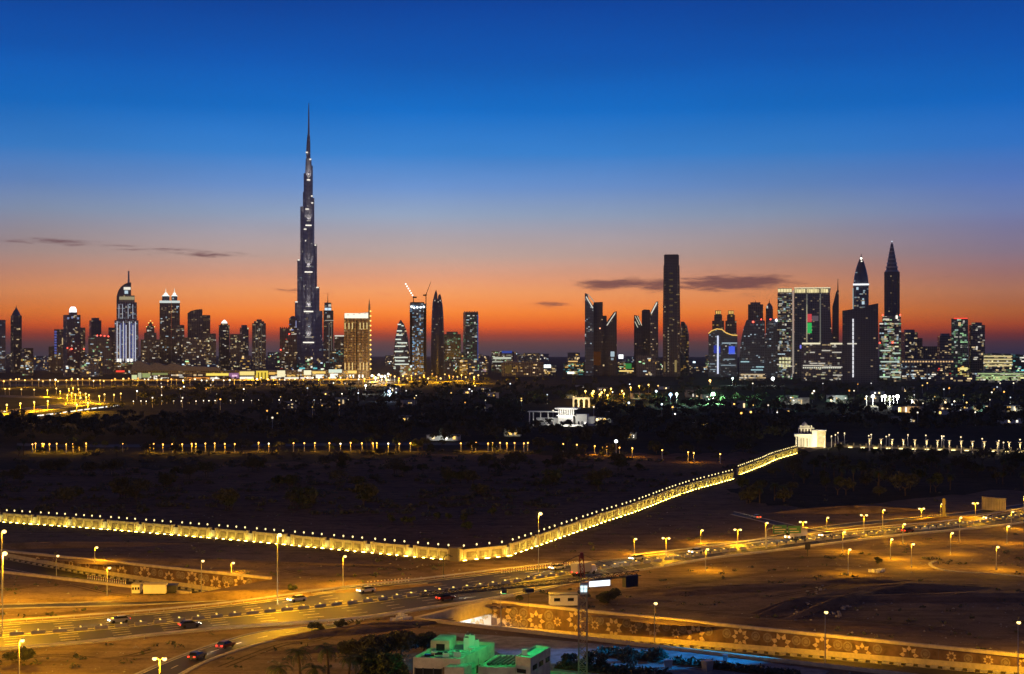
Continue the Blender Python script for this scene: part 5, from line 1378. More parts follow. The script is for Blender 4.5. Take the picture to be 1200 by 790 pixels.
for px, py, c, r, lab in ((785.8, 463.2, (.45, .75, 1), 1.9, "icy blue lamp of the close pair in the park"), (793, 462.6, (.75, 1, .75), 1.7, "pale green lamp of the close pair in the park"), (769, 459, (.8, .95, 1), 1.3, "small cold white lamp above the blue and green pair"), (456, 459.2, (.5, .65, 1), 1.6, "blue-white lamp alone in the dark trees below the gold hotel"), (428.5, 452.4, (1, 1, 1), 1.5, "white lamp at the treeline beneath the gold hotel"), (722, 518, (.9, 1, 1), .9, "cold white lamp on the park edge below the white palace"), (905.6, 444.6, (.95, 1, 1), 3.2, "blazing white lamp at the foot of the domed cluster"), (858.5, 444, (.7, 1, .9), 2., "greenish lamp between the wavy gold roof hotel and domed cluster"), (832, 446.6, (1, .5, .15), 2., "orange lamp above the green floodlight"), (737, 472.6, (.8, .95, 1), .9, "cold lamp low among the trees beneath the distant leaning pair"), (775.6, 474.2, (.7, .9, 1), .8, "tiny icy lamp beneath the blue and green pair")):
    far_lamp(px, py, c, r, 4.5, lab, None, 30000 if r > 1.4 else 0, lc=c)
# flood masts
def flood_mast(px, hy, by, cols, r, label, group=None, heads=1, power=90000, lc=(1, 1, 1), st_=14):
    x, y = gp(px, by); h = (by - hy) * y / F
    t = empty("floodlight_mast", (x, y, 0)); tag(t, label, 'floodlight', group)
    MB().lathe([(.5, 0), (.22, h)], 6).build("mast", M['metal'], t)
    MB().box(-heads * r, heads * r, -.05, .35, h - r * .8, h + r * .8).build("frame", M['darkmetal'], t)
    for i in range(heads):
        MB().lathe([(r * .95, 0), (r, .3), (r * .6, r * .6), (.05, r * .75)], 10).build("lamp", emit(cols, st_), t, loc=((i - (heads - 1) / 2) * 2 * r, -.06, h), rot=(math.pi / 2, 0, 0))
    key = (power, lc)
    if key not in LIGHTS: LIGHTS[key] = lamp_light(power, lc, 1)
    link("lamp_bulb", LIGHTS[key], t, (0, -4, h - 1.5))
flood_mast(835.5, 462, 473, (.55, 1, .55), 2.3, "green-white floodlight glaring on a mast above the park", None, 1, 260000, (.35, 1, .45), 22)
for px, r in ((1015.4, .8), (1023, 2.0), (1033.6, 1.3), (1037, 1.9), (1042.6, 1.1), (1047, 1.0), (1051.6, 2.1)): flood_mast(px, 464.6, 476, (1, 1, .86), r, "white floodlight mast of the sports ground row beyond the park", "floodlight masts of the sports ground", 1, 40000 if r > 1.5 else 8000, (1, 1, .9), 8 if r > 1.5 else 4)
# ------------------------------------------------------------------ buildings of the middle distance
def spot(parent, loc, tgt, e, col, ang=70, r=.6):
    l = bpy.data.lights.new("flood_bulb", 'SPOT'); l.energy = e; l.color = col; l.spot_size = math.radians(ang); l.spot_blend = .5; l.shadow_soft_size = r
    q = (Vector(tgt) - Vector(loc)).to_track_quat('-Z', 'Y').to_euler()
    return link("flood_bulb", l, parent, loc, q)
# white palace
d = 1270.; X = wx(657, d); u = d / F
t = empty("white_palace", (X, d, 0), -.18); tag(t, "white floodlit palace villa with raised colonnaded pavilion among park trees", 'palace')
ux = lambda px: (px - 657) * u
zz = lambda py: wz(py, d)
MB().box(ux(655), ux(673), -6, 8, 0, zz(487.4)).build("centre_block", M['white'], t)
MB().box(ux(653.4), ux(676), -8, 9, zz(487.4) + .02, zz(486.2)).build("cornice", M['white'], t)
MB().box(ux(656), ux(674), -5, 7, zz(486.2) + .02, zz(479.4)).build("pavilion_wall", M['darkstone'], t)
for i in range(9): MB().lathe([(.5, 0), (.42, zz(479.4) - zz(486.2) - .05)], 8).build("column", M['white'], t, loc=(ux(656) + i * (ux(673.6) - ux(656)) / 8, -7, zz(486.2) + .02))
MB().box(ux(652), ux(678.6), -9, 10, zz(479.4), zz(477.6)).build("roof", M['white'], t)
MB().box(ux(675), ux(689), -3, 9, 0, zz(485.2)).build("side_block", M['white'], t)
MB().box(ux(689), ux(697), 0, 9, 0, zz(488)).build("side_block", M['white'], t)
MB().box(ux(628), ux(655), 0, 9, 0, zz(489.8)).build("side_wing", M['white'], t)
MB().box(ux(620), ux(655), -9, 1, zz(482.8), zz(481.6)).build("porch_roof", M['white'], t)
for px in (622, 626.5, 635, 644): MB().lathe([(.55, 0), (.45, zz(482.8))], 8).build("column", M['white'], t, loc=(ux(px), -8, 0))
MB().box(ux(640), ux(690), -14, -13.6, 0, 1.8).build("garden_wall", M['white'], t)
for px in (658, 662.5, 667): MB().box(ux(px), ux(px) + 1.4, -6.1, -5.95, .2, 4.2).build("window", M['glass'], t)
for px in (678, 682, 686): MB().box(ux(px), ux(px) + 1.3, -3.1, -2.95, 1.4, 4.).build("window", M['glass'], t)
for lx, e in ((ux(648), 2600), (ux(661), 5600), (ux(669), 4800), (ux(682), 3600), (ux(630), 1200)): spot(t, (lx, -24, 1.5), (lx, 0, 7), e, (1, .96, .86), 100)
for lx in (ux(660), ux(670)): spot(t, (lx, -14, 9), (lx, -6, 13.5), 2400, (1, .96, .86), 110)
# gold pavilion behind
d2 = 1700.; u2 = d2 / F
t = empty("arched_pavilion", (wx(681, d2), d2, 0)); tag(t, "small arched pavilion lit gold behind the white palace", 'pavilion')
h2 = wz(465.6, d2)
MB().box(-9.5, 9.5, -4, 4, h2 - 1.6, h2).build("roof", M['white'], t)
for x in (-8.6, -3, 3, 8.6): MB().box(x - .8, x + .8, -3.4, 3.4, 0, h2 - 1.6).build("pier", M['white'], t)
for x in (-5.8, 0, 5.8):
    m = MB(); pts = [(x - 2.1, h2 - 1.62), (x - 2.1, h2 - 4.2)] + [(x - 2.1 * math.cos(a * math.pi / 8), h2 - 4.2 + 2.2 * math.sin(a * math.pi / 8)) for a in range(1, 8)] + [(x + 2.1, h2 - 4.2), (x + 2.1, h2 - 1.62)]
    m.xz(pts[::-1], -3.2, -2.6); m.build("arch", M['white'], t)
spot(t, (-5, -14, 2), (-3, 0, h2 - 3), 9000, (1, .72, .3), 100); spot(t, (5, -14, 2), (4, 0, h2 - 3), 9000, (1, .72, .3), 100)
# gatehouse at the end of the lit wall
d3 = 985.; u3 = d3 / F
t = empty("gatehouse", (wx(948, d3), d3, 0), -.15); tag(t, "dazzling white gatehouse with flat canopy where the palace wall ends", 'gatehouse')
ux = lambda px: (px - 948) * u3
zz = lambda py: wz(py, d3)
MB().box(ux(935), ux(953), -3, 5, 0, zz(511)).build("lower_block", M['white'], t)
MB().box(ux(931), ux(951), -6, 5.5, zz(511), zz(508.4)).build("canopy", M['white'], t)
MB().box(ux(936), ux(954), -2.5, 5, zz(508.4), zz(501.4)).build("upper_block", M['white'], t)
MB().box(ux(937), ux(949), -1.5, 4, zz(501.4), zz(499)).build("parapet", M['white'], t)
for i in range(4): MB().box(ux(938 + i * 4), ux(939.6 + i * 4), -2, -1, zz(501.4), zz(498.4)).build("merlon", M['white'], t)
MB().box(ux(951), ux(957), -4, 5, 0, zz(504)).build("pylon", M['white'], t)
MB().box(ux(957), ux(967), -2, 5, 0, zz(505)).build("side_block", M['wallstone'], t)
MB().box(ux(956.4), ux(967.6), -2.4, 5.2, zz(505), zz(503.6)).build("cornice", M['white'], t)
MB().box(ux(958.6), ux(963.6), -2.12, -1.95, 1.5, zz(507.4)).build("gate_door", M['cream'], t)
for px in (932.4, 937, 941.6, 946.2, 949.6): MB().box(ux(px), ux(px) + .55, -5.6, -4.9, 0, zz(511)).build("pillar", M['white'], t)
for px in (936.4, 940, 943.6, 947.2, 950.4): MB().box(ux(px), ux(px) + .9, -2.75, -2.52, zz(507.6), zz(502.6)).build("window", M['glass'], t)
for px in (937, 941, 945): MB().box(ux(px), ux(px) + 1.2, -3.2, -3.02, .3, zz(513.5)).build("doorway", M['darkstone'], t)
MB().lathe([(1.9, 0), (1.8, .8), (1.3, 1.6), (.6, 2.1), (.1, 2.7)], 12).build("dome", M['white'], t, loc=(ux(943), 1, zz(499)))
for lx, ly, tz, e in ((-5, -20, 9, 11000), (3, -20, 10, 11000), (9, -16, 5, 5200)): spot(t, (lx, ly, 1.), (lx, 0, tz), e, (1, .84, .46), 95)
# promenade wall with flared lamp columns
P0, P1 = gp(978, 524), gp(1215, 530.5)
ang = math.atan2(P1[1] - P0[1], P1[0] - P0[0]); Lp = math.dist(P0, P1)
t = empty("promenade_wall", (*P0, 0), ang); tag(t, "low white promenade wall with lit piers stretching from the gatehouse", 'wall')
MB().box(0, Lp, -.3, .3, 0, 1.3).build("wall", M['wallstone'], t)
for i in range(int(Lp / 4)): MB().box(i * 4., i * 4. + .8, -.45, .45, 0, 3.0 if i % 2 else 2.2).build("pier", M['wallstone'], t)
for i in range(int(Lp / 8)):
    if 1 <= i * 8 / Lp * 20 <= 19:
        MB().box(i * 8 + 1.2, i * 8 + 3.6, -1.6, -1.2, 0, .35).build("strip_lamp", emit((1, .78, .32), 5, True), t)
col0 = None
for i, px in enumerate((1019, 1032.4, 1045.4, 1058.6, 1072, 1086, 1098.6, 1112.4, 1126.4, 1139.6, 1153.4, 1169, 1182.6, 1195.4)):
    dd = 945. - i * 3
    if col0 is None:
        c = empty("promenade_lamp"); tag(c, "white column lamp with flared dish top along the promenade wall", 'street lamp', "column lamps of the promenade")
        MB().lathe([(.55, 0), (.5, .6), (.34, .7), (.3, 6.4), (.38, 6.6)], 8).build("column", M['white'], c)
        MB().lathe([(.35, 6.6), (.8, 7.2), (1.35, 7.6), (1.35, 7.72), (.2, 7.8)], 12).build("dish", M['white'], c)
        MB().lathe([(.5, 5.9), (.55, 6.1), (.5, 6.3)], 8).build("uplighter", emit((1, .78, .36), 1.8), c)
        LIGHTS['prom'] = lamp_light(240, (1, .68, .26), .3)
        link("lamp_bulb", LIGHTS['prom'], c, (0, -1.3, 5.2)); col0 = c; o = c
    else: o = copy_tree(col0)
    o.location = (wx(px, dd), dd, 0); o.rotation_euler = (0, 0, 0)
for i, (px, py) in enumerate(((966, 512), (974.4, 511.6), (982, 507.6), (989.6, 508), (979, 510), (1018, 511), (1021, 509.6), (1038.6, 512), (1042, 510), (1064, 510), (1085, 510.6), (1103.6, 511.4), (1106, 511.6), (1126, 512.6), (1151, 514.6), (1170.6, 517), (1195.4, 515.6), (1176, 519))):
    far_lamp(px, py, (1, .74, .38), .42, 2.4, "small warm globe lamp behind the promenade columns", "globe lamps behind the promenade", 1500 if i % 3 == 0 else 0, 7, lc=(1, .8, .45))
# park houses
rv = random.Random(21)
def house(px, by, w, h, dp, label, group, nl, rz, ext=None, power=0):
    x, y = gp(px, by)
    t = empty("villa", (x, y, 0), rz); tag(t, label, 'house', group)
    MB().prism(rect(w, dp), 0, h).build("wall", M['cream'] if rv.random() < .6 else M['white'], t)
    MB().prism(rect(w + .8, dp + .8), h + .004, h + .5).build("roof", M['concrete'], t)
    for i in range(nl):
        cx = rv.uniform(-w / 2 + 1, w / 2 - 1)
        MB().box(cx - .9, cx + .9, -dp / 2 - .14, -dp / 2 - .01, rv.choice((1., 4.2 if h > 6 else 1.)), rv.choice((2.9, 3.1)) if h < 6 else 5.6).build("window", emit(rv.choice((WARM, WHITE, GOLD)), rv.choice((.8, 1.6, 3.))), t)
    if power:
        spot(t, (0, -dp / 2 - 9, 1), (0, 0, 3), power, ext or (1, .85, .6), 110)
for px, by, w, h, dp, pw, lab in ((520, 516, 22, 3.4, 9, 1500, "long low villa lit cold beside the park road"), (930, 474, 34, 7, 12, 2500, "pale warehouse near the sports ground floodlights"), (981, 471, 26, 8, 12, 2500, "taller pale warehouse between the sports ground and office podium"), (1063, 483.6, 28, 6, 12, 5200, "amber-lit low house below the sports ground"), (1075, 476, 12, 7, 10, 1500, "small house with slanting lit sign beyond the amber-lit low house"), (1108, 481, 60, 5.4, 12, 900, "very long low reddish house on the park's far side"), (1148, 482, 16, 6, 12, 1600, "cyan-tinged villa beyond the very long low house"), (1185, 482.6, 18, 6, 12, 2000, "greenish lit villa near the photo's edge"),
                                  (601, 511, 12, 5, 8, 900, "dim cream villa corner beside the white palace"), (705, 498, 18, 6, 10, 1600, "grey-lit villa in the trees next to the white palace"), (738, 514, 9, 4, 8, 400, "tiny villa on the park edge beneath the white palace"), (820, 500, 14, 5, 9, 300, "faint villa deep in the dark trees under the green floodlight")):
    house(px, by, w, h, dp, lab, None, 4, rv.uniform(-.3, .3), (.4, 1, .8) if 'cyan' in lab else ((1, .6, .25) if 'amber' in lab or 'reddish' in lab else (.9, 1, .95)), pw)
for i in range(40):
    px, by = rv.uniform(300, 1190), 454 + 48 * rv.random() ** 1.4
    if 600 < px < 700 and by > 470: continue
    house(px, by, rv.uniform(11, 20), rv.choice((4.5, 7.5)), 10, "dim park villa with a few lit windows between dark trees", "villas scattered through the dark park", rv.choice((2, 3, 4)), rv.uniform(-.5, .5))
# lit viaducts
def viaduct(label, p0, p1, zt, th, lit, step=40., cols=M['concrete'], name="viaduct"):
    a, b = p0, p1
    ang = math.atan2(b[1] - a[1], b[0] - a[0]); L = math.dist(a, b)
    t = empty(name, (*a, 0), ang); tag(t, label, 'viaduct')
    MB().box(0, L, -6, 6, zt - th, zt).build("deck", cols, t)
    MB().box(0, L, -6.3, -6.003, zt - th - .2, zt + 1.1).build("parapet", M['kerb'], t)
    for i in range(min(90, int(L / step))): MB().prism(rect(2, 3, (i + .5) * L / min(90, int(L / step)), 0), 0, zt - th).build("pier", cols, t)
    return t, L
t, L = viaduct("long amber-lit flyover running along the foot of the skyline", (wx(-30, 2880), 2880), (wx(438, 3020), 3020), 9., 1.6, True)
for i in range(16): MB().box(i * L / 16, (i + .93) * L / 16, -6.45, -6.31, 9.1, 9.75).build("parapet_light", emit((1, .40, .07), .42), t)
t, L = viaduct("elevated railway deck with gold lit underside before the brown towers", (wx(1056, 3300), 3300), (wx(1117, 3300), 3300), wz(421.6, 3300), 8., True, 30)
for i in range(18): MB().box(i * L / 18 + .8, (i + .7) * L / 18, -6.5, -6.31, wz(424.6, 3300), wz(423., 3300)).build("lit_bay", emit((1, .62, .28), .75 + .4 * (i % 3) / 3), t)
# lit dashes along the distant highway's edge
pts = [gp(a, b) for a, b in ((43, 488.6), (60, 486.6), (80, 483.8), (100, 481), (120, 478.4), (140, 476))]
pts2 = resample(pts, 44)
t = empty("road_parapet", (*pts2[0], 0)); tag(t, "curving road parapet set with white strip lights below the distant interchange", 'parapet')
for i, (a, b) in enumerate(zip(pts2, pts2[1:])):
    ang = math.atan2(b[1] - a[1], b[0] - a[0]); L = math.dist(a, b)
    MB().box(0, L, 0, .4, 0, 1.7).build("panel", M['concrete'], t, loc=(a[0] - pts2[0][0], a[1] - pts2[0][1], 0), rot=(0, 0, ang))
    if i % 4 != 3: MB().box(L * .05, L * .9, -.12, -.01, .5, 1.6).build("strip_lamp", emit((1, .95, .8), 1.6), t, loc=(a[0] - pts2[0][0], a[1] - pts2[0][1], 0), rot=(0, 0, ang))
for i in range(34):
    px = 148 + i * 8.1 + rv.uniform(-1.5, 1.5)
    if rv.random() < .8: far_lamp(px, 470.6 - i * .05 - (i > 12) * .4 + rv.uniform(-.35, .35), WW, .55, 4, "small warm lamp in the even row across the dark park's edge", "even row of small lamps across the park's edge", 0, 3.5)
# the ribbed hoarding, sign pillar and gantry sign
a, b = gp(1150.5, 597.5), gp(1178, 600)
t = empty("ribbed_hoarding", (*a, 0), math.atan2(b[1] - a[1], b[0] - a[0])); tag(t, "pale ribbed hoarding wall beside the far junction", 'hoarding'); L = math.dist(a, b)
MB().box(0, L, 0, .4, 0, 4.7).build("panel", M['cream'], t)
for i in range(15): MB().box(i * L / 15 + .15, i * L / 15 + .38, -.25, -.004, 0, 4.9).build("rib", M['concrete'], t)
MB().box(-.1, L + .1, -.3, .5, 4.903, 5.1).build("cap", M['concrete'], t)
x, y = gp(1106, 606)
t = empty("sign_pillar", (x, y, 0)); tag(t, "tall narrow dark sign pillar near the brightest double lamp", 'sign'); MB().box(-.55, .55, -.2, .2, .0, 6.8).build("panel", M['darkstone'], t); MB().box(-.95, .95, -.3, .3, -.1, .35).build("base", M['darkstone'], t)
x, y = gp(898, 643)
t = empty("gantry_sign", (x, y, 0), .15); tag(t, "green overhead road sign on a cantilever arm beside the highway", 'road sign')
MB().lathe([(.3, 0), (.22, 5.6)], 8).build("post", M['metal'], t); MB().tube([(0, 0, 5.4), (.5, 0, 6.1), (1.6, 0, 6.3), (11, 0, 6.3)], [.2, .2, .18, .12], 8).build("arm", M['metal'], t)
gm = solid("sign_green", (.02, .16, .075), .4, var=.1)
MB().box(2., 6.4, -.3, -.15, 4.6, 7.2).build("sign_panel", gm, t); MB().box(6.9, 11., -.3, -.15, 4.6, 6.9).build("sign_panel", gm, t)
for z0, z1, x0, x1 in ((5.0, 5.25, 2.5, 5.6), (5.7, 6.0, 2.5, 6.0), (6.4, 6.7, 2.5, 4.8), (5.0, 5.25, 7.3, 10.4), (5.8, 6.05, 7.3, 9.6)): MB().box(x0, x1, -.32, -.301, z0, z1).build("sign_line", M['paint'], t)
x, y = gp(946.5, 652)
t = empty("sign_post", (x, y, 0)); tag(t, "dark road sign on thick post seen from behind near the gantry sign", 'road sign'); MB().lathe([(.16, 0), (.14, 3.6)], 8).build("post", M['darkmetal'], t); MB().box(-.8, .8, -.06, .06, 2.0, 3.9).build("sign_panel", M['darkmetal'], t)
# ------------------------------------------------------------------ vegetation
def quads_mesh(name, C, A, B, mat):
    """C centres, A/B half-axes: one leaf quad each"""
    n = len(C)
    V = np.stack([C - A - B, C + A - B, C + A + B, C - A + B], 1).reshape(-1, 3)
    me = bpy.data.meshes.new(name)
    me.from_pydata(V.tolist(), [], np.arange(n * 4).reshape(n, 4).tolist())
    me.materials.append(mat); me.update()
    return me
def crown_arrays(rg, n, R, Hh, z0, leaf, nc=14):
    """leaf quads in clumps on an uneven crown"""
    cs = []
    for i in range(nc):
        a, e = rg.uniform(0, 2 * math.pi), rg.uniform(-.35, 1.)
        r = R * rg.uniform(.35, .95) * math.cos(e * 1.1)
        cs.append((r * math.cos(a), r * math.sin(a), z0 + Hh * (.42 + .5 * math.sin(e)), rg.uniform(.22, .42) * R))
    cs = np.array(cs)
    pick = rg.choice(nc, n, p=(cs[:, 3] ** 2) / (cs[:, 3] ** 2).sum())
    g = rg.normal(size=(n, 3)); g /= np.linalg.norm(g, axis=1)[:, None]
    C = cs[pick, :3] + g * (cs[pick, 3] * rg.uniform(.5, 1.1, n))[:, None] * np.array([1, 1, .75])
    A = rg.normal(size=(n, 3)); A /= np.linalg.norm(A, axis=1)[:, None]
    B = np.cross(A, rg.normal(size=(n, 3))); B /= np.linalg.norm(B, axis=1)[:, None]
    s = rg.uniform(.6, 1.3, n)[:, None] * leaf
    return C, A * s, B * s * .6
def trunk_mb(h, r, rg, limbs=5, R=3.):
    m = MB()
    m.tube([(0, 0, 0), (.1 * r, 0, h * .5), (.5 * r, .3 * r, h)], [r, r * .75, r * .55], 7)
    for i in range(limbs):
        a = 2 * math.pi * i / limbs + rg.uniform(-.4, .4)
        m.tube([(.4 * r, .2 * r, h * rg.uniform(.75, .98)), (R * .35 * math.cos(a), R * .35 * math.sin(a), h * 1.25), (R * .7 * math.cos(a), R * .7 * math.sin(a), h * rg.uniform(1.45, 1.75))], [r * .45, r * .28, r * .1], 5)
    return m
rg = np.random.default_rng(4)
KIND = []
for k_ in range(6):
    R, Hh, th = ((4.2, 5.2, 2.6), (3.4, 4.6, 2.2), (5.2, 5.0, 2.8), (2.6, 3.4, 1.2), (4.0, 3.4, 1.6), (3.0, 6.4, 2.4))[k_]
    C, A, B = crown_arrays(rg, 420, R, Hh, th, .42, 16)
    KIND.append((trunk_mb(th, .28, rg, 5, R).mesh("trunk", M['bark']), quads_mesh("crown", C, A, B, M['leaf'] if k_ % 2 else M['leaf_grey']), (C, A, B)))
def palm_arrays(rg, h, n=20, fl=3.4):
    C, A, B = [], [], []
    for i in range(n):
        az = 2 * math.pi * i / n + rg.uniform(-.2, .2); up = rg.uniform(-.3, 1.1)
        d_ = np.array([math.cos(az), math.sin(az), 0.]); side = np.array([-math.sin(az), math.cos(az), 0.]); p = np.array([0, 0, h])
        for j in range(7):
            q = (j + 1) / 7; an = up - 1.8 * q ** 1.3
            stp = (d_ * math.cos(an) + np.array([0, 0, math.sin(an)])) * fl / 7
            w = .5 * math.sin(math.pi * min(.96, q * .9 + .08)) + .06
            for sg in (-1, 1): C.append(p + stp * .5 + side * sg * w * .5 - np.array([0, 0, w * .25])); A.append(stp * .36); B.append((side * sg - np.array([0, 0, .5])) * w * .5)
            p = p + stp
    return np.array(C), np.array(A), np.array(B)
for h_ in (6.5, 8.5):
    C, A, B = palm_arrays(rg, h_)
    tm = MB(); tm.tube([(0, 0, 0), (.1, 0, h_ * .5), (.05, .05, h_)], [.3, .22, .2], 7)
    KIND.append((tm.mesh("trunk", M['bark']), quads_mesh("crown", C, A, B, M['leaf_palm']), (C, A, B)))
def tree(x, y, k_, s, rz, label, group, name='tree'):
    t = empty(name, (x, y, 0), rz); tag(t, label, 'tree', group); t.scale = (s, s, s)
    link("trunk", KIND[k_][0], t); link("crown", KIND[k_][1], t)
    return t
def inside(p, poly):
    c = False
    for (xa, ya), (xb, yb) in zip(poly, poly[1:] + poly[:1]):
        if (ya > p[1]) != (yb > p[1]) and p[0] < (xb - xa) * (p[1] - ya) / (yb - ya) + xa: c = not c
    return c
rt = random.Random(77)
TL = {'sand': ("dark desert tree standing on the dim sand behind the palace wall", "desert trees behind the palace wall"),
      'park': ("dark park tree in the unlit grove before the promenade and gatehouse", "trees of the unlit grove"),
      'edge': ("dark tree along the near edge of the park road", "trees along the park road")}
n_ind = 0
# clumps read off the dim desert inside the wall
for px, py, n, sp in ((82, 588, 4, 11), (148, 586, 5, 12), (190, 571, 5, 14), (265, 596, 5, 7), (352, 594, 6, 11), (330, 570, 5, 18), (60, 552, 4, 20), (20, 565, 4, 16), (120, 556, 5, 20), (220, 560, 6, 24), (300, 552, 5, 22), (410, 573, 3, 14), (480, 556, 5, 22), (540, 566, 6, 20), (560, 580, 2, 8),
                      (588, 553, 4, 20), (643, 571, 4, 8), (705, 570, 4, 9), (660, 548, 4, 20), (740, 552, 4, 20), (462, 612, 2, 6), (480, 616, 2, 7), (518, 610, 3, 8), (538, 612, 2, 6), (545, 620, 3, 7), (390, 551, 4, 20), (575, 606, 2, 9), (420, 592, 2, 9), (170, 601, 1, 4)):
    for i in range(n):
        qx, qy = px + rt.uniform(-sp, sp), py + rt.uniform(-2.4, 2.4)
        x, y = gp(qx, qy)
        small = py > 600
        tree(x, y, 3 if small else rt.choice((0, 1, 2, 3, 4)), rt.uniform(.45, .7) if small else rt.uniform(.7, 1.25), rt.uniform(0, 6.3), *TL['sand'])
        n_ind += 1
# unlit grove in front of the promenade
PG = [(850, 588), (905, 560), (940, 532), (985, 530), (1060, 536), (1205, 538), (1205, 572), (1120, 580), (960, 584), (900, 592)]
while n_ind < 215:
    qx, qy = rt.uniform(845, 1210), rt.uniform(529, 590)
    if not inside((qx, qy), PG): continue
    x, y = gp(qx, qy); tree(x, y, rt.choice((0, 1, 2, 4, 5, 6, 7, 6)), rt.uniform(.7, 1.25) * (1 if qy > 545 else .72), rt.uniform(0, 6.3), *TL['park']); n_ind += 1
# edge of the park road and round the palace
while n_ind < 288:
    qx, qy = rt.uniform(-10, 900), rt.uniform(521, 535) + 0
    x, y = gp(qx, qy); tree(x, y, rt.choice((0, 1, 2, 3, 4, 6, 7)), rt.uniform(.6, 1.2), rt.uniform(0, 6.3), *TL['edge']); n_ind += 1
# the wood beyond: one mass nobody could count
Cs, As, Bs = [], [], []
def dens(px, py):
    if py < 444.5: return 0
    if px < 150 and py < 496: return 0 if px < 130 else .2
    if px < 300 and 476 < py < 492: return .12
    if 612 < px < 702 and 478 < py < 506: return .06
    if 925 < px < 1200 and 507 < py < 530: return 0.0
    if 1010 < px < 1060 and 465 < py < 480: return .1
    if py < 456: return .5
    return 1.
n = 0
while n < 2300:
    py = 446 + 76 * rt.random() ** 1.25; px = rt.uniform(-30, 1230)
    if rt.random() > dens(px, py): continue
    if py > 518 and 0 < px < 640: continue
    x, y = gp(px, py)
    C, A, B = KIND[rt.choice((0, 1, 2, 4, 5, 6, 7))][2]
    m_ = 70 if y > 1500 else 120
    m_ = min(m_, len(C)); sel = rg.choice(len(C), m_, replace=False)
    s = rt.uniform(.8, 1.5); a = rt.uniform(0, 6.3); ca, sa = math.cos(a), math.sin(a)
    Rm = np.array([[ca, -sa, 0], [sa, ca, 0], [0, 0, 1]]) * s
    grow = math.sqrt(420 / m_) * .85
    Cs.append(C[sel] @ Rm.T + np.array([x, y, 0])); As.append(A[sel] @ Rm.T * grow); Bs.append(B[sel] @ Rm.T * grow)
    n += 1
wood = link("park_wood", quads_mesh("park_wood", np.concatenate(Cs), np.concatenate(As), np.concatenate(Bs), M['leaf_grey']))
tag(wood, "dark mass of park trees spreading to the skyline's foot", 'wood', None, 'stuff')

# near trees beside the villas
def palm(x, y, h, lean, label, seed, n=22, fl=3.2, group=None):
    r = random.Random(seed)
    t = empty("palm_tree", (x, y, 0), r.uniform(0, 6)); tag(t, label, 'palm tree', group)
    m = MB(); pts = [(lean * (i / 8) ** 2, 0, h * i / 8) for i in range(9)]
    m.tube(pts, [.26 - .012 * i + (.03 if i % 2 else 0) for i in range(9)], 9); m.build("trunk", M['bark'], t)
    top = np.array(pts[-1])
    C, A, B = [], [], []
    for i in range(n):
        az = 2 * math.pi * i / n + r.uniform(-.2, .2); up = r.uniform(-.25, 1.15); L = fl * r.uniform(.8, 1.1)
        d_ = np.array([math.cos(az), math.sin(az), 0.]); side = np.array([-math.sin(az), math.cos(az), 0.])
        prev = top.copy()
        for j in range(16):
            q = (j + 1) / 16
            ang_ = up - 1.9 * q ** 1.3
            step = (d_ * math.cos(ang_) + np.array([0, 0, math.sin(ang_)])) * L / 16
            p = prev + step
            tang = step / np.linalg.norm(step)
            C.append((p + prev) / 2); A.append(step * .6); B.append(side * .035)
            ll = .62 * math.sin(math.pi * min(.97, q * .92 + .06)) + .08
            for sg in (-1, 1):
                v = side * sg * .8 + tang * .55 + np.array([0, 0, -.32]); v /= np.linalg.norm(v)
                C.append(p + v * ll * .5); A.append(v * ll * .5); B.append(tang * .035)
            prev = p
    link("crown", quads_mesh("crown", np.array(C), np.array(A), np.array(B), M['leaf_palm']), t)
    return t
def big_tree(x, y, R, Hh, th, label, seed, n=5200, leaf=.17, mat='leaf', name='tree', nc=30):
    q = np.random.default_rng(seed)
    t = empty(name, (x, y, 0)); tag(t, label, 'tree' if name == 'tree' else 'shrub')
    trunk_mb(th, .22, q, 6, R).build("trunk", M['bark'], t)
    C, A, B = crown_arrays(q, n, R, Hh, th * .8, leaf, nc)
    link("crown", quads_mesh("crown", C, A, B, M[mat]), t)
    return t
def at(px, py, z): 
    d = (H - z) * F / (py - HY); return wx(px, d), d
for i, (px, py, z, lab) in enumerate(((352, 762, 6.2, "drooping palm at the dark clump's sandy end"), (385, 757, 7.4, "taller feathery palm in the dark clump"), (330, 778, 4.6, "low palm cut by the bottom edge"), (408, 770, 5.4, "palm half swallowed by the round green-lit tree"), (370, 780, 4.4, "squat palm fanning before the taller feathery palm"))):
    x, y = at(px, py, z); palm(x, y, z - .6, .5, lab, 40 + i)
x, y = at(462, 764, 7.); big_tree(x, y, 3.1, 4.8, 2.6, "round leafy tree catching green light beside the villa", 3, 6500)
x, y = at(437, 770, 5.6); big_tree(x, y, 2.4, 3.6, 2., "smaller leafy tree in front of the round green-lit one", 5, 4200)
x, y = at(425, 758, 5.); big_tree(x, y, 2.6, 3.2, 1.8, "dark leafy tree behind the smaller green-lit one", 7, 3800, mat='leaf_grey')
for i, (px, py, z, R, lab) in enumerate(((470, 741, 4.6, 4.2, "wide black tree spreading behind the villa towards the underpass"), (440, 747, 4.2, 3.8, "broad black tree between palms and the wide black tree"), (497, 744, 3.2, 3., "black bush at the wide black tree's villa side"), (410, 752, 3.4, 3., "dark bush on the sand slope behind the palms"))):
    x, y = at(px, py, z); big_tree(x, y, R, z * .7, z * .35, lab, 20 + i, 4200, .2, 'leaf_grey')
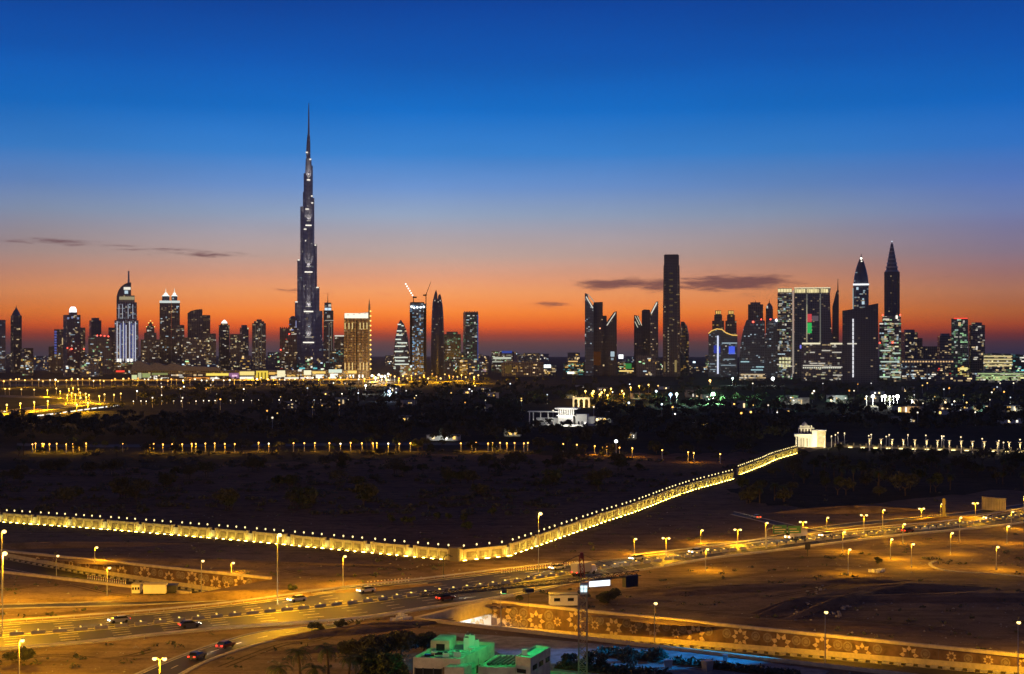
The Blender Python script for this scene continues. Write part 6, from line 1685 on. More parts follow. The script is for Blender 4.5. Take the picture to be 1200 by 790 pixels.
for i, (px, py, R, lab) in enumerate(((22, 778, 2.6, "dark fenced shrub on the near sand at the photo's edge"), (369, 741, 1.6, "scrub on the verge where the ramp road meets the highway"), (399, 736, 1.4, "small scrub beside the ramp road's white posts"), (342, 693.5, 1.4, "shrub on the slip road's far verge"), (609, 704, .9, "tiny round shrub on the sand near the crane site cabin"), (1028, 660.5, 1.3, "scrub beside the service road lamps"),
                                   (720, 705, 2.6, "scrub heap on the dark sand past the crane cabin"), (709, 708, 2.2, "low scrub beside the crane site cabin"), (740, 783, 3.2, "black shrub bed in the blue-lit yard"), (700, 782, 2.6, "black shrubs beside the crane's foot"), (770, 776, 2.2, "black shrub at the blue-lit yard's far side"), (668, 782, 2., "shrub by the small villa's pergola"))):
    x, y = gp(px, py); big_tree(x, y, R, 1.6 * R * .7, .35, lab, 60 + i, 1300, .16, 'leaf_grey', 'shrub', 12)
# low scrub dotted over the sand, far too much to count
Cs, As, Bs = [], [], []
for i in range(900):
    px, py = rt.uniform(-10, 1210), rt.uniform(560, 785)
    x, y = gp(px, py)
    v = Vector((x, y)) - O2; s_, t_ = v.dot(DV), v.dot(NV)
    if -1 < t_ < TW_ + 1 and -206 < s_ < 211: continue
    def near_road(r): return any(min(math.dist((x, y), r.A[j]), math.dist((x, y), r.B[j])) < 3 or ((r.A[j][1] - y) * (r.B[j][1] - y) < 0 and abs((r.A[j][0] + r.B[j][0]) / 2 - x) < 6) for j in range(0, r.n, 2))
    if any(near_road(r) for r in (HW, SL, RA, SV, FR, C1)): continue
    if px > 480 and py > 735 and px < 870: continue
    n_ = rt.choice((6, 10, 16)); R = rt.uniform(.25, .8)
    C = rg.normal(size=(n_, 3)) * np.array([R, R, R * .35]) + np.array([x, y, R * .3])
    A = rg.normal(size=(n_, 3)) * .16; B = rg.normal(size=(n_, 3)) * .13
    Cs.append(C); As.append(A); Bs.append(B)
for i in range(620):
    px, py = rt.uniform(-10, 880), 528 + 74 * rt.random()
    if rt.random() < .5: px, py = px + 20 * math.sin(py * .7), 540 + 9 * round((py - 540) / 9) + rt.gauss(0, 1.3)
    if py > 606 - max(0, (px - 600)) * .21: continue
    x, y = gp(px, max(524, py)); n_ = rt.choice((18, 26, 40)); R = rt.uniform(.9, 2.6)
    C = np.abs(rg.normal(size=(n_, 3))) * np.array([1, 1, .42]) * rg.choice((-1, 1), (n_, 3)) * R * .6; C[:, 2] = np.abs(C[:, 2]); C = C + np.array([x, y, .1])
    Cs.append(C); As.append(rg.normal(size=(n_, 3)) * .34); Bs.append(rg.normal(size=(n_, 3)) * .26)
scr = link("desert_scrub", quads_mesh("desert_scrub", np.concatenate(Cs), np.concatenate(As), np.concatenate(Bs), M['leaf_grey']))
tag(scr, "low dry scrub dotted over the sand", 'scrub', None, 'stuff')

# stones and clods on the bare sand
Cs = []
PV, PF = [], []
for i in range(2600):
    px, py = rt.uniform(-10, 1210), rt.uniform(600, 789)
    x, y = gp(px, py)
    v = Vector((x, y)) - O2; s_, t_ = v.dot(DV), v.dot(NV)
    if -2 < t_ < TW_ + 2 and -206 < s_ < 211: continue
    if any(near_road(r) for r in (HW, SL, RA)): continue
    r = .10 + .34 * rt.random() ** 3; b = len(PV); a0 = rt.uniform(0, 6)
    for k_ in range(5): PV.append((x + r * math.cos(a0 + k_ * 1.2566) * rt.uniform(.7, 1.2), y + r * math.sin(a0 + k_ * 1.2566) * rt.uniform(.7, 1.2), -.02))
    PV.append((x + r * .2, y, r * rt.uniform(.5, .9)))
    for k_ in range(5): PF.append((b + k_, b + (k_ + 1) % 5, b + 5))
me = bpy.data.meshes.new("sand_stones"); me.from_pydata(PV, [], PF); me.materials.append(M['concrete'])
tag(link("sand_stones", me), "stones and clods strewn over the bare sand", 'stones', None, 'stuff')
# tyre ruts
for i, rows in enumerate((((5, 775), (60, 768), (130, 772), (180, 762)), ((30, 722), (110, 716), (200, 709), (280, 704)), ((330, 668), (380, 676), (450, 672), (520, 662), (600, 655)), ((620, 700), (700, 695), (790, 686), (900, 672), (985, 666)), ((660, 706), (760, 712), (880, 722), (1000, 726), (1130, 740)),
                          ((905, 700), (960, 690), (1000, 680), (1040, 676)), ((1040, 700), (1100, 694), (1170, 698), (1215, 694)), ((250, 664), (330, 660), (420, 664), (500, 668)), ((20, 690), (70, 684), (120, 694), (150, 698)), ((430, 722), (380, 748), (330, 756), (260, 782)), ((820, 662), (900, 656), (990, 652), (1080, 650)))):
    c = resample(crom([gp(*q) for q in rows], 10), 50)
    m = MB()
    for off in (-.85, .85):
        for a_, b_ in zip(c, c[1:]):
            dx, dy = b_[0] - a_[0], b_[1] - a_[1]; L_ = math.hypot(dx, dy); nx, ny = -dy / L_, dx / L_
            w_ = .26
            m.face([(a_[0] + nx * (off - w_), a_[1] + ny * (off - w_), .035), (b_[0] + nx * (off - w_), b_[1] + ny * (off - w_), .035), (b_[0] + nx * (off + w_), b_[1] + ny * (off + w_), .035), (a_[0] + nx * (off + w_), a_[1] + ny * (off + w_), .035)])
    tag(m.build("wheel_track", M['rut']), kind='structure')
# ------------------------------------------------------------------ villas, crane, cabins, cars, barriers
def poly_prism(pts, z0, z1, o): return MB().prism([(x - o[0], y - o[1]) for x, y in pts], z0, z1)
def inset(pts, d):
    cx = sum(p[0] for p in pts) / len(pts); cy = sum(p[1] for p in pts) / len(pts)
    return [(p[0] + (cx - p[0]) * d / math.dist(p, (cx, cy)), p[1] + (cy - p[1]) * d / math.dist(p, (cx, cy))) for p in pts]
wg = M['cream']
# larger villa
FA = [(-17.2, 267.), (-8.9, 265.6), (-3.2, 280.8), (-12.6, 283.)]
o = (-10.5, 274)
t = empty("villa", (*o, 0)); tag(t, "larger flat-roofed villa bathed in green light beside the round leafy tree", 'villa')
poly_prism(FA, 0, 6.6, o).build("wall", wg, t)
poly_prism(inset(FA, .35), 6.604, 6.62, o).build("roof", M['roofing'], t)
def parapet(pts, z, h, o, par, th=.22):
    m = MB()
    n = len(pts); ins = inset(pts, th * 1.5)
    for i in range(n):
        a, b, c, d_ = pts[i], pts[(i + 1) % n], ins[(i + 1) % n], ins[i]
        m.prism([(p[0] - o[0], p[1] - o[1]) for p in (a, b, c, d_)], z, z + h)
    return m.build("parapet", wg, par)
parapet(FA, 6.603, .55, o, t)
def on(pts, i, a0, a1, out, z0, z1, o, name, mat, par, th=.1):
    """panel on face i of a footprint between fractions a0..a1"""
    p, q = Vector(pts[i]), Vector(pts[(i + 1) % len(pts)])
    n_ = Vector(((q - p).y, -(q - p).x)).normalized()
    a, b = p + (q - p) * a0, p + (q - p) * a1
    c, d_ = b + n_ * out, a + n_ * out
    P = [a + n_ * .004, b + n_ * .004, c, d_]
    m = MB().prism([(v.x - o[0], v.y - o[1]) for v in (d_, c, P[1], P[0])], z0, z1)
    return m.build(name, mat, par)
# front: recessed dark terrace, brown door panel, tiled block
w1 = on(FA, 0, .03, .62, .05, 3.4, 5.3, o, "window", M['glass'], t)
for q in (.03, .2, .42, .6): on(FA, 0, q, q + .025, .12, 3.3, 5.4, o, "window_post", M['darkmetal'], t)
on(FA, 0, .0, .64, .5, 2.9, 3.25, o, "balcony_slab", wg, t); on(FA, 0, .0, .64, .46, 3.254, 3.9, o, "balcony_glass", M['tile_grey'], t)
on(FA, 0, .63, .74, .1, .2, 5.6, o, "door_panel", M['mosaic'], t)
FB2 = [(-11.6, 263.6), (-8.2, 263.), (-7.0, 266.4), (-10.6, 267.)]
poly_prism(FB2, 0, 6.1, o).build("stair_block", wg, t); poly_prism(inset(FB2, .25), 6.104, 6.2, o).build("stair_roof", M['roofing'], t)
for z in (1.2, 2.4, 3.6, 4.8): on(FB2, 0, 0, 1, .04, z, z + .05, o, "tile_joint", M['concrete'], t); on(FB2, 1, 0, 1, .04, z, z + .05, o, "tile_joint", M['concrete'], t)
on(FB2, 0, .38, .62, .06, 2.6, 3.7, o, "lit_window", emit((.35, .8, 1), .8), t)
for a0 in (.2, .45, .7): on(FA, 1, a0, a0 + .09, .06, 3.2, 4.6, o, "window", M['glass'], t)
for z in (2.2, 4.4): on(FA, 1, .0, 1, .05, z, z + .08, o, "string_course", M['concrete'], t)
rb1 = [(-14.6, 275.6), (-11.2, 275.), (-10.2, 281.), (-13.2, 281.8)]
poly_prism(rb1, 6.63, 8.4, o).build("roof_room", wg, t); poly_prism(inset(rb1, .2), 8.404, 8.5, o).build("roof_room_slab", M['roofing'], t)
on(rb1, 0, .3, .75, .06, 6.7, 7.9, o, "roof_opening", M['glass'], t)
for i, (x, y, s, h) in enumerate(((-8.2, 276.5, 1.0, 2.2), (-7.2, 277.2, 1.0, 2.5), (-8.0, 278.2, 1.1, 2.4), (-9.6, 270.2, 1.3, .9), (-11.6, 269.6, 1.1, .8), (-6.4, 279.2, .8, 1.3))):
    m = MB().box(-s / 2, s / 2, -s / 2, s / 2, 0, h); m.build("roof_unit", M['palecap'], t, loc=(x - o[0], y - o[1], 6.64))
    MB().lathe([(s * .3, 0), (s * .32, .12)], 10).build("unit_fan", M['darkmetal'], t, loc=(x - o[0], y - o[1], 6.65 + h))
for q in ((-14.5, 270.5), (-13, 272)): MB().box(-.9, .9, -.5, .5, 0, .35).build("skylight", M['glass'], t, loc=(q[0] - o[0], q[1] - o[1], 6.65))
for i, (a_, z) in enumerate(((.15, 5.7), (.5, 5.7), (.85, 5.7))): on(FA, 1, a_, a_ + .012, .12, .1, z, o, "drain_pipe", M['metal'], t)
for q in ((-13.6, 269.4), (-7.4, 272.5)): MB().lathe([(.05, 0), (.05, .7), (.5, .85), (.62, 1.1)], 10).build("satellite_dish", M['palecap'], t, loc=(q[0] - o[0], q[1] - o[1], 6.64))
for y_ in (270.5, 273.2): MB().bar((-14 - o[0], y_ - o[1], 6.75), (-7.5 - o[0], y_ + 1 - o[1], 6.75), .09, 6).build("roof_pipe", M['metal'], t)
for z in (1.5, 3.9, 5.2): on(FA, 0, .74, 1, .03, z, z + .05, o, "tile_joint", M['concrete'], t)
# smaller villa
UB = [(.6, 266.8), (3.2, 265.), (6.9, 275.2), (4.4, 276.8)]
LB = [(-5.9, 267.4), (.55, 266.86), (4.3, 276.7), (-2.8, 278.)]
o = (1, 271)
t = empty("villa", (*o, 0)); tag(t, "smaller two-level villa with green roof between the larger villa and crane mast", 'villa')
poly_prism(UB, 0, 7.0, o).build("wall", wg, t); poly_prism(inset(UB, .3), 7.004, 7.02, o).build("roof", M['roofing'], t); parapet(UB, 7.003, .4, o, t)
poly_prism(LB, 0, 5.0, o).build("lower_wall", wg, t); poly_prism(inset(LB, .3), 5.004, 5.02, o).build("lower_roof", M['roofing'], t); parapet(LB, 5.003, .45, o, t)
on(UB, 0, .1, .7, .06, 4.6, 5.3, o, "window", M['glass'], t)
for a0, z in ((.1, 5.), (.42, 5.), (.74, 5.)): on(UB, 1, a0, a0 + .2, .06, z, z + .9, o, "window", M['glass'], t)
for z in (2.4,): on(UB, 1, 0, 1, .05, z, z + .1, o, "string_course", M['concrete'], t)
for i in range(6):
    a = Vector((-4.2 + i * .85, 269.2)); b = a + Vector((2.4, 6.6))
    MB().bar((a.x - o[0], a.y - o[1], 5.5), (b.x - o[0], b.y - o[1], 5.62), .28, 4).build("roof_slat", M['darkmetal'], t)
MB().box(-.5, .5, -.4, .4, 0, 1.).build("roof_unit", M['palecap'], t, loc=(2.2 - o[0], 269.5 - o[1], 7.03)); MB().box(-.4, .4, -.4, .4, 0, .8).build("roof_unit", M['palecap'], t, loc=(-1.5 - o[0], 275.5 - o[1], 5.03))
FB = [(7.4, 266.5), (12.4, 266.), (12.8, 271), (7.9, 272)]
o = (10, 269); t = empty("garden_pavilion", (*o, 0)); tag(t, "low garden pavilion with green-lit roof at the crane mast's foot", 'pavilion')
poly_prism(FB, 0, 3.0, o).build("wall", wg, t); poly_prism(FB, 3.004, 3.3, o).build("roof", M['roofing'], t)
# yard behind
sheet("yard_ground", [(9, 284), (46, 262), (60, 290), (34, 309), (14, 318.5), (2, 324.5), (-14, 330)], solid("yard_paving", (.30, .29, .28), .8, var=.45, scale=.35, bump=.3), .045)
for i, q in enumerate(([(8, 292), (26, 282), (30, 287), (10, 297.5)], [(30, 296), (52, 283), (54, 286), (32, 299.5)], [(16, 304), (28, 298), (31, 303), (18, 309.5)])):
    b_ = empty("planting_bed", (*q[0], 0)); tag(b_, ("dark planting bed behind the crane mast in the blue-lit yard", "long dark planting bed toward the far side of the blue-lit yard", "dark planting bed under the underpass wall's near coping")[i], 'planting bed')
    q2 = [(x - q[0][0], y - q[0][1]) for x, y in q]
    MB().prism(q2, 0, .3).build("soil", M['rut'], b_)
    n_ = 700; u_, v_ = rg.random(n_), rg.random(n_); Q = np.array(q2)
    C = ((Q[0] * (1 - u_[:, None]) + Q[1] * u_[:, None]) * (1 - v_[:, None]) + (Q[3] * (1 - u_[:, None]) + Q[2] * u_[:, None]) * v_[:, None])
    C = np.c_[C, .3 + .7 * rg.random(n_)]
    link("foliage", quads_mesh("foliage", C, rg.normal(size=(n_, 3)) * .2, rg.normal(size=(n_, 3)) * .14, M['leaf_grey']), b_)
x0 = (12, 300)
w = empty("garden_wall", (3, 285, 0), -.55); tag(w, "low garden wall crossing the blue-lit yard", 'wall'); MB().box(0, 34, -.12, .12, 0, 1.5).build("wall", M['concrete'], w); MB().box(-.05, 34.05, -.2, .2, 1.503, 1.65).build("coping", M['concrete'], w)
for i, (px, py, s) in enumerate(((783, 783, 1.), (829, 786, 1.2), (850, 775, .8))):
    x, y = gp(px, py); q = empty("storage_bin", (x, y, 0), i * .7); tag(q, ("pale storage bin on the blue-lit yard beside the black shrub bed", "pale tall bin near the bottom edge of the yard", "small bin on the dark verge past the yard")[i], 'bin')
    MB().loft([[(a * s, b * s, 0) for a, b in rect(1.3, 1.)], [(a * s, b * s, 1.5 * s) for a, b in rect(1.6, 1.2)]]).build("bin", M['metal'], q); MB().prism(rect(1.7 * s, 1.3 * s), 1.5 * s + .01, 1.62 * s).build("lid", M['metal'], q)
# two added lamps on unseen poles, tinting the yard and warming the villas
def added_flood(x, y, z, tgt, e, col, ang, label):
    t = empty("added_floodlight", (x, y, 0)); tag(t, label, 'floodlight')
    MB().lathe([(.2, 0), (.1, z)], 8).build("pole", M['darkmetal'], t); MB().box(-.5, .5, -.3, .3, z, z + .6).build("lamp", M['darkmetal'], t)
    spot(t, (0, 1.2, z - .3), (tgt[0] - x, tgt[1] - y, tgt[2]), e, col, ang, .5)
added_flood(112, 304, 27, (25, 301, 0), 800000, (.0, .30, .95), 15, "added blue floodlight on a tall unseen pole, tinting the yard")
added_flood(-12, 205, 16, (-7, 268, 4), 20000, (1, .70, .32), 26, "added warm lamp on an unseen pole, brightening the villa fronts")

# tower crane
cx, cy = 12.9, 280.
t = empty("tower_crane", (cx, cy, 0)); tag(t, "tall lattice tower crane with lit cab standing before the star mosaics", 'crane')
def lattice(a, b, w, n, r=.07, tri=False):
    m = MB(); a, b = Vector(a), Vector(b); d_ = (b - a); q = d_.to_track_quat('Z', 'Y')
    cs = [Vector((sx * w / 2, sy * w / 2, 0)) for sx, sy in ((-1, -1), (1, -1), (1, 1), (-1, 1))] if not tri else [Vector((-w / 2, 0, 0)), Vector((w / 2, 0, 0)), Vector((0, w * .8, 0))]
    P = lambda i, k: a + d_ * (k / n) + q @ cs[i % len(cs)]
    for i in range(len(cs)):
        m.bar(P(i, 0), P(i, n), r * 1.35)
        for k in range(n):
            m.bar(P(i, k), P(i + 1, k + 1) if k % 2 else P(i + 1, k), r * .8) if False else m.bar(P(i if k % 2 else i + 1, k), P(i + 1 if k % 2 else i, k + 1), r * .7)
            m.bar(P(i, k), P(i + 1, k), r * .6)
    return m
lattice((0, 0, 0), (0, 0, 16.2), 1.5, 12, .12).build("mast", M['cranepaint'], t)
lattice((0, 0, 19.2), (-.3, 0, 23.2), .75, 4, .07).build("cathead", M['redpaint'], t)
MB().box(-.5, .1, -.4, .4, 22.6, 23.7).build("cathead_top", M['redpaint'], t)
MB().lathe([(.95, 16.2), (1.05, 16.5), (.8, 16.9)], 14).build("slewing_ring", M['darkmetal'], t)
cab = MB().loft([[(x, y, 16.3) for x, y in rect(1.3, 1.5)], [(x, y, 18.2) for x, y in rect(1.55, 1.7)]]).build("cab", M['palecap'], t, loc=(.1, -1.0, 0))
MB().xz([(-.55, 16.75), (.55, 16.75), (.62, 17.9), (-.62, 17.9)], -.90, -.80).build("cab_window", emit((.75, .95, 1), 1.3), cab)
MB().box(-.04, .04, -.93, -.901, 16.7, 18.0).build("cab_frame", M['darkmetal'], cab); MB().box(-.6, .6, -.93, -.901, 17.3, 17.36).build("cab_frame", M['darkmetal'], cab)
jl, jr = Vector((-29.5, -10.5, 18.4)), Vector((8.2, 11.2, 18.6)) 
dirj = (jr - jl).normalized()
lattice(tuple(Vector((0, 0, 18.4)) - dirj * 33), (0, 0, 18.4), .9, 34, .06, True).build("jib", M['darkmetal'], t)
lattice((0, 0, 18.5), tuple(Vector((0, 0, 18.6)) + dirj * 12.5), 1.1, 9, .07, True).build("counter_jib", M['darkmetal'], t)
e_ = Vector((0, 0, 18.2)) + dirj * 11.4
for i in range(3):
    v = e_ - dirj * (i * .95)
    MB().box(-.42, .42, -.6, .6, -1.6, .5).build("counterweight", M['darkmetal'], t, loc=tuple(v), rot=(0, 0, math.atan2(dirj.y, dirj.x)))
MB().bar((-.2, 0, 23.4), tuple(Vector((0, 0, 19.)) + dirj * 10), .05).build("tie_bar", M['darkmetal'], t); MB().bar((-.2, 0, 23.4), tuple(Vector((0, 0, 19.2)) - dirj * 14), .05).build("tie_bar", M['darkmetal'], t)
v = Vector((0, 0, 18.)) - dirj * 11.5
MB().box(-.9, .9, -.5, .5, -.6, .0).build("trolley", M['darkmetal'], t, loc=tuple(v), rot=(0, 0, math.atan2(dirj.y, dirj.x))); MB().bar(tuple(v), tuple(v - Vector((0, 0, 4))), .03).build("hook_rope", M['darkmetal'], t)
mb = MB().xz([(1.15, 17.45), (4.95, 17.75), (4.95, 18.75), (1.15, 18.4)], -.5, -.3); mb.build("lit_sign", emit((.90, .94, 1), 1.7), t)
MB().xz([(1.05, 17.35), (5.05, 17.65), (5.05, 18.85), (1.05, 18.5)], -.297, -.1).build("sign_frame", M['darkmetal'], t); MB().bar((.5, -.4, 17.9), (1.2, -.2, 17.95), .08).build("sign_bracket", M['darkmetal'], t)
l = bpy.data.lights.new("sign_lamp", 'AREA'); l.energy = 140; l.color = (.9, .94, 1); l.shape = 'RECTANGLE'; l.size = 3.6; l.size_y = .9
link("sign_lamp", l, t, (3., -.7, 18.1), (math.radians(90), 0, 0))

v = Vector((0, 0, 17.9)) - dirj * 16.5
MB().box(-.45, .45, -.3, .3, -.3, .25).build("work_or_added_light", M['darkmetal'], t, loc=tuple(v)); MB().box(-.38, .38, -.24, .24, -.36, -.305).build("added_light_lens", emit((.1, 1, .35), 2.), t, loc=tuple(v))  # green lamp added under the jib to light the villa roofs from above
spot(t, tuple(v - Vector((0, 0, .5))), tuple(v - Vector((1.5, -.5, 12))), 7500, (.03, 1, .24), 128, .3)

# site cabins
def cabin(px0, px1, by, h, dp, label, rz=.0, wins=3, mat='white', roof=True):
    x, y = gp((px0 + px1) / 2, by); w = (px1 - px0) * y / F
    t = empty("site_cabin", (x, y + dp / 2, 0), rz); tag(t, label, 'cabin')
    MB().box(-w / 2, w / 2, -dp / 2, dp / 2, .25, h).build("wall", M[mat], t); MB().box(-w / 2 + .2, w / 2 - .2, -dp / 2 + .1, dp / 2 - .1, 0, .25).build("skid", M['darkmetal'], t)
    MB().box(-w / 2 - .15, w / 2 + .15, -dp / 2 - .15, dp / 2 + .15, h + .003, h + .18).build("roof", M['darkmetal' if roof else 'concrete'], t)
    for i in range(wins):
        c = -w / 2 + w * (i + .5) / max(1, wins)
        f = MB().box(c - w * .11, c + w * .11, -dp / 2 - .06, -dp / 2 - .003, h * .5, h * .76).build("window", M['glass'], t)
        MB().box(c - w * .12, c + w * .12, -dp / 2 - .09, -dp / 2 - .003, h * .46, h * .495).build("sill", M['metal'], f)
    return t
cabin(154, 163.4, 696.5, 2.3, 3, "small white site cabin with three dark windows before the mosaics", .05, 3, roof=False)
cabin(167.6, 193.4, 697, 2.5, 3.2, "long pale site cabin beside the small white one", .05, 0, roof=False)
cabin(193.8, 206, 695.5, 1.9, 3, "low dark container at the long pale cabin's end", .05, 0, 'darkmetal')
cabin(644, 676.4, 711, 2.7, 3.4, "pale site cabin with dark roof and two wide windows behind the crane mast", .08, 2)

# vehicles
CARM = {}
def make_car(colour, kind='car'):
    key = (colour, kind)
    if key in CARM: return CARM[key]
    pm = solid("car_paint", colour, .3, .2, var=.04)
    body = MB()
    L, W = 4.6, 1.84
    prof_ = [(-2.3, .35), (2.3, .35), (2.32, .62), (2.2, .82), (1.2, .95), (.95, .97), (-1.75, 1.0), (-2.2, .98), (-2.32, .7)]
    body.xz(prof_, -W / 2, W / 2)
    cab_ = MB(); a = [(-1.9, .98), (1.15, .96), (.45, 1.45), (-1.35, 1.47)]
    cab_.loft([[(x, y, z) for x, y, z in ((-1.95, -.86, .985), (1.2, -.86, .965), (1.2, .86, .965), (-1.95, .86, .985))], [(-1.4, -.66, 1.46), (.42, -.66, 1.45), (.42, .66, 1.45), (-1.4, .66, 1.46)]])
    roof = MB().loft([[(-1.42, -.68, 1.462), (.44, -.68, 1.452), (.44, .68, 1.452), (-1.42, .68, 1.462)], [(-1.25, -.6, 1.52), (.3, -.6, 1.51), (.3, .6, 1.51), (-1.25, .6, 1.52)]])
    wh = MB().lathe([(.2, -.11), (.33, -.1), (.33, .1), (.2, .11)], 14)
    hl = MB().box(-.06, .04, -.2, .2, -.08, .08); tl = MB().box(-.04, .06, -.17, .17, -.09, .09)
    CARM[key] = (body.mesh("body", pm), cab_.mesh("window_glass", M['glass']), roof.mesh("roof", pm), wh.mesh("wheel", M['rubber']), hl.mesh("headlight", emit((1, .95, .82), 16)), tl.mesh("tail_light", emit((1, .03, .015), 7)))
    return CARM[key]
def car(road, f, w, direction, colour, label, beam=True):
    x, y, z = road.at(f, w); rz = road.heading(f, w) + (0 if direction > 0 else math.pi)
    t = empty("car", (x, y, z + .02), rz); tag(t, label, 'car')
    b, g, r_, wh, hl, tl = make_car(colour)
    link("body", b, t); link("window_glass", g, t); link("roof", r_, t)
    for sx in (-1.42, 1.42):
        for sy in (-.84, .84): link("wheel", wh, t, (sx, sy, .33), (math.pi / 2, 0, 0))
    for sy in (-.62, .62):
        link("headlight", hl, t, (2.31, sy, .7)); link("tail_light", tl, t, (-2.32, sy, .8))
    if beam: spot(t, (2.6, 0, .7), (18, 0, -.3), 3500, (1, .86, .62), 40, .15)
    return t
def truck(road, f, w, direction, colour, label):
    x, y, z = road.at(f, w); rz = road.heading(f, w) + (0 if direction > 0 else math.pi)
    t = empty("truck", (x, y, z + .02), rz); tag(t, label, 'truck')
    pm = solid("truck_paint", colour, .45, .1, var=.06)
    MB().box(-4.4, 1.6, -1.2, 1.2, 1.0, 3.5).build("cargo_box", pm, t); MB().loft([[(x_, y_, .6) for x_, y_ in ((1.8, -1.1), (3.9, -1.1), (3.9, 1.1), (1.8, 1.1))], [(x_, y_, 1.5) for x_, y_ in ((1.8, -1.12), (4., -1.12), (4., 1.12), (1.8, 1.12))], [(x_, y_, 2.6) for x_, y_ in ((1.8, -1.05), (3.4, -1.05), (3.4, 1.05), (1.8, 1.05))]]).build("cab", M['white'], t)
    MB().box(-4.3, 3.6, -.5, .5, .55, .98).build("chassis", M['darkmetal'], t); MB().loft([[(3.98, -.95, 1.56), (4.02, -.95, 1.56), (4.02, .95, 1.56), (3.98, .95, 1.56)], [(3.5, -.9, 2.4), (3.56, -.9, 2.4), (3.56, .9, 2.4), (3.5, .9, 2.4)]]).build("windscreen", M['glass'], t)
    wh = MB().lathe([(.3, -.16), (.5, -.15), (.5, .15), (.3, .16)], 14).mesh("wheel", M['rubber'])
    for sx in (-3.4, -2.2, 2.8):
        for sy in (-1., 1.): link("wheel", wh, t, (sx, sy, .5), (math.pi / 2, 0, 0))
    b = make_car((.5, .5, .5))
    for sy in (-.85, .85): link("headlight", b[4], t, (4.02, sy, 1.)); link("tail_light", b[5], t, (-4.45, sy, 1.15))
    spot(t, (4.4, 0, 1.), (22, 0, -.3), 3500, (1, .86, .62), 40, .2)
def frac(road, px):
    return min(range(401), key=lambda i: abs(600 + F * road.at(i / 400, .5)[0] / road.at(i / 400, .5)[1] - px)) / 400
for px, w, di, c, lab in ((352, .80, -1, (.6, .6, .6), "silver car on the far carriageway past the tall median mast"), (436, .82, -1, (.7, .7, .68), "white car on the far carriageway near the row of white posts"), (650, .80, -1, (.65, .65, .64), "white car on the far carriageway beneath the crane's cathead"), (737, .78, -1, (.6, .58, .55), "pale car on the far carriageway just past the crane counterweights"), (806, .74, -1, (.65, .65, .65), "white car on the far carriageway before the near verge lamp"),
                            (222, .2, 1, (.08, .08, .1), "black car on the near carriageway's outer lane before the double-headed lamp"), (515, .2, 1, (.14, .02, .018), "red car on the near carriageway approaching the crane jib"), (955, .78, -1, (.7, .7, .7), "white car on the far carriageway passing the gantry sign"), (1075, .3, 1, (.1, .016, .016), "maroon car on the near carriageway above the service road lamps"), (1150, .72, -1, (.6, .6, .62), "silver car on the far carriageway below the hoarding"), (140, .7, -1, (.4, .4, .4), "grey car on the far carriageway below the site cabins")):
    car(HW, frac(HW, px), w, di, c, lab)
car(RA, .52, .45, 1, (.12, .02, .018), "red car climbing the ramp road"); car(RA, .36, .4, 1, (.1, .1, .12), "black car lower on the ramp road")
car(BR, .3, .5, -1, (.7, .7, .7), "lone white car with headlights on the dim branch road"); car(FH, .35, .7, -1, (.7, .7, .7), "white car on the distant orange-lit highway"); car(FH, .55, .3, 1, (.6, .1, .1), "red car on the distant orange-lit highway")
truck(HW, frac(HW, 918), .86, -1, (.5, .42, .3), "sand-coloured box truck on the far carriageway behind the gantry sign")
truck(HW, frac(HW, 690), .3, 1, (.45, .42, .38), "pale box truck on the near carriageway behind the counterweights")

# guard rails along the highway's two edges
def guard_rail(f0, f1, w, off, label):
    n = 46
    pts = []
    for i in range(n + 1):
        f = f0 + (f1 - f0) * i / n
        x, y, z = HW.at(f, w); h = HW.heading(f, w); pts.append((x - math.sin(h) * off, y + math.cos(h) * off))
    o = pts[0]; t = empty("guard_rail", (*o, 0)); tag(t, label, 'guard rail')
    m = MB()
    for a_, b_ in zip(pts, pts[1:]):
        d_ = Vector((b_[0] - a_[0], b_[1] - a_[1])).normalized(); nn = Vector((-d_.y, d_.x)) * .06
        q = [(a_[0] - o[0] + nn.x, a_[1] - o[1] + nn.y), (a_[0] - o[0] - nn.x, a_[1] - o[1] - nn.y), (b_[0] - o[0] - nn.x, b_[1] - o[1] - nn.y), (b_[0] - o[0] + nn.x, b_[1] - o[1] + nn.y)]
        m.prism(q, .48, .86)
    m.build("rail", M['railpaint'], t)
    pm_ = MB().box(-.07, .07, -.07, .07, 0, .8).mesh("post", M['metal'])
    for q in pts: link("post", pm_, t, (q[0] - o[0], q[1] - o[1] + .13, 0))
M['railpaint'] = solid("pale_rail_paint", (.62, .60, .54), .5, .0, var=.25, scale=.3)
guard_rail(.40, .95, 1., 1.2, "pale guard rail along the highway's far edge beneath the palace wall")
guard_rail(.02, .34, 1., 1.2, "pale guard rail along the highway's far edge below the site cabins")
guard_rail(.45, .95, 0., -1.2, "pale guard rail along the highway's near edge past the tunnel portal")
guard_rail(.02, .30, 0., -1.2, "pale guard rail along the highway's near edge above the ramp road")
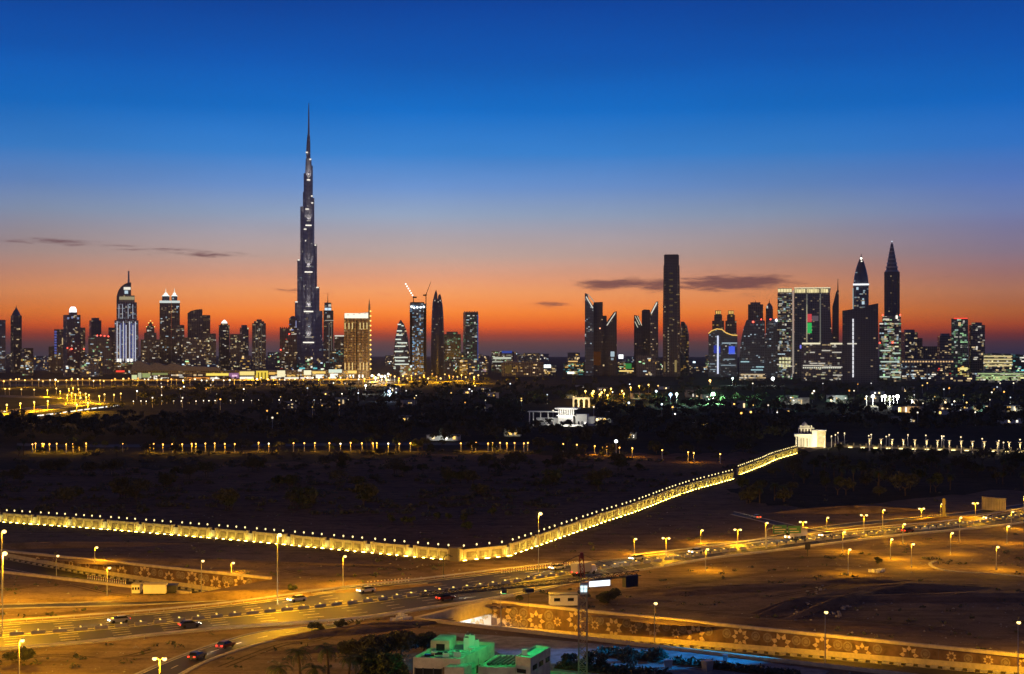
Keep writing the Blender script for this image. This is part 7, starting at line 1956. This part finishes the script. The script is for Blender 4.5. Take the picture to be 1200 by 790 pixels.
# concrete barriers down the median, posts, cones
BARM = MB().loft([[(x, y, 0) for x, y in rect(2.9, .6)], [(x, y, .2) for x, y in rect(2.9, .48)], [(x, y, .75) for x, y in rect(2.9, .2)]]).mesh("body", M['concrete'])
REFM = MB().box(-.12, .12, -.3, .3, .755, 1.0).mesh("glowing_reflector", emit((1, .70, .16), 1.5))  # reflectors glow by themselves, the caught lamp light put in as emission
LOOPM = MB().tube([(-.8, 0, .75), (-.6, 0, .86), (-.4, 0, .86), (-.3, 0, .75)], [.03] * 4, 5).mesh("lifting_loop", M['darkmetal'])
bproto = empty("concrete_barrier"); tag(bproto, "concrete barrier block in the chain down the highway median", 'barrier', "concrete barriers along the highway median")
link("body", BARM, bproto); link("glowing_reflector", REFM, bproto); link("lifting_loop", LOOPM, bproto)
first = True
f = .02
Lh = sum(math.dist(HW.at(i / 50, .5), HW.at((i + 1) / 50, .5)) for i in range(50))
while f < .93:
    o_ = bproto if first else copy_tree(bproto); first = False
    x, y, z = HW.at(f, .5); o_.location = (x, y, z); o_.rotation_euler = (0, 0, HW.heading(f, .5)); f += 4.4 / Lh
POST = MB().lathe([(.22, 0), (.2, .9), (.05, .95)], 8).mesh("post", M['white']); BAND = MB().lathe([(.225, .55), (.222, .75)], 8).mesh("reflector_band", M['redpaint'])
pproto = None
def post_row(p0, p1, n, label, group, s=1.):
    global pproto
    for i in range(n):
        px, py = p0[0] + (p1[0] - p0[0]) * i / (n - 1), p0[1] + (p1[1] - p0[1]) * i / (n - 1)
        x, y = gp(px, py)
        if pproto is None:
            pproto = empty("bollard"); link("post", POST, pproto); link("reflector_band", BAND, pproto); o_ = pproto
        else: o_ = copy_tree(pproto)
        tag(o_, label, 'bollard', group); o_.location = (x, y, 0); o_.scale = (s * .42, s * .42, s * .62)
post_row((431, 686.6), (479, 682), 13, "white bollard in the row on the slip road verge below the palace wall", "white bollards on the slip road verge", 2.0)
post_row((588, 672), (682, 661), 34, "white bollard in the long row on the highway's far verge under the palace wall corner", "white bollards on the highway's far verge", 1.7)
post_row((209, 701.6), (233, 700.4), 9, "white bollard in the short row before the mosaics by the site cabins", "white bollards near the site cabins", 1.5)
post_row((103, 678.2), (147, 684.8), 18, "white bollard along the underpass edge beside the lamp on the sand", "white bollards along the underpass edge", 1.6)
post_row((385, 732.6), (426, 727), 9, "white bollard beside the scrub where the ramp joins the highway", "white bollards at the ramp mouth", 1.4)
BLK = MB().loft([[(x, y, 0) for x, y in rect(1.5, .9)], [(x, y, .85) for x, y in rect(1.4, .8)]]).mesh("concrete_block", M['white'])
for i, (px, py) in enumerate(((461, 728.6), (464, 728.8), (467, 729), (471, 728), (476, 727.4), (479, 726.8), (466, 726), (470, 725.2), (474, 724.8), (470, 723))):
    x, y = gp(px, py); tag(link("concrete_block", BLK, None, (x, y, 0), (0, 0, i * .8)), "white concrete block in the loose pile near the tunnel portal", 'concrete block', "white blocks piled near the tunnel portal")
for i, (px, py) in enumerate(((1021, 670.6), (1024.6, 670.8), (1028, 671), (1031, 670.4), (1033.6, 669.8))):
    x, y = gp(px, py); tag(link("concrete_block", BLK, None, (x, y, 0), (0, 0, i * .8)), "white concrete block in the cluster beside the service road", 'concrete block', "white blocks beside the service road")
# heaps of dug sand and the rubble of the drainage cut
def mound(px, py, rx, ry, h, rz, seed):
    x, y = gp(px, py); r = np.random.default_rng(seed); n_, k_ = 28, 9
    ph = r.uniform(0, 6.28, 6)
    m = MB(); rings = []
    for j in range(k_):
        q = j / (k_ - 1)
        ring = []
        for i in range(n_):
            a = 2 * math.pi * i / n_
            wob = 1 + .14 * math.sin(3 * a + ph[0]) + .09 * math.sin(5 * a + ph[1]) + .05 * math.sin(9 * a + ph[2] + q * 4)
            rr_ = (1 - q) * wob
            ring.append((rx * rr_ * math.cos(a), ry * rr_ * math.sin(a), h * (1 - (1 - q) ** 2) ** 1.2 * (1 + .1 * math.sin(4 * a + ph[3])) - .05))
        rings.append(ring)
    m.loft(rings); m.smooth = True
    tag(m.build("sand_mound", M['sand'], loc=(x, y, 0), rot=(0, 0, rz)), kind='structure')
for i, a in enumerate(((268, 700, 26, 5, 1.5, .25), (150, 702, 30, 3, .7, .1), (450, 690, 18, 3, .6, .5), (930, 708, 22, 3, 1.1, .9), (985, 706, 30, 3.4, 1.3, .95), (1060, 690, 26, 8, 1.2, .3), (1000, 600, 30, 6, 2.2, .2), (1110, 610, 24, 4, 1.4, .3), (700, 705, 24, 5, .8, .2), (380, 760, 14, 4, .8, .5), (430, 738, 24, 4, 1.2, .6), (860, 690, 34, 7, .9, .3), (60, 640, 40, 6, 1.2, .1), (250, 660, 50, 7, 1., -.1), (1000, 682, 20, 4, 1., .2), (100, 775, 20, 4, .5, .1), (900, 730, 40, 6, .7, -.2), (1120, 700, 44, 8, .9, .1))):
    mound(*a, 100 + i)
RUB = [MB().loft([[(x * s, y * s, 0) for x, y in ngon(.5, .4, 6, a0=s)], [(x * s * .7, y * s * .8, .4 * s) for x, y in ngon(.5, .4, 6, .06, a0=s + .3)]]).mesh("rubble", M['concrete']) for s in (.5, .8, 1.15)]
rq = random.Random(9)
for i in range(90):
    u = rq.random()
    p0, p1 = ((962, 686), (926, 730)) if i % 2 else ((1012, 688), (978, 722))
    x, y = gp(p0[0] + (p1[0] - p0[0]) * u + rq.gauss(0, 4), p0[1] + (p1[1] - p0[1]) * u + rq.gauss(0, 1.2))
    tag(link("rubble_block", rq.choice(RUB), None, (x, y, -.05), (0, 0, rq.uniform(0, 6))), "lump of pale rubble along the dirt channel on the dark sand", 'rubble', "rubble along the dirt channel")
# ------------------------------------------------------------------ evening dust haze over the plain
hb = MB().box(-BIG - 500, BIG + 500, -BIG - 500, BIG + 500, -8.5, 900)
hm, hk, hout = new_mat("haze")
pv = hk.n('ShaderNodeVolumePrincipled')
pv.inputs['Color'].default_value = (.84, .82, .82, 1); pv.inputs['Density'].default_value = HAZE; pv.inputs['Anisotropy'].default_value = .2
hk.put(hout.inputs['Volume'], pv.outputs[0])
tag(hb.build("haze", hm), kind='stuff')
